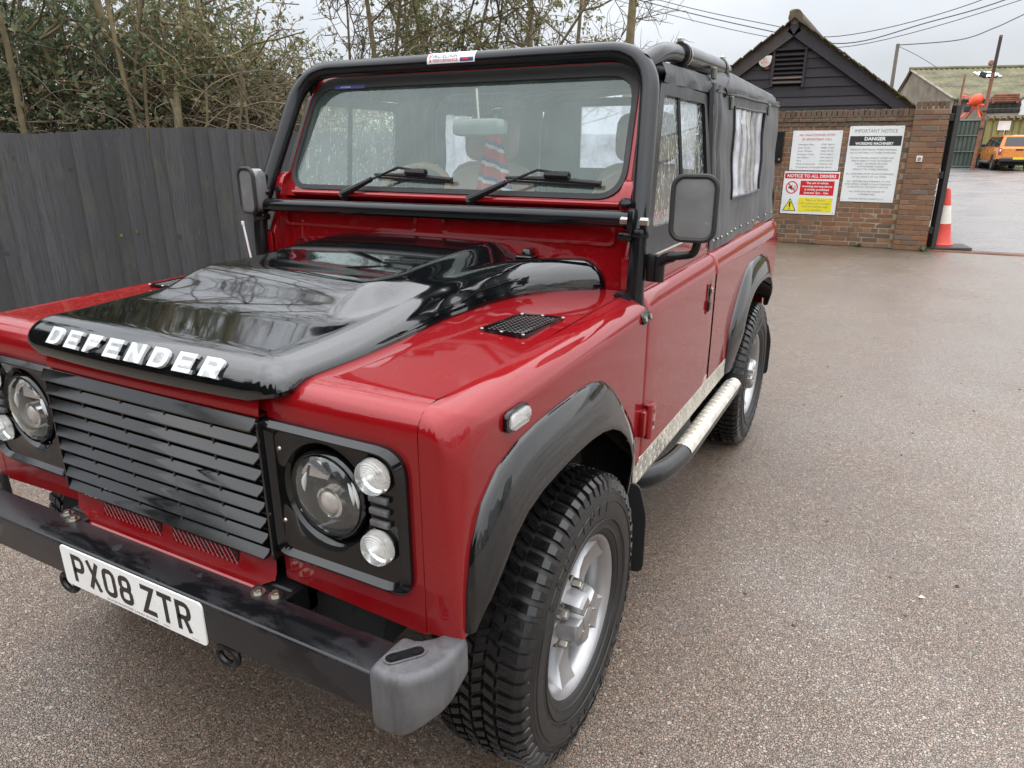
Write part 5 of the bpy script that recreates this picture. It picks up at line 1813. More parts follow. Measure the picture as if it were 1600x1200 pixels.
# ---------------------------------------------------------------- soft top
# sections along the car: half width and edge height, roof crown
def roof_sec(y):
    ze = lerp_tab([(0.86, 1.838), (1.0, 1.835), (1.45, 1.815), (1.62, 1.86), (1.9, 1.868), (3.0, 1.835), (3.13, 1.80)], y)     # height where the roof turns down
    zc = lerp_tab([(0.86, 1.852), (1.0, 1.868), (1.45, 1.895), (1.75, 1.942), (2.1, 1.950), (2.6, 1.945), (3.0, 1.925), (3.13, 1.870)], y)
    w = lerp_tab([(0.86, 0.690), (1.0, 0.705), (1.45, 0.712), (1.7, 0.735), (3.0, 0.735), (3.13, 0.715)], y)
    return ze, zc, w
ys = list(np.linspace(0.862, 3.0, 46)) + [3.04, 3.075, 3.10, 3.115]
rows = []
for y in ys:
    ze, zc, w = roof_sec(y)
    row = []
    zb = lerp_tab([(0.86, 1.775), (1.49, 1.762), (1.52, 1.775), (3.1, 1.775)], y)
    bag = 0.010 * math.sin(y * 17) * smoothstep(1.0, 1.2, y) * smoothstep(1.6, 1.4, y)
    for s in (-1, 1):
        side = [(w + 0.022, zb), (w + 0.020, zb + 0.3 * (ze - zb)), (w + 0.012, zb + 0.7 * (ze - zb) + bag)]
        for k in range(7):
            a = PI / 2 * k / 6
            rr = 0.055
            side.append((w - rr + rr * math.cos(a) + 0.004, ze - 0.02 + 0.03 * math.sin(a)))
        for k in range(1, 9):
            t = k / 8
            side.append(((w - 0.055) * (1 - t), ze + 0.010 + (zc - ze - 0.010) * (1 - (1 - t) ** 2)))
        if s < 0: left = [(-x, y, z) for x, z in side]
        else: right = [(x, y, z) for x, z in side]
    row = left + list(reversed(right))[1:]
    rows.append(row)
bm = B(); grid(bm, rows)
# rear curtain closes the back
rb = rows[-1]
canopy = part('soft_top', bm, MAT['canvas'], smooth=60)
canopy.modifiers.new('thick', 'SOLIDIFY').thickness = 0.004
# side curtains behind the doors with a see-through window, folds near the pillar
def xcur(y, z):
    base_ = lerp_tab([(1.19, 0.788), (1.78, 0.755)], z)
    f = 0.010 * math.sin((y - 1.5) * 55) * smoothstep(1.74, 1.56, y) * (0.4 + 0.6 * smoothstep(1.2, 1.5, z))
    f += 0.005 * math.sin(y * 11 + z * 6) * smoothstep(1.6, 1.8, y)
    f += 0.003 * math.sin(z * 26 + y * 5)
    return base_ + f
WY0, WY1, WZ0, WZ1 = 1.90, 2.60, 1.340, 1.728
for sx in (1, -1):
    bm = B()
    yl = sorted(set([round(v, 4) for v in list(np.linspace(1.500, WY0, 26)) + list(np.linspace(WY0, WY1, 20)) + list(np.linspace(WY1, 3.095, 18))]))
    zl = sorted(set([round(v, 4) for v in list(np.linspace(1.150, WZ0, 8)) + list(np.linspace(WZ0, WZ1, 10)) + list(np.linspace(WZ1, 1.80, 4))]))
    Vg = [[bm.verts.new((xcur(y, z) * sx, y, z)) for z in zl] for y in yl]
    for i in range(len(yl) - 1):
        for j in range(len(zl) - 1):
            ym, zm = (yl[i] + yl[i + 1]) / 2, (zl[j] + zl[j + 1]) / 2
            if WY0 < ym < WY1 and WZ0 < zm < WZ1: continue
            bm.faces.new((Vg[i][j], Vg[i + 1][j], Vg[i + 1][j + 1], Vg[i][j + 1]))
    bmesh.ops.delete(bm, geom=[v_ for v_ in bm.verts if not v_.link_faces], context='VERTS')
    cur = part('side_curtain', bm, MAT['canvas'], smooth=60)
    bm = B()
    rw = []
    for i in range(25):
        y = WY0 + (WY1 - WY0) * i / 24
        rw.append([((xcur(y, z) - 0.002 + 0.004 * math.sin(y * 48 + z * 3)) * sx, y, z) for z in np.linspace(WZ0, WZ1, 8)])
    grid(bm, rw)
    part('clear_window', bm, MAT['plastic_window'], cur, smooth=60)
    bm = B()
    b_ = [(WY0, WZ0), (WY1, WZ0), (WY1, WZ1), (WY0, WZ1)]
    pts = []
    for i in range(4):
        (ya, za), (yb_, zb_) = b_[i], b_[(i + 1) % 4]
        for k in range(8):
            y = ya + (yb_ - ya) * k / 8; z = za + (zb_ - za) * k / 8
            pts.append(((xcur(y, z) + 0.003) * sx, y, z))
    tube(bm, pts, 0.006, 6, closed=True)
    part('window_hem', bm, MAT['canvas'], cur)
    # storm flap fasteners, and studs along the bottom edge
    bm = B()
    for y in (1.83, 2.68):
        box(bm, ((xcur(y, 1.745) + 0.009) * sx, y, 1.742), (0.012, 0.030, 0.055), bev=0.005)
    part('flap_buckle', bm, MAT['toggle'] if 'toggle' in MAT else MAT['black_plastic'], cur)
    for y in (1.555, 1.625, 1.70, 1.80, 1.91, 2.03, 2.16, 2.30, 2.45, 2.62, 2.80, 2.97):
        bm = B()
        lathe(bm, [(0.0068, 0), (0.0068, 0.002), (0.005, 0.004), (0.003, 0.006), (0, 0.007)], ((xcur(y, 1.19) + 0.001) * sx, y, 1.190), (sx, 0, 0), 12)
        part('stud', bm, MAT['steel'], cur)
    # over-door valance
    bm = B()
    rw = []
    for i in range(20):
        y = 0.88 + (1.50 - 0.88) * i / 19
        rw.append([((0.742 + 0.004 * math.sin(y * 30)) * sx, y, 1.765), ((0.747 + 0.008 * math.sin(y * 22)) * sx, y, 1.79), ((0.735) * sx, y, 1.825)])
    grid(bm, rw)
    part('door_valance', bm, MAT['canvas'], smooth=60)
    # flap hem
    bm = B()
    tube(bm, [((xcur(y, 1.78) + 0.004) * sx, y, lerp_tab([(1.5, 1.775), (3.1, 1.775)], y)) for y in np.linspace(1.52, 3.09, 24)], 0.005, 6)
    part('roof_hem', bm, MAT['canvas'])
for sx in (1, -1):
    bm = B(); tube(bm, [(0.772 * sx, 1.497, 1.20), (0.735 * sx, 1.490, 1.80)], 0.022, 6); part('rear_door_post', bm, MAT['black_plastic'])
# rear curtain with window
bm = B()
xl = sorted(set([round(v, 4) for v in list(np.linspace(-0.785, -0.50, 6)) + list(np.linspace(-0.50, 0.50, 10)) + list(np.linspace(0.50, 0.785, 6))]))
zl = [1.15, 1.28, 1.42, 1.56, 1.70, 1.80, 1.83]
def yr(x, z): return 3.10 + 0.012 * math.sin(x * 7 + z * 3)
Vg = [[bm.verts.new((x * (1 if z < 1.4 else 0.955), yr(x, z), z if abs(x) < .6 or z < 1.8 else z - 0.02)) for z in zl] for x in xl]
for i in range(len(xl) - 1):
    for j in range(len(zl) - 1):
        if abs((xl[i] + xl[i + 1]) / 2) < 0.5 and 1.42 <= zl[j] < 1.80: continue
        bm.faces.new((Vg[i][j], Vg[i + 1][j], Vg[i + 1][j + 1], Vg[i][j + 1]))
bmesh.ops.delete(bm, geom=[v_ for v_ in bm.verts if not v_.link_faces], context='VERTS')
rc = part('rear_curtain', bm, MAT['canvas'], smooth=60)
bm = B()
bm.faces.new([bm.verts.new(p) for p in ((-.48, 3.10, 1.42), (.48, 3.10, 1.42), (.48, 3.10, 1.80), (-.48, 3.10, 1.80))])
part('clear_window', bm, MAT['plastic_window'], rc, smooth=0)

# ---------------------------------------------------------------- cabin
bm = B()
rows = []
for (y, z) in ((0.66, 1.30), (0.70, 1.355), (0.80, 1.365), (0.88, 1.35), (0.93, 1.28), (0.94, 1.12), (0.90, 0.95)):
    rows.append([(x, y, z) for x in (-0.72, -0.3, 0.3, 0.72)])
grid(bm, rows)
dash = part('dashboard', bm, MAT['dash'])
bm = B()
rows = []
for k in range(9):
    a = PI * k / 8
    rows.append([(x, 0.86 + 0.075 * math.cos(a) * 1.0, 1.345 + 0.075 * math.sin(a) * s_) for x, s_ in ((-0.60, .75), (-0.52, 1.0), (-0.28, 1.0), (-0.20, .75))])
grid(bm, rows)
part('instrument_cowl', bm, MAT['dash'], dash)
bm = B()
ctr = Vector((-0.37, 1.02, 1.345)); ax = Vector((0, -0.78, 0.62)).normalized()
uu = Vector((1, 0, 0)); vv = ax.cross(uu)
tube(bm, [ctr + uu * 0.185 * math.cos(2 * PI * k / 40) + vv * 0.185 * math.sin(2 * PI * k / 40) for k in range(40)], 0.0155, 10, closed=True)
sw = part('steering_wheel', bm, MAT['wood_rim'])
bm = B()
for a in (0, 180, 270):
    tube(bm, [ctr, ctr + (uu * math.cos(R(a)) + vv * math.sin(R(a))) * 0.18], 0.011, 8)
lathe(bm, [(0.05, -0.02), (0.05, 0.01), (0, 0.018)], ctr, ax, 20)
tube(bm, [ctr, ctr - ax * 0.0 + Vector((0, -0.2, -0.15))], 0.025, 10)
part('spokes', bm, MAT['steel'], sw)
def cushion(bm, c, s, lean=0.0, rnd_=0.35, n=10):
    """soft box: superellipsoid"""
    rows = []
    rm = Matrix.Rotation(lean, 3, 'X')
    for i in range(n + 1):
        th = -PI / 2 + PI * i / n
        row = []
        for j in range(2 * n):
            ph = 2 * PI * j / (2 * n)
            e = rnd_
            f = lambda w: math.copysign(abs(w) ** e, w)
            p = Vector((f(math.cos(th)) * f(math.cos(ph)) * s[0] / 2, f(math.cos(th)) * f(math.sin(ph)) * s[1] / 2, f(math.sin(th)) * s[2] / 2))
            row.append(Vector(c) + rm @ p)
        rows.append(row)
    grid(bm, rows, True)
for x in (-0.335, 0.445):
    bm = B(); cushion(bm, (x, 1.62, 1.21), (0.46, 0.13, 0.58), R(-10), 0.45)
    seat = part('seat', bm, MAT['leather'])
    bm = B(); cushion(bm, (x, 1.665, 1.60), (0.275, 0.11, 0.215), R(-6), 0.5); part('headrest', bm, MAT['leather'], seat)
    bm = B(); cushion(bm, (x, 1.36, 0.90), (0.48, 0.50, 0.14), 0, 0.4); part('seat_cushion', bm, MAT['leather'], seat)
    bm = B()
    pts = [(x + 0.205 * math.cos(a), 1.585 - 0.055 + 0.0, 1.30 + 0.178 * math.sin(a)) for a in [PI * k / 16 for k in range(17)]]
    tube(bm, [(x + 0.205, 1.52, 1.05)] + pts + [(x - 0.205, 1.52, 1.05)], 0.006, 6)
    pts = [(x + 0.118 * math.cos(a), 1.612, 1.60 + 0.09 * math.sin(a)) for a in [PI * k / 16 for k in range(17)]]
    tube(bm, pts, 0.005, 6)
    part('piping', bm, MAT['piping'], seat)
bm = B()
for dx in (-.335, .445):
    for s in (-.05, .05): tube(bm, [(dx + s, 1.65, 1.45), (dx + s, 1.66, 1.53)], 0.006, 6)
part('headrest_posts', bm, MAT['steel'])
# interior mirror
bm = B()
m0 = wsp(0.085, 1.660, -0.055)
cushion(bm, m0, (0.225, 0.03, 0.062), R(-5), 0.4, 8)
im = part('interior_mirror', bm, MAT['mirror_shell'] if 'mirror_shell' in MAT else MAT['white_plastic'])
bm = B(); tube(bm, [m0 + Vector((0, 0, 0.02)), wsp(0.07, 1.77, -0.01)], 0.008, 8); part('mirror_stalk', bm, MAT['steel'], im)
# cage hoop inside the canvas
bm = B()
tube(bm, arc_path([(-0.70, 1.66, 0.95), (-0.68, 1.66, 1.83), (0.68, 1.66, 1.83), (0.70, 1.66, 0.95)], 0.16, 6), 0.026, 12)
tube(bm, arc_path([(-0.70, 2.98, 1.0), (-0.68, 2.98, 1.82), (0.68, 2.98, 1.82), (0.70, 2.98, 1.0)], 0.16, 6), 0.026, 12)
part('inner_hoop', bm, MAT['tube'], cage)

# ---------------------------------------------------------------- pennant hanging in the cab (a thing of its own)
flag = thing('pennant', 'small red, white and blue flag hanging from a stick behind the windscreen', 'flag', (0.085, 0.955, 1.40))
rows = []
nz, nx = 26, 18
for i in range(nz + 1):
    t = i / nz
    z = 1.655 - 0.24 * t
    w = 0.010 + 0.062 * t ** 0.8
    row = []
    for j in range(nx + 1):
        s = j / nx * 2 - 1
        row.append((0.080 + s * w - 0.012 * t + (0.03 * t if s > 0.2 else 0), 0.955 + 0.022 * t * math.cos(s * 7.5) - 0.02 * s * s * t, z - 0.03 * t * abs(s) ** 2))
    rows.append(row)
bm = B(); grid(bm, rows)
obj('cloth', bm, MAT['flag'] if 'flag' in MAT else MAT['print_red'], flag, smooth=60)
bm = B()
tube(bm, [(0.085, 0.955, 1.655), (0.095, 0.948, 1.712)], 0.006, 8)
obj('stick', bm, MAT['wood_rim'], flag)
for k in range(3):
    bm = B()
    tube(bm, [(0.095 + 0.020 * math.cos(2 * PI * q / 16), 0.948 + 0.012 * math.sin(2 * PI * q / 16), 1.712 - 0.011 * k + 0.003 * math.cos(2 * PI * q / 16)) for q in range(16)], 0.0045, 6, closed=True)
    obj('bead_ring', bm, MAT['steel'] if k % 2 else MAT['black_plastic'], flag)
# =================================================================== THE SETTING
def sheet(name, x0, x1, y0, y1, z, mat):
    bm = B()
    bm.faces.new([bm.verts.new(p) for p in ((x0, y0, z), (x1, y0, z), (x1, y1, z), (x0, y1, z))])
    o = obj(name, bm, mat, smooth=0)
    return tag(o, kind='structure')
sheet('ground', -300, 300, -300, 300, 0.0, MAT['asphalt'])
sheet('yard_surface', -1.0, 120, 11.3, 140, 0.004, MAT['yard'])
# gate track let into the ground across the entrance
bm = B()
for y in (11.02, 11.12):
    box(bm, (6.6, y, 0.006), (9.4, 0.025, 0.012))
box(bm, (6.6, 11.07, 0.003), (9.4, 0.07, 0.006))
tag(obj('gate_track', bm, MAT['rust']), kind='structure')

# ---------------------------------------------------------------- featheredge fence on the left
FD = 6.2
fh = Vector((sy_, cy_, 0)); rh = Vector((cy_, -sy_, 0))
F0 = Vector((CAM_LOC[0], CAM_LOC[1], 0)) + fh * FD
fang = math.atan2(rh.y, rh.x)
PROF = [(-8, 1.674), (-4.7, 1.672), (-3.9, 1.658), (-3.1, 1.700), (-2.55, 1.706), (-2.0, 1.675), (-1.2, 1.664), (0.4, 1.66)]
fence = thing('board_fence', 'tall black stained fence of upright boards behind the red car, below the hedge', 'fence', F0, fang)
def board_mesh(w, h, th=0.022):
    bm = B()
    # featheredge: thick edge one side
    n = 5
    prof = [(-w / 2, 0.0), (w / 2, 0.0), (w / 2, -th * 0.35), (-w / 2, -th)]
    lo = [bm.verts.new((p[0], p[1], 0.03)) for p in prof]; hi = [bm.verts.new((p[0], p[1], h)) for p in prof]
    for k in range(4): bm.faces.new((lo[k], lo[(k + 1) % 4], hi[(k + 1) % 4], hi[k]))
    bm.faces.new(lo); bm.faces.new(hi)
    bmesh.ops.recalc_face_normals(bm, faces=bm.faces)
    me = bpy.data.meshes.new('board'); bm.to_mesh(me); bm.free()
    me.materials.append(MAT['fence_board'])
    return me
BW = 0.128
t = -7.4
k = 0
while t < 0.25:
    me = board_mesh(BW + 0.024, lerp_tab(PROF, t) + rnd.uniform(-.003, .003))
    o = bpy.data.objects.new('board', me); COL.objects.link(o); o.parent = fence
    o.location = (t, rnd.uniform(-0.006, 0.006), 0)
    o.rotation_euler = (rnd.uniform(-.01, .01), rnd.uniform(-.010, .010), R(5.2) + rnd.uniform(-.02, .02))
    t += BW + rnd.uniform(-.012, .012); k += 1
for z in (0.35, 0.9, 1.45):
    bm = B(); box(bm, (-3.6, 0.04, z), (7.8, 0.045, 0.09)); obj('rail', bm, MAT['fence_board'], fence, world=False)
for i in range(5):
    bm = B(); box(bm, (-7.2 + 1.82 * i, 0.11, 0.82), (0.1, 0.1, 1.62)); obj('post', bm, MAT['fence_board'], fence, world=False)
# knot holes and old fixings
for (tt, z) in ((-3.36, 0.83), (-3.22, 0.86), (-1.98, 1.30), (-1.86, 1.31)):
    bm = B(); lathe(bm, [(0.014, 0), (0.012, 0.003), (0, 0.003)], (tt, -0.030, z), (0, -1, 0), 10); obj('knot', bm, MAT['moss'] if z < 1 else MAT['dark'], fence, world=False)
# return of the fence along the yard, behind the car
Fc = F0 + rh * 0.30
fence2 = thing('board_fence', 'black board fence running back from the corner to the brick wall, hidden by the car', 'fence', Fc, R(90))
for i in range(51):
    me = board_mesh(BW + 0.024, 1.66 + rnd.uniform(-.01, .01)) if i < 3 else me
    o = bpy.data.objects.new('board', me); COL.objects.link(o); o.parent = fence2
    o.location = (0.08 + BW * i, rnd.uniform(-.005, .005), 0); o.rotation_euler = (0, 0, R(5.5))

# ---------------------------------------------------------------- brick wall and pier
WY = 11.02
wall = thing('brick_wall', 'old brick wall with brick-on-edge coping and three notice boards', 'wall', (0.5, WY, 0))
bm = B(); box(bm, (0.06, WY + 0.1085, 0.98), (2.76, 0.214, 1.94)); obj('mortar', bm, MAT['mortar'], wall)
brick_meshes = []
def brick_mesh(sx_, sy2, sz, seed, mat):
    bm = B(); box(bm, (0, 0, 0), (sx_, sy2, sz), bev=0.004)
    rr_ = random.Random(seed)
    for v_ in bm.verts: v_.co += Vector((rr_.uniform(-1, 1), rr_.uniform(-1, 1), rr_.uniform(-1, 1))) * 0.0022
    bmesh.ops.recalc_face_normals(bm, faces=bm.faces)
    me = bpy.data.meshes.new('brick'); bm.to_mesh(me); bm.free(); me.materials.append(mat); return me
STR = [brick_mesh(0.215, 0.1025, 0.064, i, MAT['brick']) for i in range(5)]
HDR = [brick_mesh(0.1025, 0.1025, 0.064, 10 + i, MAT['brick']) for i in range(4)]
EDG = [brick_mesh(0.064, 0.225, 0.108, 20 + i, MAT['coping']) for i in range(4)]
CRE = [brick_mesh(0.215, 0.1325, 0.050, 30 + i, MAT['coping']) for i in range(4)]
SOL = [brick_mesh(0.1025, 0.118, 0.060, 40 + i, MAT['coping']) for i in range(4)]
far_bm = B()
def lay(me_list, x, y, z, par, keep=True):
    me = rnd.choice(me_list)
    jx, jy = rnd.uniform(-.003, .003), rnd.uniform(-.0035, .0025)
    if keep:
        o = bpy.data.objects.new('brick', me); COL.objects.link(o); o.parent = par
        wv = par.location
        o.location = (x + jx - wv.x, y + jy - wv.y, z - wv.z)
        o.rotation_euler = (rnd.uniform(-.01, .01), rnd.uniform(-.008, .008), rnd.uniform(-.012, .012))
    else:
        tmp = B(); tmp.from_mesh(me)
        bmesh.ops.translate(tmp, vec=Vector((x, y, z)), verts=tmp.verts)
        m2 = bpy.data.meshes.new('t'); tmp.to_mesh(m2); tmp.free(); far_bm.from_mesh(m2); bpy.data.meshes.remove(m2)
CP = 0.0745
X0, X1 = -1.31, 1.425
ncourse = 24
for c in range(ncourse):
    z = 0.037 + CP * c
    x = X1 - (0.0 if c % 2 else 0.056)
    i = 0
    while x > X0 + 0.1:
        hd = (c % 4 == 3) or (i % 3 == 2 and c % 2 == 0)
        w = 0.1025 if hd else 0.215
        lay(HDR if hd else STR, x - w / 2, WY + 0.048, z, wall, keep=(x > -0.52))
        x -= w + 0.010; i += 1
zt = 0.0375 + CP * ncourse
# corbelled courses
x = X1 - 0.055
while x > X0 + 0.05:
    lay(SOL, x, WY + 0.045, zt - 0.004, wall, keep=x > -0.52); x -= 0.1125
x = X1 - 0.11
while x > X0 + 0.1:
    lay(CRE, x, WY + 0.036, zt + 0.058, wall, keep=x > -0.52); x -= 0.225
x = X1 - 0.035
ztop = zt + 0.058 + 0.03 + 0.056
while x > X0 + 0.03:
    lay(EDG, x, WY + 0.095, ztop + rnd.uniform(-.004, .004), wall, keep=x > -0.52); x -= 0.0745
o = obj('brick', far_bm, MAT['brick'], wall, rec=False); o['kind'] = 'stuff'
# moss tufts on the coping and weeds at the foot
bm = B()
for i in range(60):
    xx = rnd.uniform(-1.2, 1.4)
    cushion(bm, (xx, WY + rnd.uniform(-.02, .1), ztop + (0.052 if rnd.random() < .6 else -0.058)), (rnd.uniform(.02, .06), rnd.uniform(.02, .05), rnd.uniform(.01, .025)), 0, 0.8, 4)
tag(obj('moss_tufts', bm, MAT['moss'], smooth=60), kind='stuff')

pier = thing('brick_pier', 'square red brick gate pier at the end of the wall, with a white bell push', 'pier', (1.64, WY, 0))
bm = B(); box(bm, (1.64, WY + 0.135, 1.03), (0.422, 0.422, 2.05)); obj('mortar', bm, MAT['mortar'], pier)
PF = WY - 0.085
for c in range(27):
    z = 0.037 + CP * c
    xs = [(1.4325, 'S'), (1.6575, 'S')] if c % 2 == 0 else [(1.4325, 'H'), (1.545, 'S'), (1.77, 'H')]
    for x, kd in xs:
        w = 0.215 if kd == 'S' else 0.1025
        lay(STR if kd == 'S' else HDR, x + w / 2, PF + 0.048, z, pier)
    # right-hand return face, facing the gate, and left return
    for j in range(2):
        o = bpy.data.objects.new('brick', rnd.choice(STR)); COL.objects.link(o); o.parent = pier
        o.location = (1.862 - 0.05 - 1.64, PF + 0.21 + 0.225 * j + (0.0 if c % 2 else -0.05) - WY, z); o.rotation_euler = (0, 0, PI / 2)
    if True:
        o = bpy.data.objects.new('brick', rnd.choice(HDR)); COL.objects.link(o); o.parent = pier
        o.location = (1.468 - 1.64, PF + 0.06 - WY + 0.05, z)
zp = 0.037 + CP * 27 - 0.037
for j in range(6):
    o = bpy.data.objects.new('brick', EDG[j % 4]); COL.objects.link(o); o.parent = pier
    o.location = (1.468 + 0.0705 * j - 1.64, PF + 0.12 - WY, zp + 0.054)
    o = bpy.data.objects.new('brick', EDG[(j + 1) % 4]); COL.objects.link(o); o.parent = pier
    o.location = (1.468 + 0.0705 * j - 1.64, PF + 0.12 + 0.232 - WY, zp + 0.054)
bm = B(); box(bm, (1.585, PF - 0.012, 1.330), (0.078, 0.026, 0.084), bev=0.004)
bp = tag(obj('bell_push', bm, MAT['sign_white']), 'small white square bell push box on the brick gate pier', 'switch')
bm = B(); box(bm, (1.585, PF - 0.027, 1.330), (0.046, 0.006, 0.05), bev=0.002); obj('button', bm, MAT['mortar'], bp)
for (x, y, w) in ((0.95, PF + 0.05, .10), (1.86, PF - 0.03, .12), (0.30, WY - 0.03, .07)):
    wd = thing('weed', {0.95: 'small green weed at the foot of the brick wall below the tall notice', 1.86: 'green weed tuft at the foot of the gate pier', 0.30: 'tiny weed at the foot of the wall below the drivers notice'}[x], 'weed', (x, y, 0))
    for k in range(14):
        bm = B(); a = rnd.uniform(0, 2 * PI); l = w * rnd.uniform(.5, 1); d = Vector((math.cos(a), math.sin(a) * .6, rnd.uniform(.3, 1.3))).normalized(); p = Vector((x, y, 0.0)); s_ = Vector((-d.y, d.x, 0)).normalized() * l * .16
        q = [p, p + d * l * .5 + s_, p + d * l, p + d * l * .5 - s_]
        bm.faces.new([bm.verts.new(v_) for v_ in q]); obj('leaf', bm, MAT['ivy'], wd, smooth=0)
# dark box at the left end of the visible wall
bm = B(); box(bm, (-0.405, WY - 0.045, 1.50), (0.13, 0.085, 0.46), bev=0.006)
tb = tag(obj('wall_box', bm, MAT['black_plastic']), 'tall narrow black box on the brick wall left of the notice boards', 'box')
bm = B(); lathe(bm, [(0.018, 0), (0.018, 0.008), (0, 0.01)], (-0.375, WY - 0.088, 1.305), (0, -1, 0), 12); obj('catch', bm, MAT['steel'], tb)

# ---------------------------------------------------------------- notice boards
def board_sign(name, label, x0, x1, z0, z1, y):
    bm = B(); box(bm, ((x0 + x1) / 2, y + 0.004, (z0 + z1) / 2), (x1 - x0, 0.008, z1 - z0), bev=0.0015)
    s = tag(obj(name, bm, MAT['sign_white']), label, 'sign')
    for (x, z) in ((x0 + .03, z0 + .03), (x1 - .03, z0 + .03), (x0 + .03, z1 - .03), (x1 - .03, z1 - .03)):
        bm = B(); lathe(bm, [(0.006, 0), (0.006, 0.002), (0, 0.003)], (x, y, z), (0, -1, 0), 8); obj('fixing', bm, MAT['steel'], s)
    return s
SY = WY - 0.016
UX, UZ = (1, 0, 0), (0, 0, 1)
def tline(s, txt, size, mat, x, z, width=None, align='CENTER', bold=0.0, dy=0.0014):
    return text_obj('lettering', txt, size, mat, (x, SY - dy, z), UX, UZ, s, 0.0002, align=align, width=width, bold=bold)
def patch(s, name, x0, x1, z0, z1, mat, dy=0.0008):
    bm = B(); bm.faces.new([bm.verts.new(p) for p in ((x0, SY - dy, z0), (x1, SY - dy, z0), (x1, SY - dy, z1), (x0, SY - dy, z1))])
    return obj(name, bm, mat, s, smooth=0)
# upper left: names and numbers
s1 = board_sign('notice_board', 'white board with red heading over two columns of small names and numbers', -0.215, 0.502, 1.142, 1.735, SY)
tline(s1, 'NO UNAUTHORISED ENTRY', 0.047, MAT['print_red'], 0.145, 1.655, 0.52)
tline(s1, 'BY APPOINTMENT ONLY', 0.047, MAT['print_red'], 0.145, 1.590, 0.43)
rowsn = [('Farmington Plant', '07957 766314'), ('Dave Garner', '07885 212435'), ('Taylor Wheeler', '07885 471941'), ('Farmington Farms', '07973 284213'), ('Lee Williams', '07957 476712'), ('Parts', '07753 337514'), ('Martin Construction', '07703 871437'), ('Forest Joinery & Fencing', '07908 240141')]
for i, (a, b) in enumerate(rowsn):
    z = 1.520 - 0.0485 * i
    tline(s1, a, 0.034, MAT['print_grey'], -0.120, z, None, 'LEFT')
    tline(s1, b, 0.034, MAT['print_grey'], 0.215, z, None, 'LEFT')
# lower left: drivers' notice
s2 = board_sign('notice_board', 'white notice with red and yellow panels, a prohibition ring and a warning triangle', -0.275, 0.545, 0.470, 1.125, SY - 0.004)
SY -= 0.004
patch(s2, 'red_band', -0.262, 0.532, 1.015, 1.100, MAT['print_red'])
tline(s2, 'NOTICE TO ALL DRIVERS', 0.066, MAT['sign_white'], 0.135, 1.035, 0.72, bold=0.002)
patch(s2, 'red_panel', -0.015, 0.485, 0.765, 0.985, MAT['print_red'])
for i, l in enumerate(('The use of vehicle', 'reversing warning alarms', 'is strictly prohibited', 'between 7pm - 7am.')):
    tline(s2, l, 0.044, MAT['sign_white'], 0.235, 0.938 - 0.050 * i, None, bold=0.0012)
patch(s2, 'yellow_panel', -0.015, 0.485, 0.505, 0.725, MAT['print_yellow'])
for i, l in enumerate(('Failure to comply', 'will result in your removal', 'from site and may lead', 'to prosecution.')):
    tline(s2, l, 0.041, MAT['print_grey'], 0.235, 0.677 - 0.050 * i, None)
# prohibition ring over a sounding horn
bm = B()
cx, cz = -0.140, 0.878
frame_ring(bm, [(cx + .092 * math.cos(2 * PI * k / 40), cz + .098 * math.sin(2 * PI * k / 40)) for k in range(40)], [(cx + .076 * math.cos(2 * PI * k / 40), cz + .082 * math.sin(2 * PI * k / 40)) for k in range(40)], (0, -0.0006, 0), (0, SY - 0.0014, 0), UX, UZ)
d_ = Vector((1, -1)).normalized()
prism(bm, [(cx - .06 - .006, cz + .065 - .006), (cx - .06 + .006, cz + .065 + .006), (cx + .06 + .006, cz - .065 + .006), (cx + .06 - .006, cz - .065 - .006)], (0, -0.0006, 0), (0, SY - 0.0020, 0), UX, UZ)
obj('prohibition_ring', bm, MAT['print_red'], s2)
bm = B()
prism(bm, [(cx - .05, cz - .015), (cx - .025, cz - .015), (cx + .005, cz - .045), (cx + .005, cz + .045), (cx - .025, cz + .015), (cx - .05, cz + .015)], (0, -0.0004, 0), (0, SY - 0.0009, 0), UX, UZ)
obj('horn_symbol', bm, MAT['print_black'], s2)
bm = B()
for rr_ in (.022, .038, .054):
    pts = [(cx + .008 + rr_ * math.cos(R(a)), SY - 0.0012, cz + rr_ * math.sin(R(a))) for a in range(-45, 46, 10)]
    tube(bm, pts, 0.0022, 4)
obj('sound_waves', bm, MAT['print_blue'], s2)
# warning triangle
bm = B()
tri = [(-0.245, 0.512), (-0.040, 0.512), (-0.1425, 0.712)]
prism(bm, rpoly(tri, .012, 3), (0, -0.0004, 0), (0, SY - 0.0008, 0), UX, UZ)
obj('triangle_border', bm, MAT['print_black'], s2)
bm = B()
c_ = (-0.1425, 0.575)
prism(bm, [(c_[0] + (p[0] - c_[0]) * .84, c_[1] + (p[1] - c_[1]) * .84) for p in rpoly(tri, .012, 3)], (0, -0.0004, 0), (0, SY - 0.0014, 0), UX, UZ)
obj('triangle_fill', bm, MAT['print_yellow'], s2)
bm = B()
prism(bm, [(-0.1505, 0.568), (-0.1345, 0.568), (-0.130, 0.655), (-0.155, 0.655)], (0, -0.0004, 0), (0, SY - 0.0020, 0), UX, UZ)
prism(bm, [(-0.1425 + .011 * math.cos(2 * PI * k / 14), 0.545 + .011 * math.sin(2 * PI * k / 14)) for k in range(14)], (0, -0.0004, 0), (0, SY - 0.0020, 0), UX, UZ)
obj('exclamation_mark', bm, MAT['print_black'], s2)
SY += 0.004
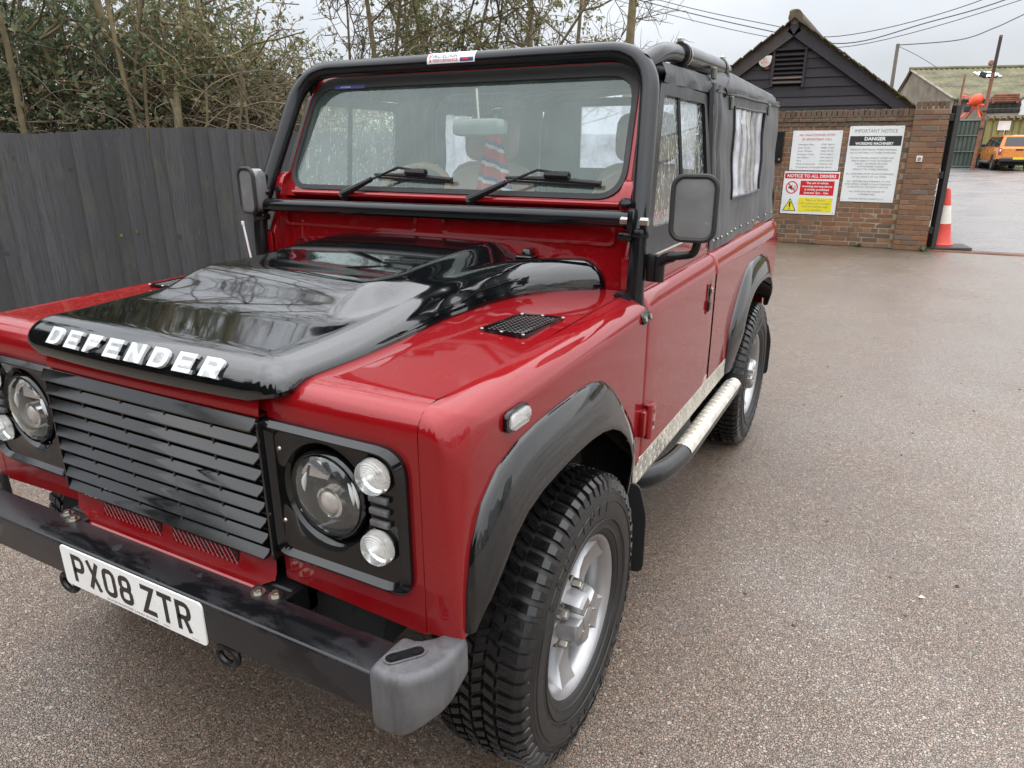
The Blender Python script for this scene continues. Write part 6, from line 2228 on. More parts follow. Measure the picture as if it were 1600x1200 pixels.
# right: important notice
s3 = board_sign('notice_board', 'tall white notice with a black DANGER band across its upper part', 0.594, 1.333, 0.688, 1.795, SY)
tline(s3, 'IMPORTANT NOTICE', 0.070, MAT['print_grey'], 0.955, 1.700, 0.58)
patch(s3, 'black_band', 0.612, 1.315, 1.512, 1.652, MAT['print_black'])
tline(s3, 'DANGER', 0.068, MAT['sign_white'], 0.955, 1.590, 0.29, bold=0.003)
tline(s3, 'WORKING MACHINERY', 0.053, MAT['sign_white'], 0.955, 1.527, 0.52, bold=0.002)
body = [(1.445, 'PERSONS ENTERING THESE PREMISES', .63), (1.400, 'DO SO ENTIRELY AT THEIR OWN RISK', .63), (1.325, 'WE THE OWNERS CANNOT ACCEPT ANY', .60), (1.283, 'RESPONSIBILITY FOR ACCIDENTS,', .56), (1.242, 'INJURY, DAMAGE OR LOSS', .44), (1.201, 'HOWSOEVER CAUSED', .36), (1.160, 'WHILST ON THESE PREMISES', .49), (1.093, 'ALL CHILDREN MUST BE ACCOMPANIED', .66), (1.050, 'BY AN ADULT AT ALL TIMES', .46), (0.982, 'ALL VISITORS MUST REPORT TO THE', .60), (0.940, 'SITE OFFICE, WHERE YOUR ATTENTION', .64), (0.898, 'IS DRAWN TO THE SAFETY NOTICE', .56), (0.832, 'ALL VEHICLES ARE PARKED AT', .50), (0.790, 'OWNERS RISK', .23), (0.722, 'PLEASE DRIVE CAREFULLY', .48)]
for z, l, w in body: tline(s3, l, 0.034, MAT['print_grey'], 0.955, z, w)

# ---------------------------------------------------------------- barn behind the wall
BY = 12.55
AX, AZ, EX, EZ = -0.59, 3.50, 1.235, 2.20        # apex and right eave of the board face
slope = (AZ - EZ) / (EX - AX)
barn = thing('timber_barn', 'small black weatherboarded barn with tiled gable and louvred opening behind the brick wall', 'barn', (AX, BY, 0))
def zroof(x): return AZ - abs(x - AX) * slope
XL = AX - (EX - AX)
bm = B()
prism(bm, [(XL + .02, 0), (EX - .02, 0), (EX - .02, EZ - .03), (AX, AZ - .04), (XL + .02, EZ - .03)], (0, 6.0, 0), (0, BY + 0.03, 0), UX, UZ)
obj('wall', bm, MAT['barn_board'], barn)
BH = 0.152
LV = (-0.875, -0.375, 2.505, 3.035)
z = 1.55
def wboard(xa, xb, xc, xd, z0, z1, dz=0.0):
    """one lapped weatherboard: bottom edge xa..xb, top edge xc..xd"""
    bm = B()
    q = [(xa, z0, -0.026), (xb, z0, -0.026), (xd, z1, -0.006), (xc, z1, -0.006)]
    fr_ = [bm.verts.new((x, BY + d + rnd.uniform(-.003, .003), zz + rnd.uniform(-.003, .003))) for x, zz, d in q]
    bk_ = [bm.verts.new((x, BY + 0.028, zz)) for x, zz, d in q]
    bm.faces.new(fr_); bm.faces.new(list(reversed(bk_)))
    for k in range(4): bm.faces.new((fr_[k], bk_[k], bk_[(k + 1) % 4], fr_[(k + 1) % 4]))
    obj('board', bm, MAT['barn_board'], barn, smooth=0)
while z < AZ - 0.12:
    z1 = min(z + BH + 0.018, AZ - 0.02)
    def lim(zz): return min(EX - .05, AX + max(0.0, (AZ - zz)) / slope - 0.02)
    rb_, rt_ = lim(z), lim(z1)
    lb_, lt_ = 2 * AX - rb_, 2 * AX - rt_
    if z1 > LV[2] + 0.02 and z < LV[3] - 0.02:
        if lb_ < LV[0] - 0.1: wboard(lb_, LV[0] - .02, min(lt_, LV[0] - .03), LV[0] - .02, z, z1)
        if rb_ > LV[1] + 0.1: wboard(LV[1] + .02, rb_, LV[1] + .02, max(rt_, LV[1] + .03), z, z1)
    else: wboard(lb_, rb_, lt_, rt_, z, z1)
    z += BH
# louvre
bm = B()
box(bm, ((LV[0] + LV[1]) / 2, BY + 0.02, (LV[2] + LV[3]) / 2), (LV[1] - LV[0], 0.05, LV[3] - LV[2]))
lvp = obj('louvre_opening', bm, MAT['dark'], barn)
for k in range(7):
    bm = B()
    zc = LV[2] + 0.05 + 0.073 * k
    box(bm, ((LV[0] + LV[1]) / 2, BY - 0.035, zc), (LV[1] - LV[0] - 0.02, 0.075, 0.016), Matrix.Rotation(R(38), 3, 'X'))
    obj('slat', bm, MAT['verge_board'] if k < 2 else MAT['barn_board'], lvp)
for (xa, xb, za, zb) in ((LV[0] - .03, LV[0] + .012, LV[2] - .02, LV[3] + .02), (LV[1] - .012, LV[1] + .03, LV[2] - .05, LV[3] + .02), (LV[0] - .06, LV[1] + .08, LV[3] + .022, LV[3] + .055)):
    bm = B(); box(bm, ((xa + xb) / 2, BY - 0.03, (za + zb) / 2), (xb - xa, 0.07, zb - za), bev=.003); obj('louvre_frame', bm, MAT['barn_board'], lvp)
# verge boards, roof slabs, tiles, ridge
for s in (1, -1):
    u_ = Vector((s, 0, -slope)).normalized(); n_ = Vector((s * slope, 0, 1)).normalized()
    L = math.hypot(EX - AX, AZ - EZ) + 0.30
    A0 = Vector((AX, BY - 0.10, AZ))
    bm = B()
    prism(bm, [(0, -0.02), (L, -0.02), (L - 0.02, -0.17), (0.0, -0.19)], (0, 0.03, 0), A0 + Vector((0, 0, 0.0)), u_, n_)
    obj('verge_board', bm, MAT['verge_board'] if s < 0 else MAT['barn_board'], barn)
    bm = B()
    prism(bm, [(0, 0.0), (L, 0.0), (L, 0.035), (0, 0.035)], (0, 6.2, 0), A0 + n_ * -0.015 + Vector((0, 0.03, 0)), u_, n_)
    rf = obj('roof', bm, MAT['tile'], barn)
    nt = int(L / 0.10)
    for i in range(nt):
        for j in range(3):
            bm = B()
            c0 = A0 + u_ * (0.10 * i + 0.06) + n_ * (0.038 + rnd.uniform(-.004, .006)) + Vector((0, -0.03 + 0.165 * j + (0.08 if i % 2 else 0) + rnd.uniform(-.01, .01), 0))
            rm = Matrix((u_, Vector((0, 1, 0)), n_)).transposed() @ Matrix.Rotation(R(5), 3, 'Y')
            box(bm, c0, (0.165, 0.160, 0.016), rm)
            obj('tile', bm, MAT['moss'] if rnd.random() < 0.22 else MAT['tile'], rf, smooth=0)
bm = B()
for k in range(16):
    tube(bm, [(AX, BY - 0.15 + 0.38 * k, AZ + 0.055), (AX, BY + 0.22 + 0.38 * k, AZ + 0.05)], 0.115, 14)
rd = obj('ridge_tiles', bm, MAT['tile'], barn)
bm = B()
cushion(bm, (AX - 0.03, BY - 0.02, AZ + 0.14), (0.19, 0.26, 0.10), 0, 0.8, 6); cushion(bm, (AX + 1.75, BY - 0.02, EZ + 0.06), (0.16, 0.2, 0.07), 0, 0.8, 6)
obj('moss_pad', bm, MAT['moss'], barn)
bm = B()
prism(bm, [(-0.06, 0.06), (0.06, 0.06), (0.075, -0.10), (0.0, -0.22), (-0.075, -0.10)], (0, 0.04, 0), (AX, BY - 0.145, AZ), UX, UZ, bev=.006)
obj('finial_board', bm, MAT['barn_board'], barn)
# alarm box
bm = B()
prism(bm, rpoly([(-1.135, 2.985), (-0.905, 2.985), (-0.925, 2.86), (-0.985, 2.80), (-1.055, 2.80), (-1.115, 2.86)], .03, 4), (0, -0.07, 0), (0, BY - 0.03, 0), UX, UZ, bev=.008, seg=2)
al = tag(obj('alarm_box', bm, MAT['cone_white']), 'cream five-sided burglar alarm box with red lettering on the barn gable', 'alarm')
text_obj('lettering', 'S1', 0.075, MAT['print_red'], (-1.02, BY - 0.1015, 2.905), UX, UZ, al, 0.0004)
text_obj('lettering', 'SECURITY', 0.03, MAT['print_red'], (-1.02, BY - 0.1015, 2.868), UX, UZ, al, 0.0004)
bm = B(); box(bm, (-0.985, BY - 0.05, 2.785), (0.07, 0.04, 0.035), bev=.008); obj('strobe', bm, MAT['tail_red'], al)

# ---------------------------------------------------------------- gate leaf folded back beside the pier
gate = thing('steel_gate', 'black steel gate leaf folded back against the end of the brick pier', 'gate', (1.95, 11.10, 0))
gd = Vector((0.035, 1.0, 0)).normalized()
def gp(s, z, off=0.0): return Vector((1.95, 11.10, 0)) + gd * s + Vector((off, 0, z))
for s_, r_ in ((0, .062), (2.6, .05)):
    bm = B(); tube(bm, [gp(s_, 0.05), gp(s_, 2.06)], r_, 4); obj('stile', bm, MAT['gate_black'], gate, smooth=0)
for z in (0.12, 0.75, 1.45, 2.0):
    bm = B(); tube(bm, [gp(0, z), gp(2.6, z)], 0.032, 4); obj('rail', bm, MAT['gate_black'], gate, smooth=0)
for k in range(14):
    bm = B(); tube(bm, [gp(0.17 * (k + 1), 0.1), gp(0.17 * (k + 1), 2.05)], 0.016, 8); obj('bar', bm, MAT['gate_black'], gate)
for z in (0.3, 1.1, 1.9):
    bm = B(); box(bm, gp(-0.03, z, -0.06), (0.09, 0.07, 0.10), bev=.006); obj('hinge', bm, MAT['gate_black'], gate)
bm = B(); box(bm, gp(-0.02, 0.62, -0.085), (0.035, 0.05, 0.36), bev=.006); obj('bolt_case', bm, MAT['gate_black'], gate)

# ---------------------------------------------------------------- traffic cone on a slab
bm = B(); box(bm, (2.15, 11.50, 0.024), (0.62, 0.50, 0.036), Matrix.Rotation(R(12), 3, 'Z'), bev=.006)
tag(obj('paving_slab', bm, MAT['cone_base']), 'flat grey slab lying under the traffic cone by the gate', 'slab')
cone = thing('traffic_cone', 'red and white traffic cone standing on a slab beside the gate', 'cone', (2.045, 11.50, 0.044))
def cr(z): return 0.175 - (0.175 - 0.042) * (z - 0.05) / 0.80
bm = B(); lathe(bm, [(0.215, 0.0), (0.215, 0.022), (0.19, 0.032), (cr(.05), 0.05), (cr(.33), 0.33), (cr(.33) , 0.335)] , (2.045, 11.50, 0.044), (0, 0, 1), 28); obj('cone_body', bm, MAT['cone_red'], cone)
bm = B(); lathe(bm, [(cr(.33) + .003, 0.33), (cr(.6) + .003, 0.60)], (2.045, 11.50, 0.044), (0, 0, 1), 28); obj('white_sleeve', bm, MAT['cone_white'], cone)
bm = B(); lathe(bm, [(cr(.6), 0.60), (cr(.82), 0.82), (0.030, 0.85), (0.0, 0.85)], (2.045, 11.50, 0.044), (0, 0, 1), 28); obj('cone_top', bm, MAT['cone_red'], cone)

# loose grit, small stones and bits of leaf on the yard
bm = B()
for i in range(260):
    x, y = rnd.uniform(0.9, 6.5), rnd.uniform(-1.5, 9.5)
    r_ = rnd.uniform(.003, .009) * (1.6 if rnd.random() < .06 else 1)
    c0 = [Vector((x + r_ * math.cos(a) * rnd.uniform(.6, 1.2), y + r_ * math.sin(a) * rnd.uniform(.6, 1.2), 0.0005)) for a in (0, 1.3, 2.5, 3.8, 5.1)]
    top_ = bm.verts.new((x, y, r_ * rnd.uniform(.5, .9)))
    vv_ = [bm.verts.new(p) for p in c0]
    for k in range(5): bm.faces.new((vv_[k], vv_[(k + 1) % 5], top_))
tag(obj('grit', bm, MAT['grit']), 'loose dark grit and small stones scattered on the yard', None, None, 'stuff')
for (x, y, lb) in ((2.05, 0.35, 'small curled brown leaf lying on the tarmac right of the front wheel'), (1.75, 1.15, 'pale fleck of leaf on the tarmac beside the side step')):
    bm = B()
    q = [bm.verts.new(p) for p in ((x - .012, y, .002), (x, y - .008, .006), (x + .014, y + .002, .003), (x + .001, y + .010, .007))]
    bm.faces.new(q); tag(obj('fallen_leaf', bm, MAT['brown_leaf'] if x > 2 else MAT['cone_white'], smooth=0), lb, 'leaf')
# ---------------------------------------------------------------- vegetation
nrng = np.random.default_rng(11)
def seg_obj(name, segs, mat, parent, n=4, kind=None):
    """many tapered segments as one mesh; segs = list of (p0, p1, r0, r1)"""
    S = np.array([(*a, *b, r0, r1) for a, b, r0, r1 in segs], np.float64)
    P0, P1, R0, R1 = S[:, :3], S[:, 3:6], S[:, 6], S[:, 7]
    T = P1 - P0; T /= np.maximum(np.linalg.norm(T, axis=1, keepdims=True), 1e-9)
    ref = np.where(np.abs(T[:, 2:3]) < 0.9, np.array([[0, 0, 1.0]]), np.array([[1.0, 0, 0]]))
    U = np.cross(T, ref); U /= np.linalg.norm(U, axis=1, keepdims=True); Vv = np.cross(T, U)
    m = len(S)
    verts = np.empty((m, 2 * n, 3))
    for k in range(n):
        a = 2 * PI * k / n
        d = U * math.cos(a) + Vv * math.sin(a)
        verts[:, k] = P0 + d * R0[:, None]; verts[:, n + k] = P1 + d * R1[:, None]
    idx = np.array([[k, (k + 1) % n, n + (k + 1) % n, n + k] for k in range(n)])
    faces = (idx[None] + (np.arange(m) * 2 * n)[:, None, None]).reshape(-1, 4)
    return mesh_np(name, verts.reshape(-1, 3), faces, mat, parent, True, kind)
def mesh_np(name, verts, faces, mat, parent, smooth=False, kind=None):
    if parent is not None: verts = verts - np.array(world_loc(parent))
    me = bpy.data.meshes.new(name)
    nv, nf, k = len(verts), len(faces), faces.shape[1]
    me.vertices.add(nv); me.vertices.foreach_set('co', np.ascontiguousarray(verts, dtype=np.float32).ravel())
    me.loops.add(nf * k); me.loops.foreach_set('vertex_index', np.ascontiguousarray(faces, dtype=np.int32).ravel())
    me.polygons.add(nf); me.polygons.foreach_set('loop_start', np.arange(0, nf * k, k, dtype=np.int32))
    me.update(calc_edges=True)
    if smooth: me.shade_smooth()
    o = link_mesh(name, me, mat, parent)
    if kind: o['kind'] = kind
    return o
def leaves_obj(name, pts, size, mat, parent, droop=0.3, kind=None, narrow=0.55):
    """one folded leaf (two triangles in a quad strip) per point"""
    P = np.asarray(pts); m = len(P)
    D = nrng.normal(size=(m, 3)); D[:, 2] -= droop; D /= np.linalg.norm(D, axis=1, keepdims=True)
    N = nrng.normal(size=(m, 3)); N[:, 2] += 0.8
    S = np.cross(D, N); S /= np.maximum(np.linalg.norm(S, axis=1, keepdims=True), 1e-6)
    Nn = np.cross(S, D)
    L = size * nrng.uniform(0.55, 1.25, (m, 1)); Wd = L * narrow * nrng.uniform(0.7, 1.2, (m, 1))
    v = np.empty((m, 4, 3))
    v[:, 0] = P; v[:, 1] = P + D * L * 0.5 + S * Wd * 0.5 + Nn * L * 0.08; v[:, 2] = P + D * L - Nn * L * 0.1; v[:, 3] = P + D * L * 0.5 - S * Wd * 0.5 + Nn * L * 0.08
    f = np.arange(m * 4).reshape(m, 4)
    return mesh_np(name, v.reshape(-1, 3), f, mat, parent, False, kind)
def rdir(spread, up_=0.0):
    return Vector((rnd.gauss(0, spread), rnd.gauss(0, spread), rnd.gauss(0, spread) + up_))
def limb(segs, p, d, length, r0, r1, n=6, wob=0.12, lift=0.0):
    """crooked tapering limb; returns the points along it"""
    pts = [Vector(p)]
    d = Vector(d).normalized()
    for i in range(n):
        d = (d + rdir(wob, lift)).normalized()
        q = pts[-1] + d * (length / n)
        ra = r0 + (r1 - r0) * i / n; rb_ = r0 + (r1 - r0) * (i + 1) / n
        segs.append((tuple(pts[-1]), tuple(q), ra, rb_)); pts.append(q)
    return pts, d
def at_px(px, D):
    """ground point seen in image column px at distance D"""
    a = math.atan2((px - 800) / FOCAL, cp_ + 0.343 * sp_)
    h = fh * math.cos(a) + rh * math.sin(a)
    return Vector((CAM_LOC[0], CAM_LOC[1], 0)) + h * D
def bush(name, label, group, px, D, w, h, z0, nst, ntw, lpt, lsize, mat, twig=0.5, cat='shrub', stem_r=0.035, stem_mat='bark', flat=0.75):
    """many-stemmed shrub: stems, twigs and leaves set along the twigs"""
    base_ = at_px(px, D)
    root = thing(name, label, cat, base_, 0, group)
    stems, twigs, leaf = [], [], []
    allp = []
    for i in range(nst):
        p = base_ + Vector((rnd.uniform(-.3, .3) * w, rnd.uniform(-.3, .3) * w * flat, 0))
        pts, d = limb(stems, p, (rnd.gauss(0, .22), rnd.gauss(0, .22), 1), h * rnd.uniform(.7, 1.0), stem_r * rnd.uniform(.6, 1.3), 0.008, 9, 0.10, 0.04)
        allp += [(q, j / 9) for j, q in enumerate(pts)]
        for j in range(3, 9):
            for _ in range(2):
                q, d2 = limb(stems, pts[j], rdir(1, 0.5), h * rnd.uniform(.10, .24), stem_r * .38, 0.005, 4, .22, 0.02)
                allp += [(x, j / 9) for x in q[1:]]
    cand = [p for p, _ in allp if p.z > z0]
    for i in range(ntw):
        p = rnd.choice(cand) + rdir(0.10)
        q = base_
        # keep inside the loose outline of the bush
        rel = p - base_
        ln = twig * rnd.uniform(.35, 1.1)
        pts, d = limb(twigs, p, rdir(1, 0.25), ln, 0.006, 0.0025, 4, .30, 0.0)
        k = int(lpt * rnd.uniform(.3, 1.6))
        for _ in range(k):
            s = rnd.random() ** 0.7 * 3.999
            a = pts[int(s)]; b = pts[int(s) + 1]
            pt = a + (b - a) * (s % 1) + rdir(0.025)
            if (pt - F0).dot(fh) > 0.16: leaf.append(tuple(pt))
    beh = lambda sg: min((Vector(sg[0]) - F0).dot(fh), (Vector(sg[1]) - F0).dot(fh)) > 0.13
    stems = [q for q in stems if beh(q)]; twigs = [q for q in twigs if beh(q)]
    seg_obj('stems', stems, MAT[stem_mat], root, 6, 'stuff')
    seg_obj('twigs', twigs, MAT['twig'], root, 3, 'stuff')
    leaves_obj('foliage', leaf, lsize, MAT[mat], root, .3, 'stuff')
    return root
G1 = 'shrubs growing behind the board fence'
bush('ivy_shrub', 'dense dark ivy mass with broad leaves at the far left above the fence', G1, -60, 8.3, 1.9, 3.5, 1.2, 9, 740, 18, 0.062, 'ivy', .5)
bush('ivy_shrub', 'ivy-clad shrub with a mossy upright stem just right of the far-left ivy', G1, 95, 8.0, 1.7, 3.4, 1.1, 9, 720, 18, 0.060, 'ivy', .5, stem_r=.035)
bush('evergreen_shrub', 'mixed evergreen shrub standing left of the pale forked stems', G1, 215, 8.6, 1.6, 3.45, 1.2, 9, 660, 17, 0.058, 'ivy', .5, stem_r=.035)
bush('tangled_shrub', 'olive brown tangled shrub with pale forked stems rising from cut stumps', G1, 300, 8.2, 1.3, 3.3, 1.2, 8, 640, 18, 0.052, 'olive_leaf', .5, stem_r=.03, stem_mat='bark_pale')
bush('tangled_shrub', 'thinning brown and olive shrub at the right-hand shoulder of the hedge', G1, 385, 8.4, 1.3, 3.0, 1.1, 7, 640, 18, 0.050, 'olive_leaf', .45, stem_mat='bark_pale')
bush('low_shrub', 'low olive shrub showing just left of the black cage tube', G1, 455, 8.8, 1.3, 2.6, 1.0, 7, 600, 26, 0.050, 'olive_leaf', .4)
bush('low_shrub', 'low brown twiggy shrub over the fence behind the windscreen', G1, 545, 9.0, 1.5, 2.4, 1.0, 6, 500, 22, 0.05, 'brown_leaf', .4)
bush('low_shrub', 'low shrub over the fence seen through the middle of the car', G1, 660, 9.4, 1.5, 2.3, .9, 5, 300, 12, 0.06, 'olive_leaf', .4)
# second rank behind, thins the sky
bush('tall_evergreen', 'tall evergreen behind the far-left ivy, topping out of the picture', 'tall evergreens behind the hedge', 20, 10.8, 2.4, 3.9, 1.5, 6, 260, 7, 0.07, 'ivy', .6, 'tree', .04)
bush('tall_evergreen', 'tall evergreen behind the pale forked stems, topping out of the picture', 'tall evergreens behind the hedge', 250, 11.0, 2.2, 3.8, 1.5, 6, 240, 7, 0.065, 'olive_leaf', .6, 'tree', .04)
bush('leaning_shrub', 'small loose shrub with thin upright shoots in the gap of sky left of the cage', G1, 500, 10.5, 1.0, 2.9, 1.4, 5, 180, 9, 0.06, 'ivy', .4)
bush('ivy_tree', 'upright brown and green ivy-clad tree above the middle of the cage tube', 'trees beyond the fence', 700, 12.2, 1.35, 6.0, 1.6, 10, 1100, 20, 0.062, 'olive_leaf', .6, 'tree', .05, 'bark')

def bare_tree(name, label, px, D, H, r, lean=(0, 0), nb=9, group='trees beyond the fence', mat='bark', z0=1.5, spread=1.0, lv=2):
    base_ = at_px(px, D)
    root = thing(name, label, 'tree', base_, 0, group)
    trunk, br = [], []
    pts, d = limb(trunk, base_, (lean[0], lean[1], 1), H, r, r * .25, 14, .016)
    for i in range(nb):
        j = rnd.randint(4, 13)
        a = rnd.uniform(0, 2 * PI)
        d0 = Vector((math.cos(a), math.sin(a), rnd.uniform(.3, 1.0)))
        q, d2 = limb(br, pts[j], d0, H * rnd.uniform(.15, .34) * spread, r * .30, 0.006, 7, .16, .03)
        for k in range(2, 8):
            for _ in range(2):
                q2, d3 = limb(br, q[k], d0 * .6 + rdir(.7, .3), H * rnd.uniform(.06, .13) * spread, 0.010, 0.004, 5, .2, .02)
                if lv > 1:
                    for kk in range(1, 6):
                        limb(br, q2[kk], d0 * .5 + rdir(.8, .2), H * rnd.uniform(.03, .065) * spread, 0.006, 0.0025, 4, .2, .0)
    seg_obj('trunk', trunk, MAT[mat], root, 10)
    seg_obj('branches', br, MAT['twig'], root, 4, 'stuff')
    return root
bare_tree('bare_tree', 'bare tree with a pale upright trunk right of centre above the soft top', 976, 14, 8.5, .105, (0.0, 0), 9, mat='bark_pale')
bare_tree('bare_tree', 'slender leaning bare trunk between the ivy-clad tree and the pale trunk', 826, 13.0, 8.0, .062, (-0.03, 0.02), 8, spread=.8)
bare_tree('bare_tree', 'thin bare sapling with fine twigs just left of the pale trunk', 893, 15, 6.5, .06, (0.03, 0), 11, spread=1.1)
bare_tree('bare_tree', 'bare twiggy sapling in the gap of sky left of the cage tube', 560, 12.5, 4.6, .04, (-0.03, 0), 8, spread=1.2)
bare_tree('bare_tree', 'long bare limb arching up on the left side of the ivy-clad tree', 612, 11.5, 6.5, .055, (-0.10, 0.02), 9, spread=1.2)
bare_tree('overhanging_tree', 'tall bare tree with forking limbs spreading above the left of the hedge', 185, 9.6, 9.5, .075, (0.03, -0.05), 13, spread=1.35)
bare_tree('overhanging_tree', 'second tall bare tree rising behind the pale forked stems', 345, 10.2, 8.5, .065, (-0.02, -0.04), 11, spread=1.2)
# pale forked stems and cut stumps over the fence
b0 = at_px(255, 7.4)
root = thing('forked_stems', 'pale mossy forked stems and sawn stumps rising behind the fence left of centre', 'tree', b0)
for (px, lean, H, r, mt) in ((262, (-.03, .0), 5.0, .036, 'bark_pale'), (246, (-.06, 0), 4.6, .030, 'bark_pale'), (228, (-.08, 0), 4.4, .027, 'bark_pale'), (56, (0.02, 0), 4.6, .030, 'bark')):
    segs = []; limb(segs, at_px(px, 7.5), (lean[0], lean[1], 1), H, r, r * .5, 10, .05)
    seg_obj('stem', segs, MAT[mt], root, 8)
for (px, z, d, H, r) in ((286, 1.2, (-.30, .1, 1), .85, .042), (286, 1.5, (.75, .1, .45), .36, .042)) + tuple((px, 1.1, (rnd.uniform(-.3, .3), 0, 1), rnd.uniform(.7, 1.15), .013) for px in (232, 300, 320, 335, 365, 392)):
    segs = []; limb(segs, at_px(px, 7.0) + Vector((0, 0, z)), d, H, r, r * .8, 4, .06)
    seg_obj('stump', segs, MAT['bark'], root, 8)
# brambles: arching stems tangled along the fence top
segs, leaf = [], []
for i in range(230):
    px = rnd.uniform(-40, 640)
    p = at_px(px, rnd.uniform(6.75, 7.9)) + Vector((0, 0, rnd.uniform(1.2, 1.9)))
    p += fh * max(0.0, 0.2 + rnd.uniform(0, .5) - (p - F0).dot(fh))
    a = rnd.uniform(0, 2 * PI)
    d = Vector((math.cos(a), math.sin(a) * .6, rnd.uniform(.2, 1.4))).normalized()
    L = rnd.uniform(.4, 1.5); n = 8
    pts = [p]
    for k in range(n):
        d = (d + Vector((0, 0, -0.16)) + rdir(.07)).normalized()
        q = pts[-1] + d * L / n
        dep = (q - F0).dot(fh)
        if dep < 0.12: q += fh * (0.12 - dep)
        segs.append((tuple(pts[-1]), tuple(q), .0065 - .0005 * k, .0060 - .0005 * k)); pts.append(q)
    for k in range(rnd.randint(2, 12)): leaf.append(tuple(rnd.choice(pts) + rdir(.05)))
br = thing('bramble', 'arching brown bramble stems tangled along the top of the board fence', 'bramble', at_px(250, 7.2))
o = seg_obj('stems', segs, MAT['twig'], br, 4); o['kind'] = 'stuff'
o = leaves_obj('foliage', leaf, 0.06, MAT['brown_leaf'], br); o['kind'] = 'stuff'
# trees behind the photographer and a far wood round the open side of the yard
pts = []
for i in range(70000):
    a = R(rnd.uniform(150, 288))
    D = rnd.uniform(17, 22)
    hgt = 6.0 + 1.5 * math.sin(a * 7) + 2.0 * math.sin(a * 17 + 1) + rnd.uniform(-1.5, 1.5)
    pts.append((CAM_LOC[0] + D * math.sin(a), CAM_LOC[1] + D * math.cos(a), rnd.random() ** .9 * hgt))
for i in range(26000):
    a = R(rnd.uniform(58, 152))
    D = rnd.uniform(48, 60)
    hgt = 8.0 + 2.0 * math.sin(a * 9) + 1.5 * math.sin(a * 23 + 1)
    pts.append((D * math.sin(a), D * math.cos(a), rnd.random() * hgt))
o = leaves_obj('distant_wood', pts, 0.42, MAT['wood_leaf'], None, 0.1, 'stuff', .8)
o['label'] = 'line of trees round the open sides of the yard'

# ---------------------------------------------------------------- far yard
# long old building: ridge runs away to the right
def _away(x, y, k=1.2): return Vector((CAM_LOC[0] + (x - CAM_LOC[0]) * k, CAM_LOC[1] + (y - CAM_LOC[1]) * k, 0))
A_ = _away(3.25, 50.0); C_ = _away(-0.15, 62.0); rdv = Vector((0.962, 0.272, 0))
Bm = _away(0.75, 56.0)
EAVE, RIDGE = 1.588 + (4.0 - 1.588) * 1.2, 1.588 + (6.02 - 1.588) * 1.2
bld = thing('farm_building', 'long grey farm building with a mossy corrugated roof and white rooflights behind the yard', 'building', A_)
LEN = 31.0
bm = B()
bm.faces.new([bm.verts.new(p) for p in (A_, C_, C_ + Vector((0, 0, EAVE + .8)), Bm + Vector((0, 0, RIDGE)), A_ + Vector((0, 0, EAVE)))])
q = A_ + rdv * LEN
bm.faces.new([bm.verts.new(p) for p in (A_, q, q + Vector((0, 0, EAVE)), A_ + Vector((0, 0, EAVE)))])
q2 = C_ + rdv * LEN; q3 = Bm + rdv * LEN
bm.faces.new([bm.verts.new(p) for p in (q, q2, q2 + Vector((0, 0, EAVE + .8)), q3 + Vector((0, 0, RIDGE)), q + Vector((0, 0, EAVE)))])
obj('wall', bm, MAT['old_clad'], bld, smooth=0)
def rp(t, s, lift=0.0):
    """roof point: t metres along, s 0 at eave .. 1 at ridge"""
    e = A_ + rdv * t + Vector((0, 0, EAVE)); r_ = Bm + rdv * t + Vector((0, 0, RIDGE))
    return e + (r_ - e) * s + Vector((0, 0, lift))
bm = B()
rows = []
n = 170
for i in range(n + 1):
    t = -0.25 + (LEN + .5) * i / n
    z = 0.045 * (1 if i % 2 else -1)
    rows.append([rp(t, s, z + (0.0 if s < .5 else 0.0)) for s in (-0.06, .33, .331, .66, .661, 1.0)])
    rows[-1][2] = rows[-1][2] + Vector((0, 0, .03)); rows[-1][4] = rows[-1][4] + Vector((0, 0, .03))
grid(bm, rows)
rows = []
for i in range(n + 1):
    t = -0.25 + (LEN + .5) * i / n
    z = 0.045 * (1 if i % 2 else -1)
    c_ = C_ + rdv * t + Vector((0, 0, EAVE + .8 + z)); rows.append([rp(t, 1.0, z), c_])
grid(bm, rows)
rf = obj('roof', bm, MAT['old_roof'], bld, smooth=0)
bm = B(); tube(bm, [rp(-.3, 1.0, .06), rp(LEN + .3, 1.0, .06)], .13, 8); obj('ridge', bm, MAT['old_roof'], rf)
bm = B(); tube(bm, [rp(-.2, -0.02, -.05), rp(-.2, 1.0, -.02)], .09, 4); tube(bm, [rp(-.2, 1.0, -.02), C_ + Vector((0, 0, EAVE + .75))], .09, 4); obj('verge_trim', bm, MAT['old_clad'], rf)
bm = B(); tube(bm, [rp(-.2, -0.07, -.08), rp(LEN, -0.07, -.08)], .09, 6); obj('gutter', bm, MAT['gate_black'], rf)
for (t, s0, s1, w) in ((3.6, .62, .80, 1.4), (6.4, .20, .34, 1.6), (9.1, .05, .18, 1.8), (15.1, .62, .80, 1.6)):
    if w == 0: continue
    bm = B(); rows = []
    m = 9
    for i in range(m + 1):
        tt = t + w * i / m
        rows.append([rp(tt, s, .09 + .03 * (i % 2)) for s in (s0, s1)])
    grid(bm, rows); obj('rooflight', bm, MAT['rooflight'], rf, smooth=0)
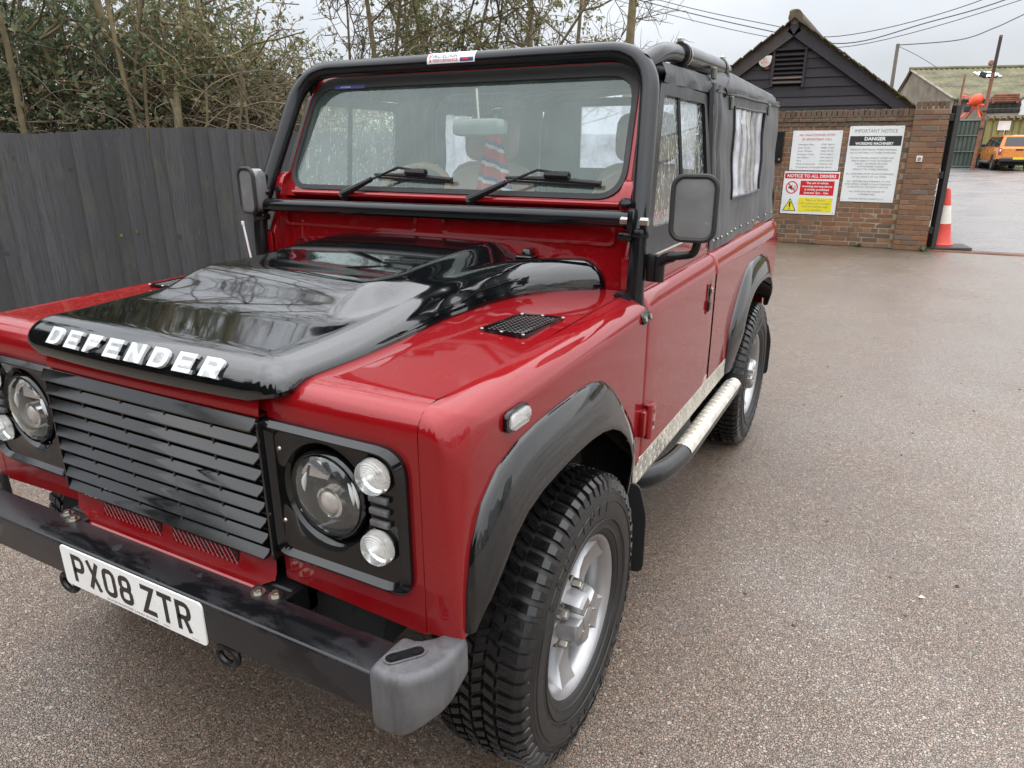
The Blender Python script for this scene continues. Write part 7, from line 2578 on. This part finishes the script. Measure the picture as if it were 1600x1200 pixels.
for k in range(9):   # cladding sheets on the gable and wall
    bm = B(); p = A_ + (C_ - A_) * (k / 9.0); p2 = A_ + (C_ - A_) * ((k + .92) / 9.0)
    nrm = Vector((-1, -.28, 0)).normalized() * .05
    ztop = lambda f: (EAVE + (RIDGE - EAVE) * f / .5) if f < .5 else RIDGE - (RIDGE - EAVE - .8) * (f - .5) / .5
    bm.faces.new([bm.verts.new(v_ + nrm) for v_ in (p, p2, p2 + Vector((0, 0, ztop((k + .92) / 9) - .15)), p + Vector((0, 0, ztop(k / 9) - .15)))])
    obj('panel', bm, MAT['old_clad'], bld, smooth=0)

def container(name, label, o, d, L, H, mat, ribs, rails=0, depth=2.4):
    o = Vector(o); d = Vector(d).normalized(); nb = Vector((-d.y, d.x, 0))
    c = thing(name, label, 'container', o)
    bm = B()
    prism(bm, [(0, 0), (L, 0), (L, H), (0, H)], nb * depth, o + nb * .06, d, (0, 0, 1))
    obj('body', bm, mat, c, smooth=0)
    w = L / ribs
    for k in range(ribs):
        bm = B()
        x = w * (k + .5)
        prism(bm, [(x - w * .36, .1), (x + w * .36, .1), (x + w * .36, H - .1), (x - w * .36, H - .1)], nb * -.07, o + nb * .06, d, (0, 0, 1), bev=.02)
        obj('panel', bm, mat, c, smooth=0)
    bm = B()
    for z in (0.05, H - .05): tube(bm, [o + Vector((0, 0, z)), o + d * L + Vector((0, 0, z))], .07, 4)
    for k in range(rails): tube(bm, [o - nb * .03 + Vector((0, 0, H * (k + 1) / (rails + 1))), o - nb * .03 + d * L + Vector((0, 0, H * (k + 1) / (rails + 1)))], .045, 4)
    for x in (0, L): tube(bm, [o + d * x, o + d * x + Vector((0, 0, H))], .07, 4)
    obj('frame', bm, mat, c, smooth=0)
    return c
container('green_container', 'dark green ribbed container with two cross rails beside the orange pickup', (2.95, 51.0, 0), (1, .10, 0), 2.05, 2.75, MAT['green_metal'], 9, 2)
container('olive_container', 'olive ribbed shipping container behind the orange pickup carrying scrap on top', (5.12, 51.4, 0), (1, .10, 0), 9.0, 2.78, MAT['olive_metal'], 26)
bm = B(); box(bm, (6.05, 51.40, 2.40), (.62, .02, .52)); tag(obj('notice', bm, MAT['sign_white'], smooth=0), 'white square notice on the olive container', 'sign')
for (nm, lb, ct, x, z, sx_, sz, mt) in (('steel_skip_lid', 'brown rusty stack of plates on the olive container, uppermost left', 'scrap', 5.85, 3.95, 1.55, .42, 'rust'), ('tyre_stack', 'dark grey stack of tyres on the olive container under the rusty plates', 'tyres', 5.80, 3.35, 1.5, .60, 'rubber'), ('white_panel', 'pale upright panel standing on the olive container', 'panel', 6.95, 3.40, .55, .85, 'rooflight')):
    bm = B()
    if nm == 'tyre_stack':
        for i in range(5):
            for j in range(2): lathe(bm, [(.20, -.12), (.30, -.13), (.33, 0), (.30, .13), (.20, .12)], (x - .6 + .3 * i, 51.9, z - .12 + .30 * j), (0, 0, 1), 14)
    elif nm == 'steel_skip_lid':
        for i in range(4): box(bm, (x + rnd.uniform(-.05, .05), 51.9, z - .18 + .11 * i), (sx_ - .1 * i, 1.1, .09), bev=.01)
        for i in (-1, 1): box(bm, (x + .6 * i, 51.9, z - .26), (.12, 1.1, .10))
    else:
        box(bm, (x, 51.9, z), (sx_, .06, sz), bev=.01); box(bm, (x, 51.88, z), (sx_ * .8, .04, .04))
    tag(obj(nm, bm, MAT[mt]), lb, ct)
bm = B()
for i in range(9): box(bm, (5.3 + .34 * i, 51.7, 2.86), (.22, 1.0, .10), Matrix.Rotation(rnd.uniform(-.1, .1), 3, 'Z'))
for y in (51.3, 52.1): box(bm, (6.7, y, 2.95), (3.2, .1, .06))
tag(obj('pallet', bm, MAT['pallet']), 'row of wooden pallet boards along the top of the olive container', 'pallet')
sm = thing('scrap_machine', 'rusty machine with a blue cover at the right-hand end of the olive container', 'scrap', (7.9, 51.8, 2.95))
bm = B(); lathe(bm, [(0, -.3), (.42, -.28), (.48, 0), (.42, .28), (0, .3)], (7.7, 51.8, 3.35), (0, 1, 0), 16); box(bm, (8.3, 51.8, 3.2), (1.0, .7, .5), bev=.05); tube(bm, [(7.75, 51.8, 3.5), (7.85, 51.8, 4.3)], .06, 8); obj('body', bm, MAT['rust'], sm)
bm = B(); box(bm, (8.2, 51.8, 3.8), (.8, .7, .35), bev=.08); obj('cover', bm, MAT['print_blue'], sm)
# cement mixer standing on the green container
mx_ = thing('cement_mixer', 'orange cement mixer standing on the dark green container', 'mixer', (4.40, 51.6, 2.82))
bm = B(); ax = Vector((.75, -.1, .55)).normalized()
lathe(bm, [(0, -.36), (.18, -.35), (.30, -.13), (.31, .08), (.27, .18), (.16, .34), (.14, .34), (.24, .15)], (4.42, 51.6, 3.88), ax, 20); obj('drum', bm, MAT['mixer_orange'], mx_)
bm = B()
for (x0, x1, y0, y1) in ((4.35, 3.70, 51.6, 51.2), (4.45, 4.05, 51.7, 52.1), (4.5, 4.75, 51.6, 51.2), (4.5, 4.95, 51.7, 52.1)): tube(bm, [(x0, y0, 3.6), (x0 + (x1 - x0) * .4, y0, 3.25), (x1, y1, 2.84)], .05, 6)
tube(bm, [(3.95, 51.6, 3.65), (4.9, 51.6, 3.55)], .06, 6); tube(bm, [(3.6, 51.6, 4.1), (4.0, 51.6, 4.05), (4.1, 51.5, 3.6)], .035, 6); tube(bm, [(3.7, 51.6, 4.28), (4.0, 51.6, 4.2)], .03, 6)
obj('frame', bm, MAT['mixer_orange'], mx_)
bm = B(); box(bm, (4.02, 51.6, 3.38), (.36, .4, .34), bev=.04); obj('motor', bm, MAT['gate_black'], mx_)
# poles
def pole(name, label, p0, p1, r0, r1, mat, n=10, cat='pole'):
    c = thing(name, label, cat, p0); bm = B(); tube(bm, [p0, p1], [r0, r1], n); obj('shaft', bm, mat, c); return c
pole('timber_pole', 'grey timber pole rising behind the barn roof with cables', (-0.75, 68, 0), (-0.80, 68, 8.9), .16, .13, MAT['wood_pole'])
pl_ = pole('steel_post', 'tall rusty steel post with lamps rising in front of the olive container', (4.62, 47.3, 0), (4.72, 47.3, 6.86), .10, .085, MAT['rust'])
bm = B(); box(bm, (4.24, 47.2, 4.95), (.34, .26, .24), Matrix.Rotation(R(12), 3, 'Y'), bev=.03); tube(bm, [(4.3, 47.3, 5.0), (4.68, 47.3, 5.0)], .03, 6); obj('floodlight', bm, MAT['gate_black'], pl_)
bm = B(); lathe(bm, [(0, .14), (.12, .12), (.13, -.05), (0, -.08)], (4.50, 47.2, 5.50), (0, -1, .2), 12); obj('lamp', bm, MAT['rust'], pl_)
bm = B(); box(bm, (4.86, 47.2, 4.92), (.2, .16, .16), bev=.02); obj('camera', bm, MAT['sign_white'], pl_)
bm = B(); box(bm, (4.70, 47.18, 5.9), (.13, .05, 1.7)); obj('sleeve', bm, MAT['gate_black'], pl_)
bm = B()
for z in (3.1, 2.2): box(bm, (4.66, 47.3, z), (.30, .3, .06))
obj('collar', bm, MAT['gate_black'], pl_)
pole('thin_post', 'short thin rusty post standing above the gate pier in the far yard', (3.30, 46, 0), (3.36, 46, 4.9), .07, .05, MAT['rust'])
# overhead cables
def cable(label, pts, r, group):
    bm = B(); P = [Vector(p) for p in pts]
    # smooth through the points
    out = []
    for i in range(len(P) - 1):
        p0 = P[max(i - 1, 0)]; p1 = P[i]; p2 = P[i + 1]; p3 = P[min(i + 2, len(P) - 1)]
        for k in range(8):
            t = k / 8
            out.append(0.5 * ((2 * p1) + (p2 - p0) * t + (2 * p0 - 5 * p1 + 4 * p2 - p3) * t * t + (3 * p1 - p0 - 3 * p2 + p3) * t ** 3))
    out.append(P[-1]); tube(bm, out, r, 5)
    tag(obj('overhead_cable', bm, MAT['cable']), label, 'cable', group)
GC = 'overhead cables crossing the sky'
cable('uppermost of the three sagging cables above the barn', [(-16, 30, 9.6), (-8.59, 30, 7.057), (-3.94, 30, 5.79), (-1.58, 30, 5.158 + .12), (2.548, 30, 6.044), (7, 30, 7.9)], .016, GC)
cable('middle of the three sagging cables above the barn', [(-16, 30, 9.3), (-9.13, 30, 7.03), (-4.04, 30, 5.60), (-1.34, 30, 5.02), (1.286, 30, 5.539), (3.558, 30, 6.1), (7, 30, 7.4)], .020, GC)
cable('lowest of the three sagging cables above the barn', [(-16, 30, 9.0), (-9.0, 30, 6.75), (-4.1, 30, 5.40), (-1.109, 30, 4.914), (3.994, 30, 6.05), (8, 30, 7.6)], .014, GC)
cable('long cable dipping from the timber pole towards the right-hand sky', [(-0.80, 68, 8.8), (3.4, 68, 8.93), (5.57, 68, 9.62), (7.25, 68, 10.4), (14, 66, 13.5)], .04, GC)
cable('short thin cable running down from the timber pole behind the farm roof', [(-0.80, 68, 8.75), (0.7, 66, 7.8), (2.1, 62, 6.6)], .025, GC)

# ---------------------------------------------------------------- orange pickup
def pickup():
    # built nose along +y at its own origin (ground under the rear axle centre line), then turned
    t = thing('pickup_truck', 'orange double-cab pickup truck parked facing away by the containers', 'pickup', (6.38, 47.55, 0), R(6.9))
    W = 0.93
    def P(name, bm, mat, par=None, **k): return obj(name, bm, mat, par or t, world=False, **k)
    # side outline (y, z): tail at -1.2, nose at 4.2
    def shell(x):
        return
    lower = [(-1.22, .62), (-1.24, 1.16), (-1.18, 1.22), (2.35, 1.22), (3.9, 1.16), (4.15, 1.0), (4.18, .55), (3.72, .52)] 
    arch_f = [(3.27 + .47 * math.cos(a), .40 + .47 * math.sin(a)) for a in [R(q) for q in range(15, 166, 15)]]
    arch_r = [(0.0 + .47 * math.cos(a), .40 + .47 * math.sin(a)) for a in [R(q) for q in range(15, 166, 15)]]
    poly = lower + arch_f + [(2.75, .48), (0.55, .48)] + arch_r + [(-0.55, .60)]
    bm = B()
    prism(bm, poly, (2 * W, 0, 0), (-W, 0, 0), (0, 1, 0), (0, 0, 1), bev=.03, seg=2)
    P('body', bm, MAT['orange_paint'])
    # cabin with canopy, narrowing upward
    cab = [(-1.12, 1.20), (-0.98, 1.80), (-0.7, 1.86), (1.6, 1.87), (1.95, 1.80), (2.75, 1.20)]
    bm = B()
    a = [bm.verts.new((-W + .02, y, z)) if z < 1.3 else bm.verts.new((-W + .17, y, z)) for y, z in cab]
    b = [bm.verts.new((W - .02, y, z)) if z < 1.3 else bm.verts.new((W - .17, y, z)) for y, z in cab]
    bm.faces.new(a); bm.faces.new(list(reversed(b)))
    for k in range(len(cab)): bm.faces.new((a[k], b[k], b[(k + 1) % len(cab)], a[(k + 1) % len(cab)]))
    bmesh.ops.bevel(bm, geom=list(bm.edges), offset=.035, segments=2, affect='EDGES')
    P('cab', bm, MAT['orange_paint'])
    for s in (-1, 1):
        for (ya, yb, yc, yd) in ((1.42, 2.50, 1.86, 1.40), (.50, 1.34, 1.32, .50), (-.98, .40, .40, -.88)):
            bm = B()
            q = [(ya, 1.26), (yb, 1.26), (yc, 1.75), (yd, 1.75)]
            xo = lambda z: W - .02 - (z - 1.2) / .6 * .15 + .012
            f = [bm.verts.new((s * xo(z), y, z)) for y, z in q]; g_ = [bm.verts.new((s * (xo(z) - .03), y, z)) for y, z in q]
            bm.faces.new(f); bm.faces.new(list(reversed(g_)))
            for k in range(4): bm.faces.new((f[k], g_[k], g_[(k + 1) % 4], f[(k + 1) % 4]))
            P('window', bm, MAT['car_glass'], smooth=0)
        bm = B(); box(bm, (s * (W + .12), 2.28, 1.30), (.22, .12, .18), bev=.03); P('wing_mirror', bm, MAT['gate_black'])
        bm = B(); box(bm, (s * (W - .06), -1.225, 1.02), (.15, .08, .36), bev=.02); tl_ = P('tail_lamp', bm, MAT['tail_red'])
        bm = B(); box(bm, (s * (W - .055), -1.262, 1.07), (.08, .02, .12), bev=.01); P('reverse_lens', bm, MAT['rooflight'], tl_)
        bm = B(); tube(bm, [(s * (W + .02), .6, .42), (s * (W + .02), 2.7, .42)], .07, 8); P('side_step', bm, MAT['weathered'])
        bm = B(); box(bm, (s * (W + .005), 1.45, 1.02), (.03, .18, .04), bev=.01); P('door_handle', bm, MAT['gate_black'])
        for y in (0, 3.27):
            bm = B(); lathe(bm, [(.22, -.12), (.36, -.12), (.385, -.06), (.385, .06), (.36, .12), (.24, .13)], (s * (W - .12), y, .385), (s, 0, 0), 24); wh = P('wheel', bm, MAT['tyre'])
            bm = B(); lathe(bm, [(.24, .11), (.20, .08), (.06, .10), (0, .11)], (s * (W - .12), y, .385), (s, 0, 0), 12); P('rim', bm, MAT['weathered'], wh)
    bm = B()
    f = [bm.verts.new(p) for p in ((-.70, -1.105, 1.30), (.70, -1.105, 1.30), (.64, -1.0, 1.74), (-.64, -1.0, 1.74))]; bm.faces.new(f)
    bmesh.ops.translate(bm, vec=(0, -.028, 0), verts=bm.verts)
    P('rear_window', bm, MAT['car_glass'], smooth=0)
    bm = B(); box(bm, (0, -1.25, .93), (1.40, .03, .50), bev=.02); tg = P('tailgate', bm, MAT['orange_paint'])
    bm = B(); box(bm, (0.0, -1.27, 1.10), (.34, .03, .09), bev=.01); P('tailgate_handle', bm, MAT['gate_black'], tg)
    bm = B(); box(bm, (0, -1.30, .58), (1.70, .16, .20), bev=.04); bp_ = P('rear_bumper', bm, MAT['gate_black'])
    bm = B(); box(bm, (0.0, -1.40, .66), (.52, .02, .12), bev=.004); P('number_plate', bm, MAT['plate_yellow'])
    bm = B(); box(bm, (0, 1.4, .42), (1.5, 5.0, .22)); P('underbody', bm, MAT['dark'])
    bm = B(); tube(bm, [(-.3, 1.5, 1.87), (-.32, 1.4, 2.12)], .012, 6); P('aerial', bm, MAT['white_plastic'])
pickup()
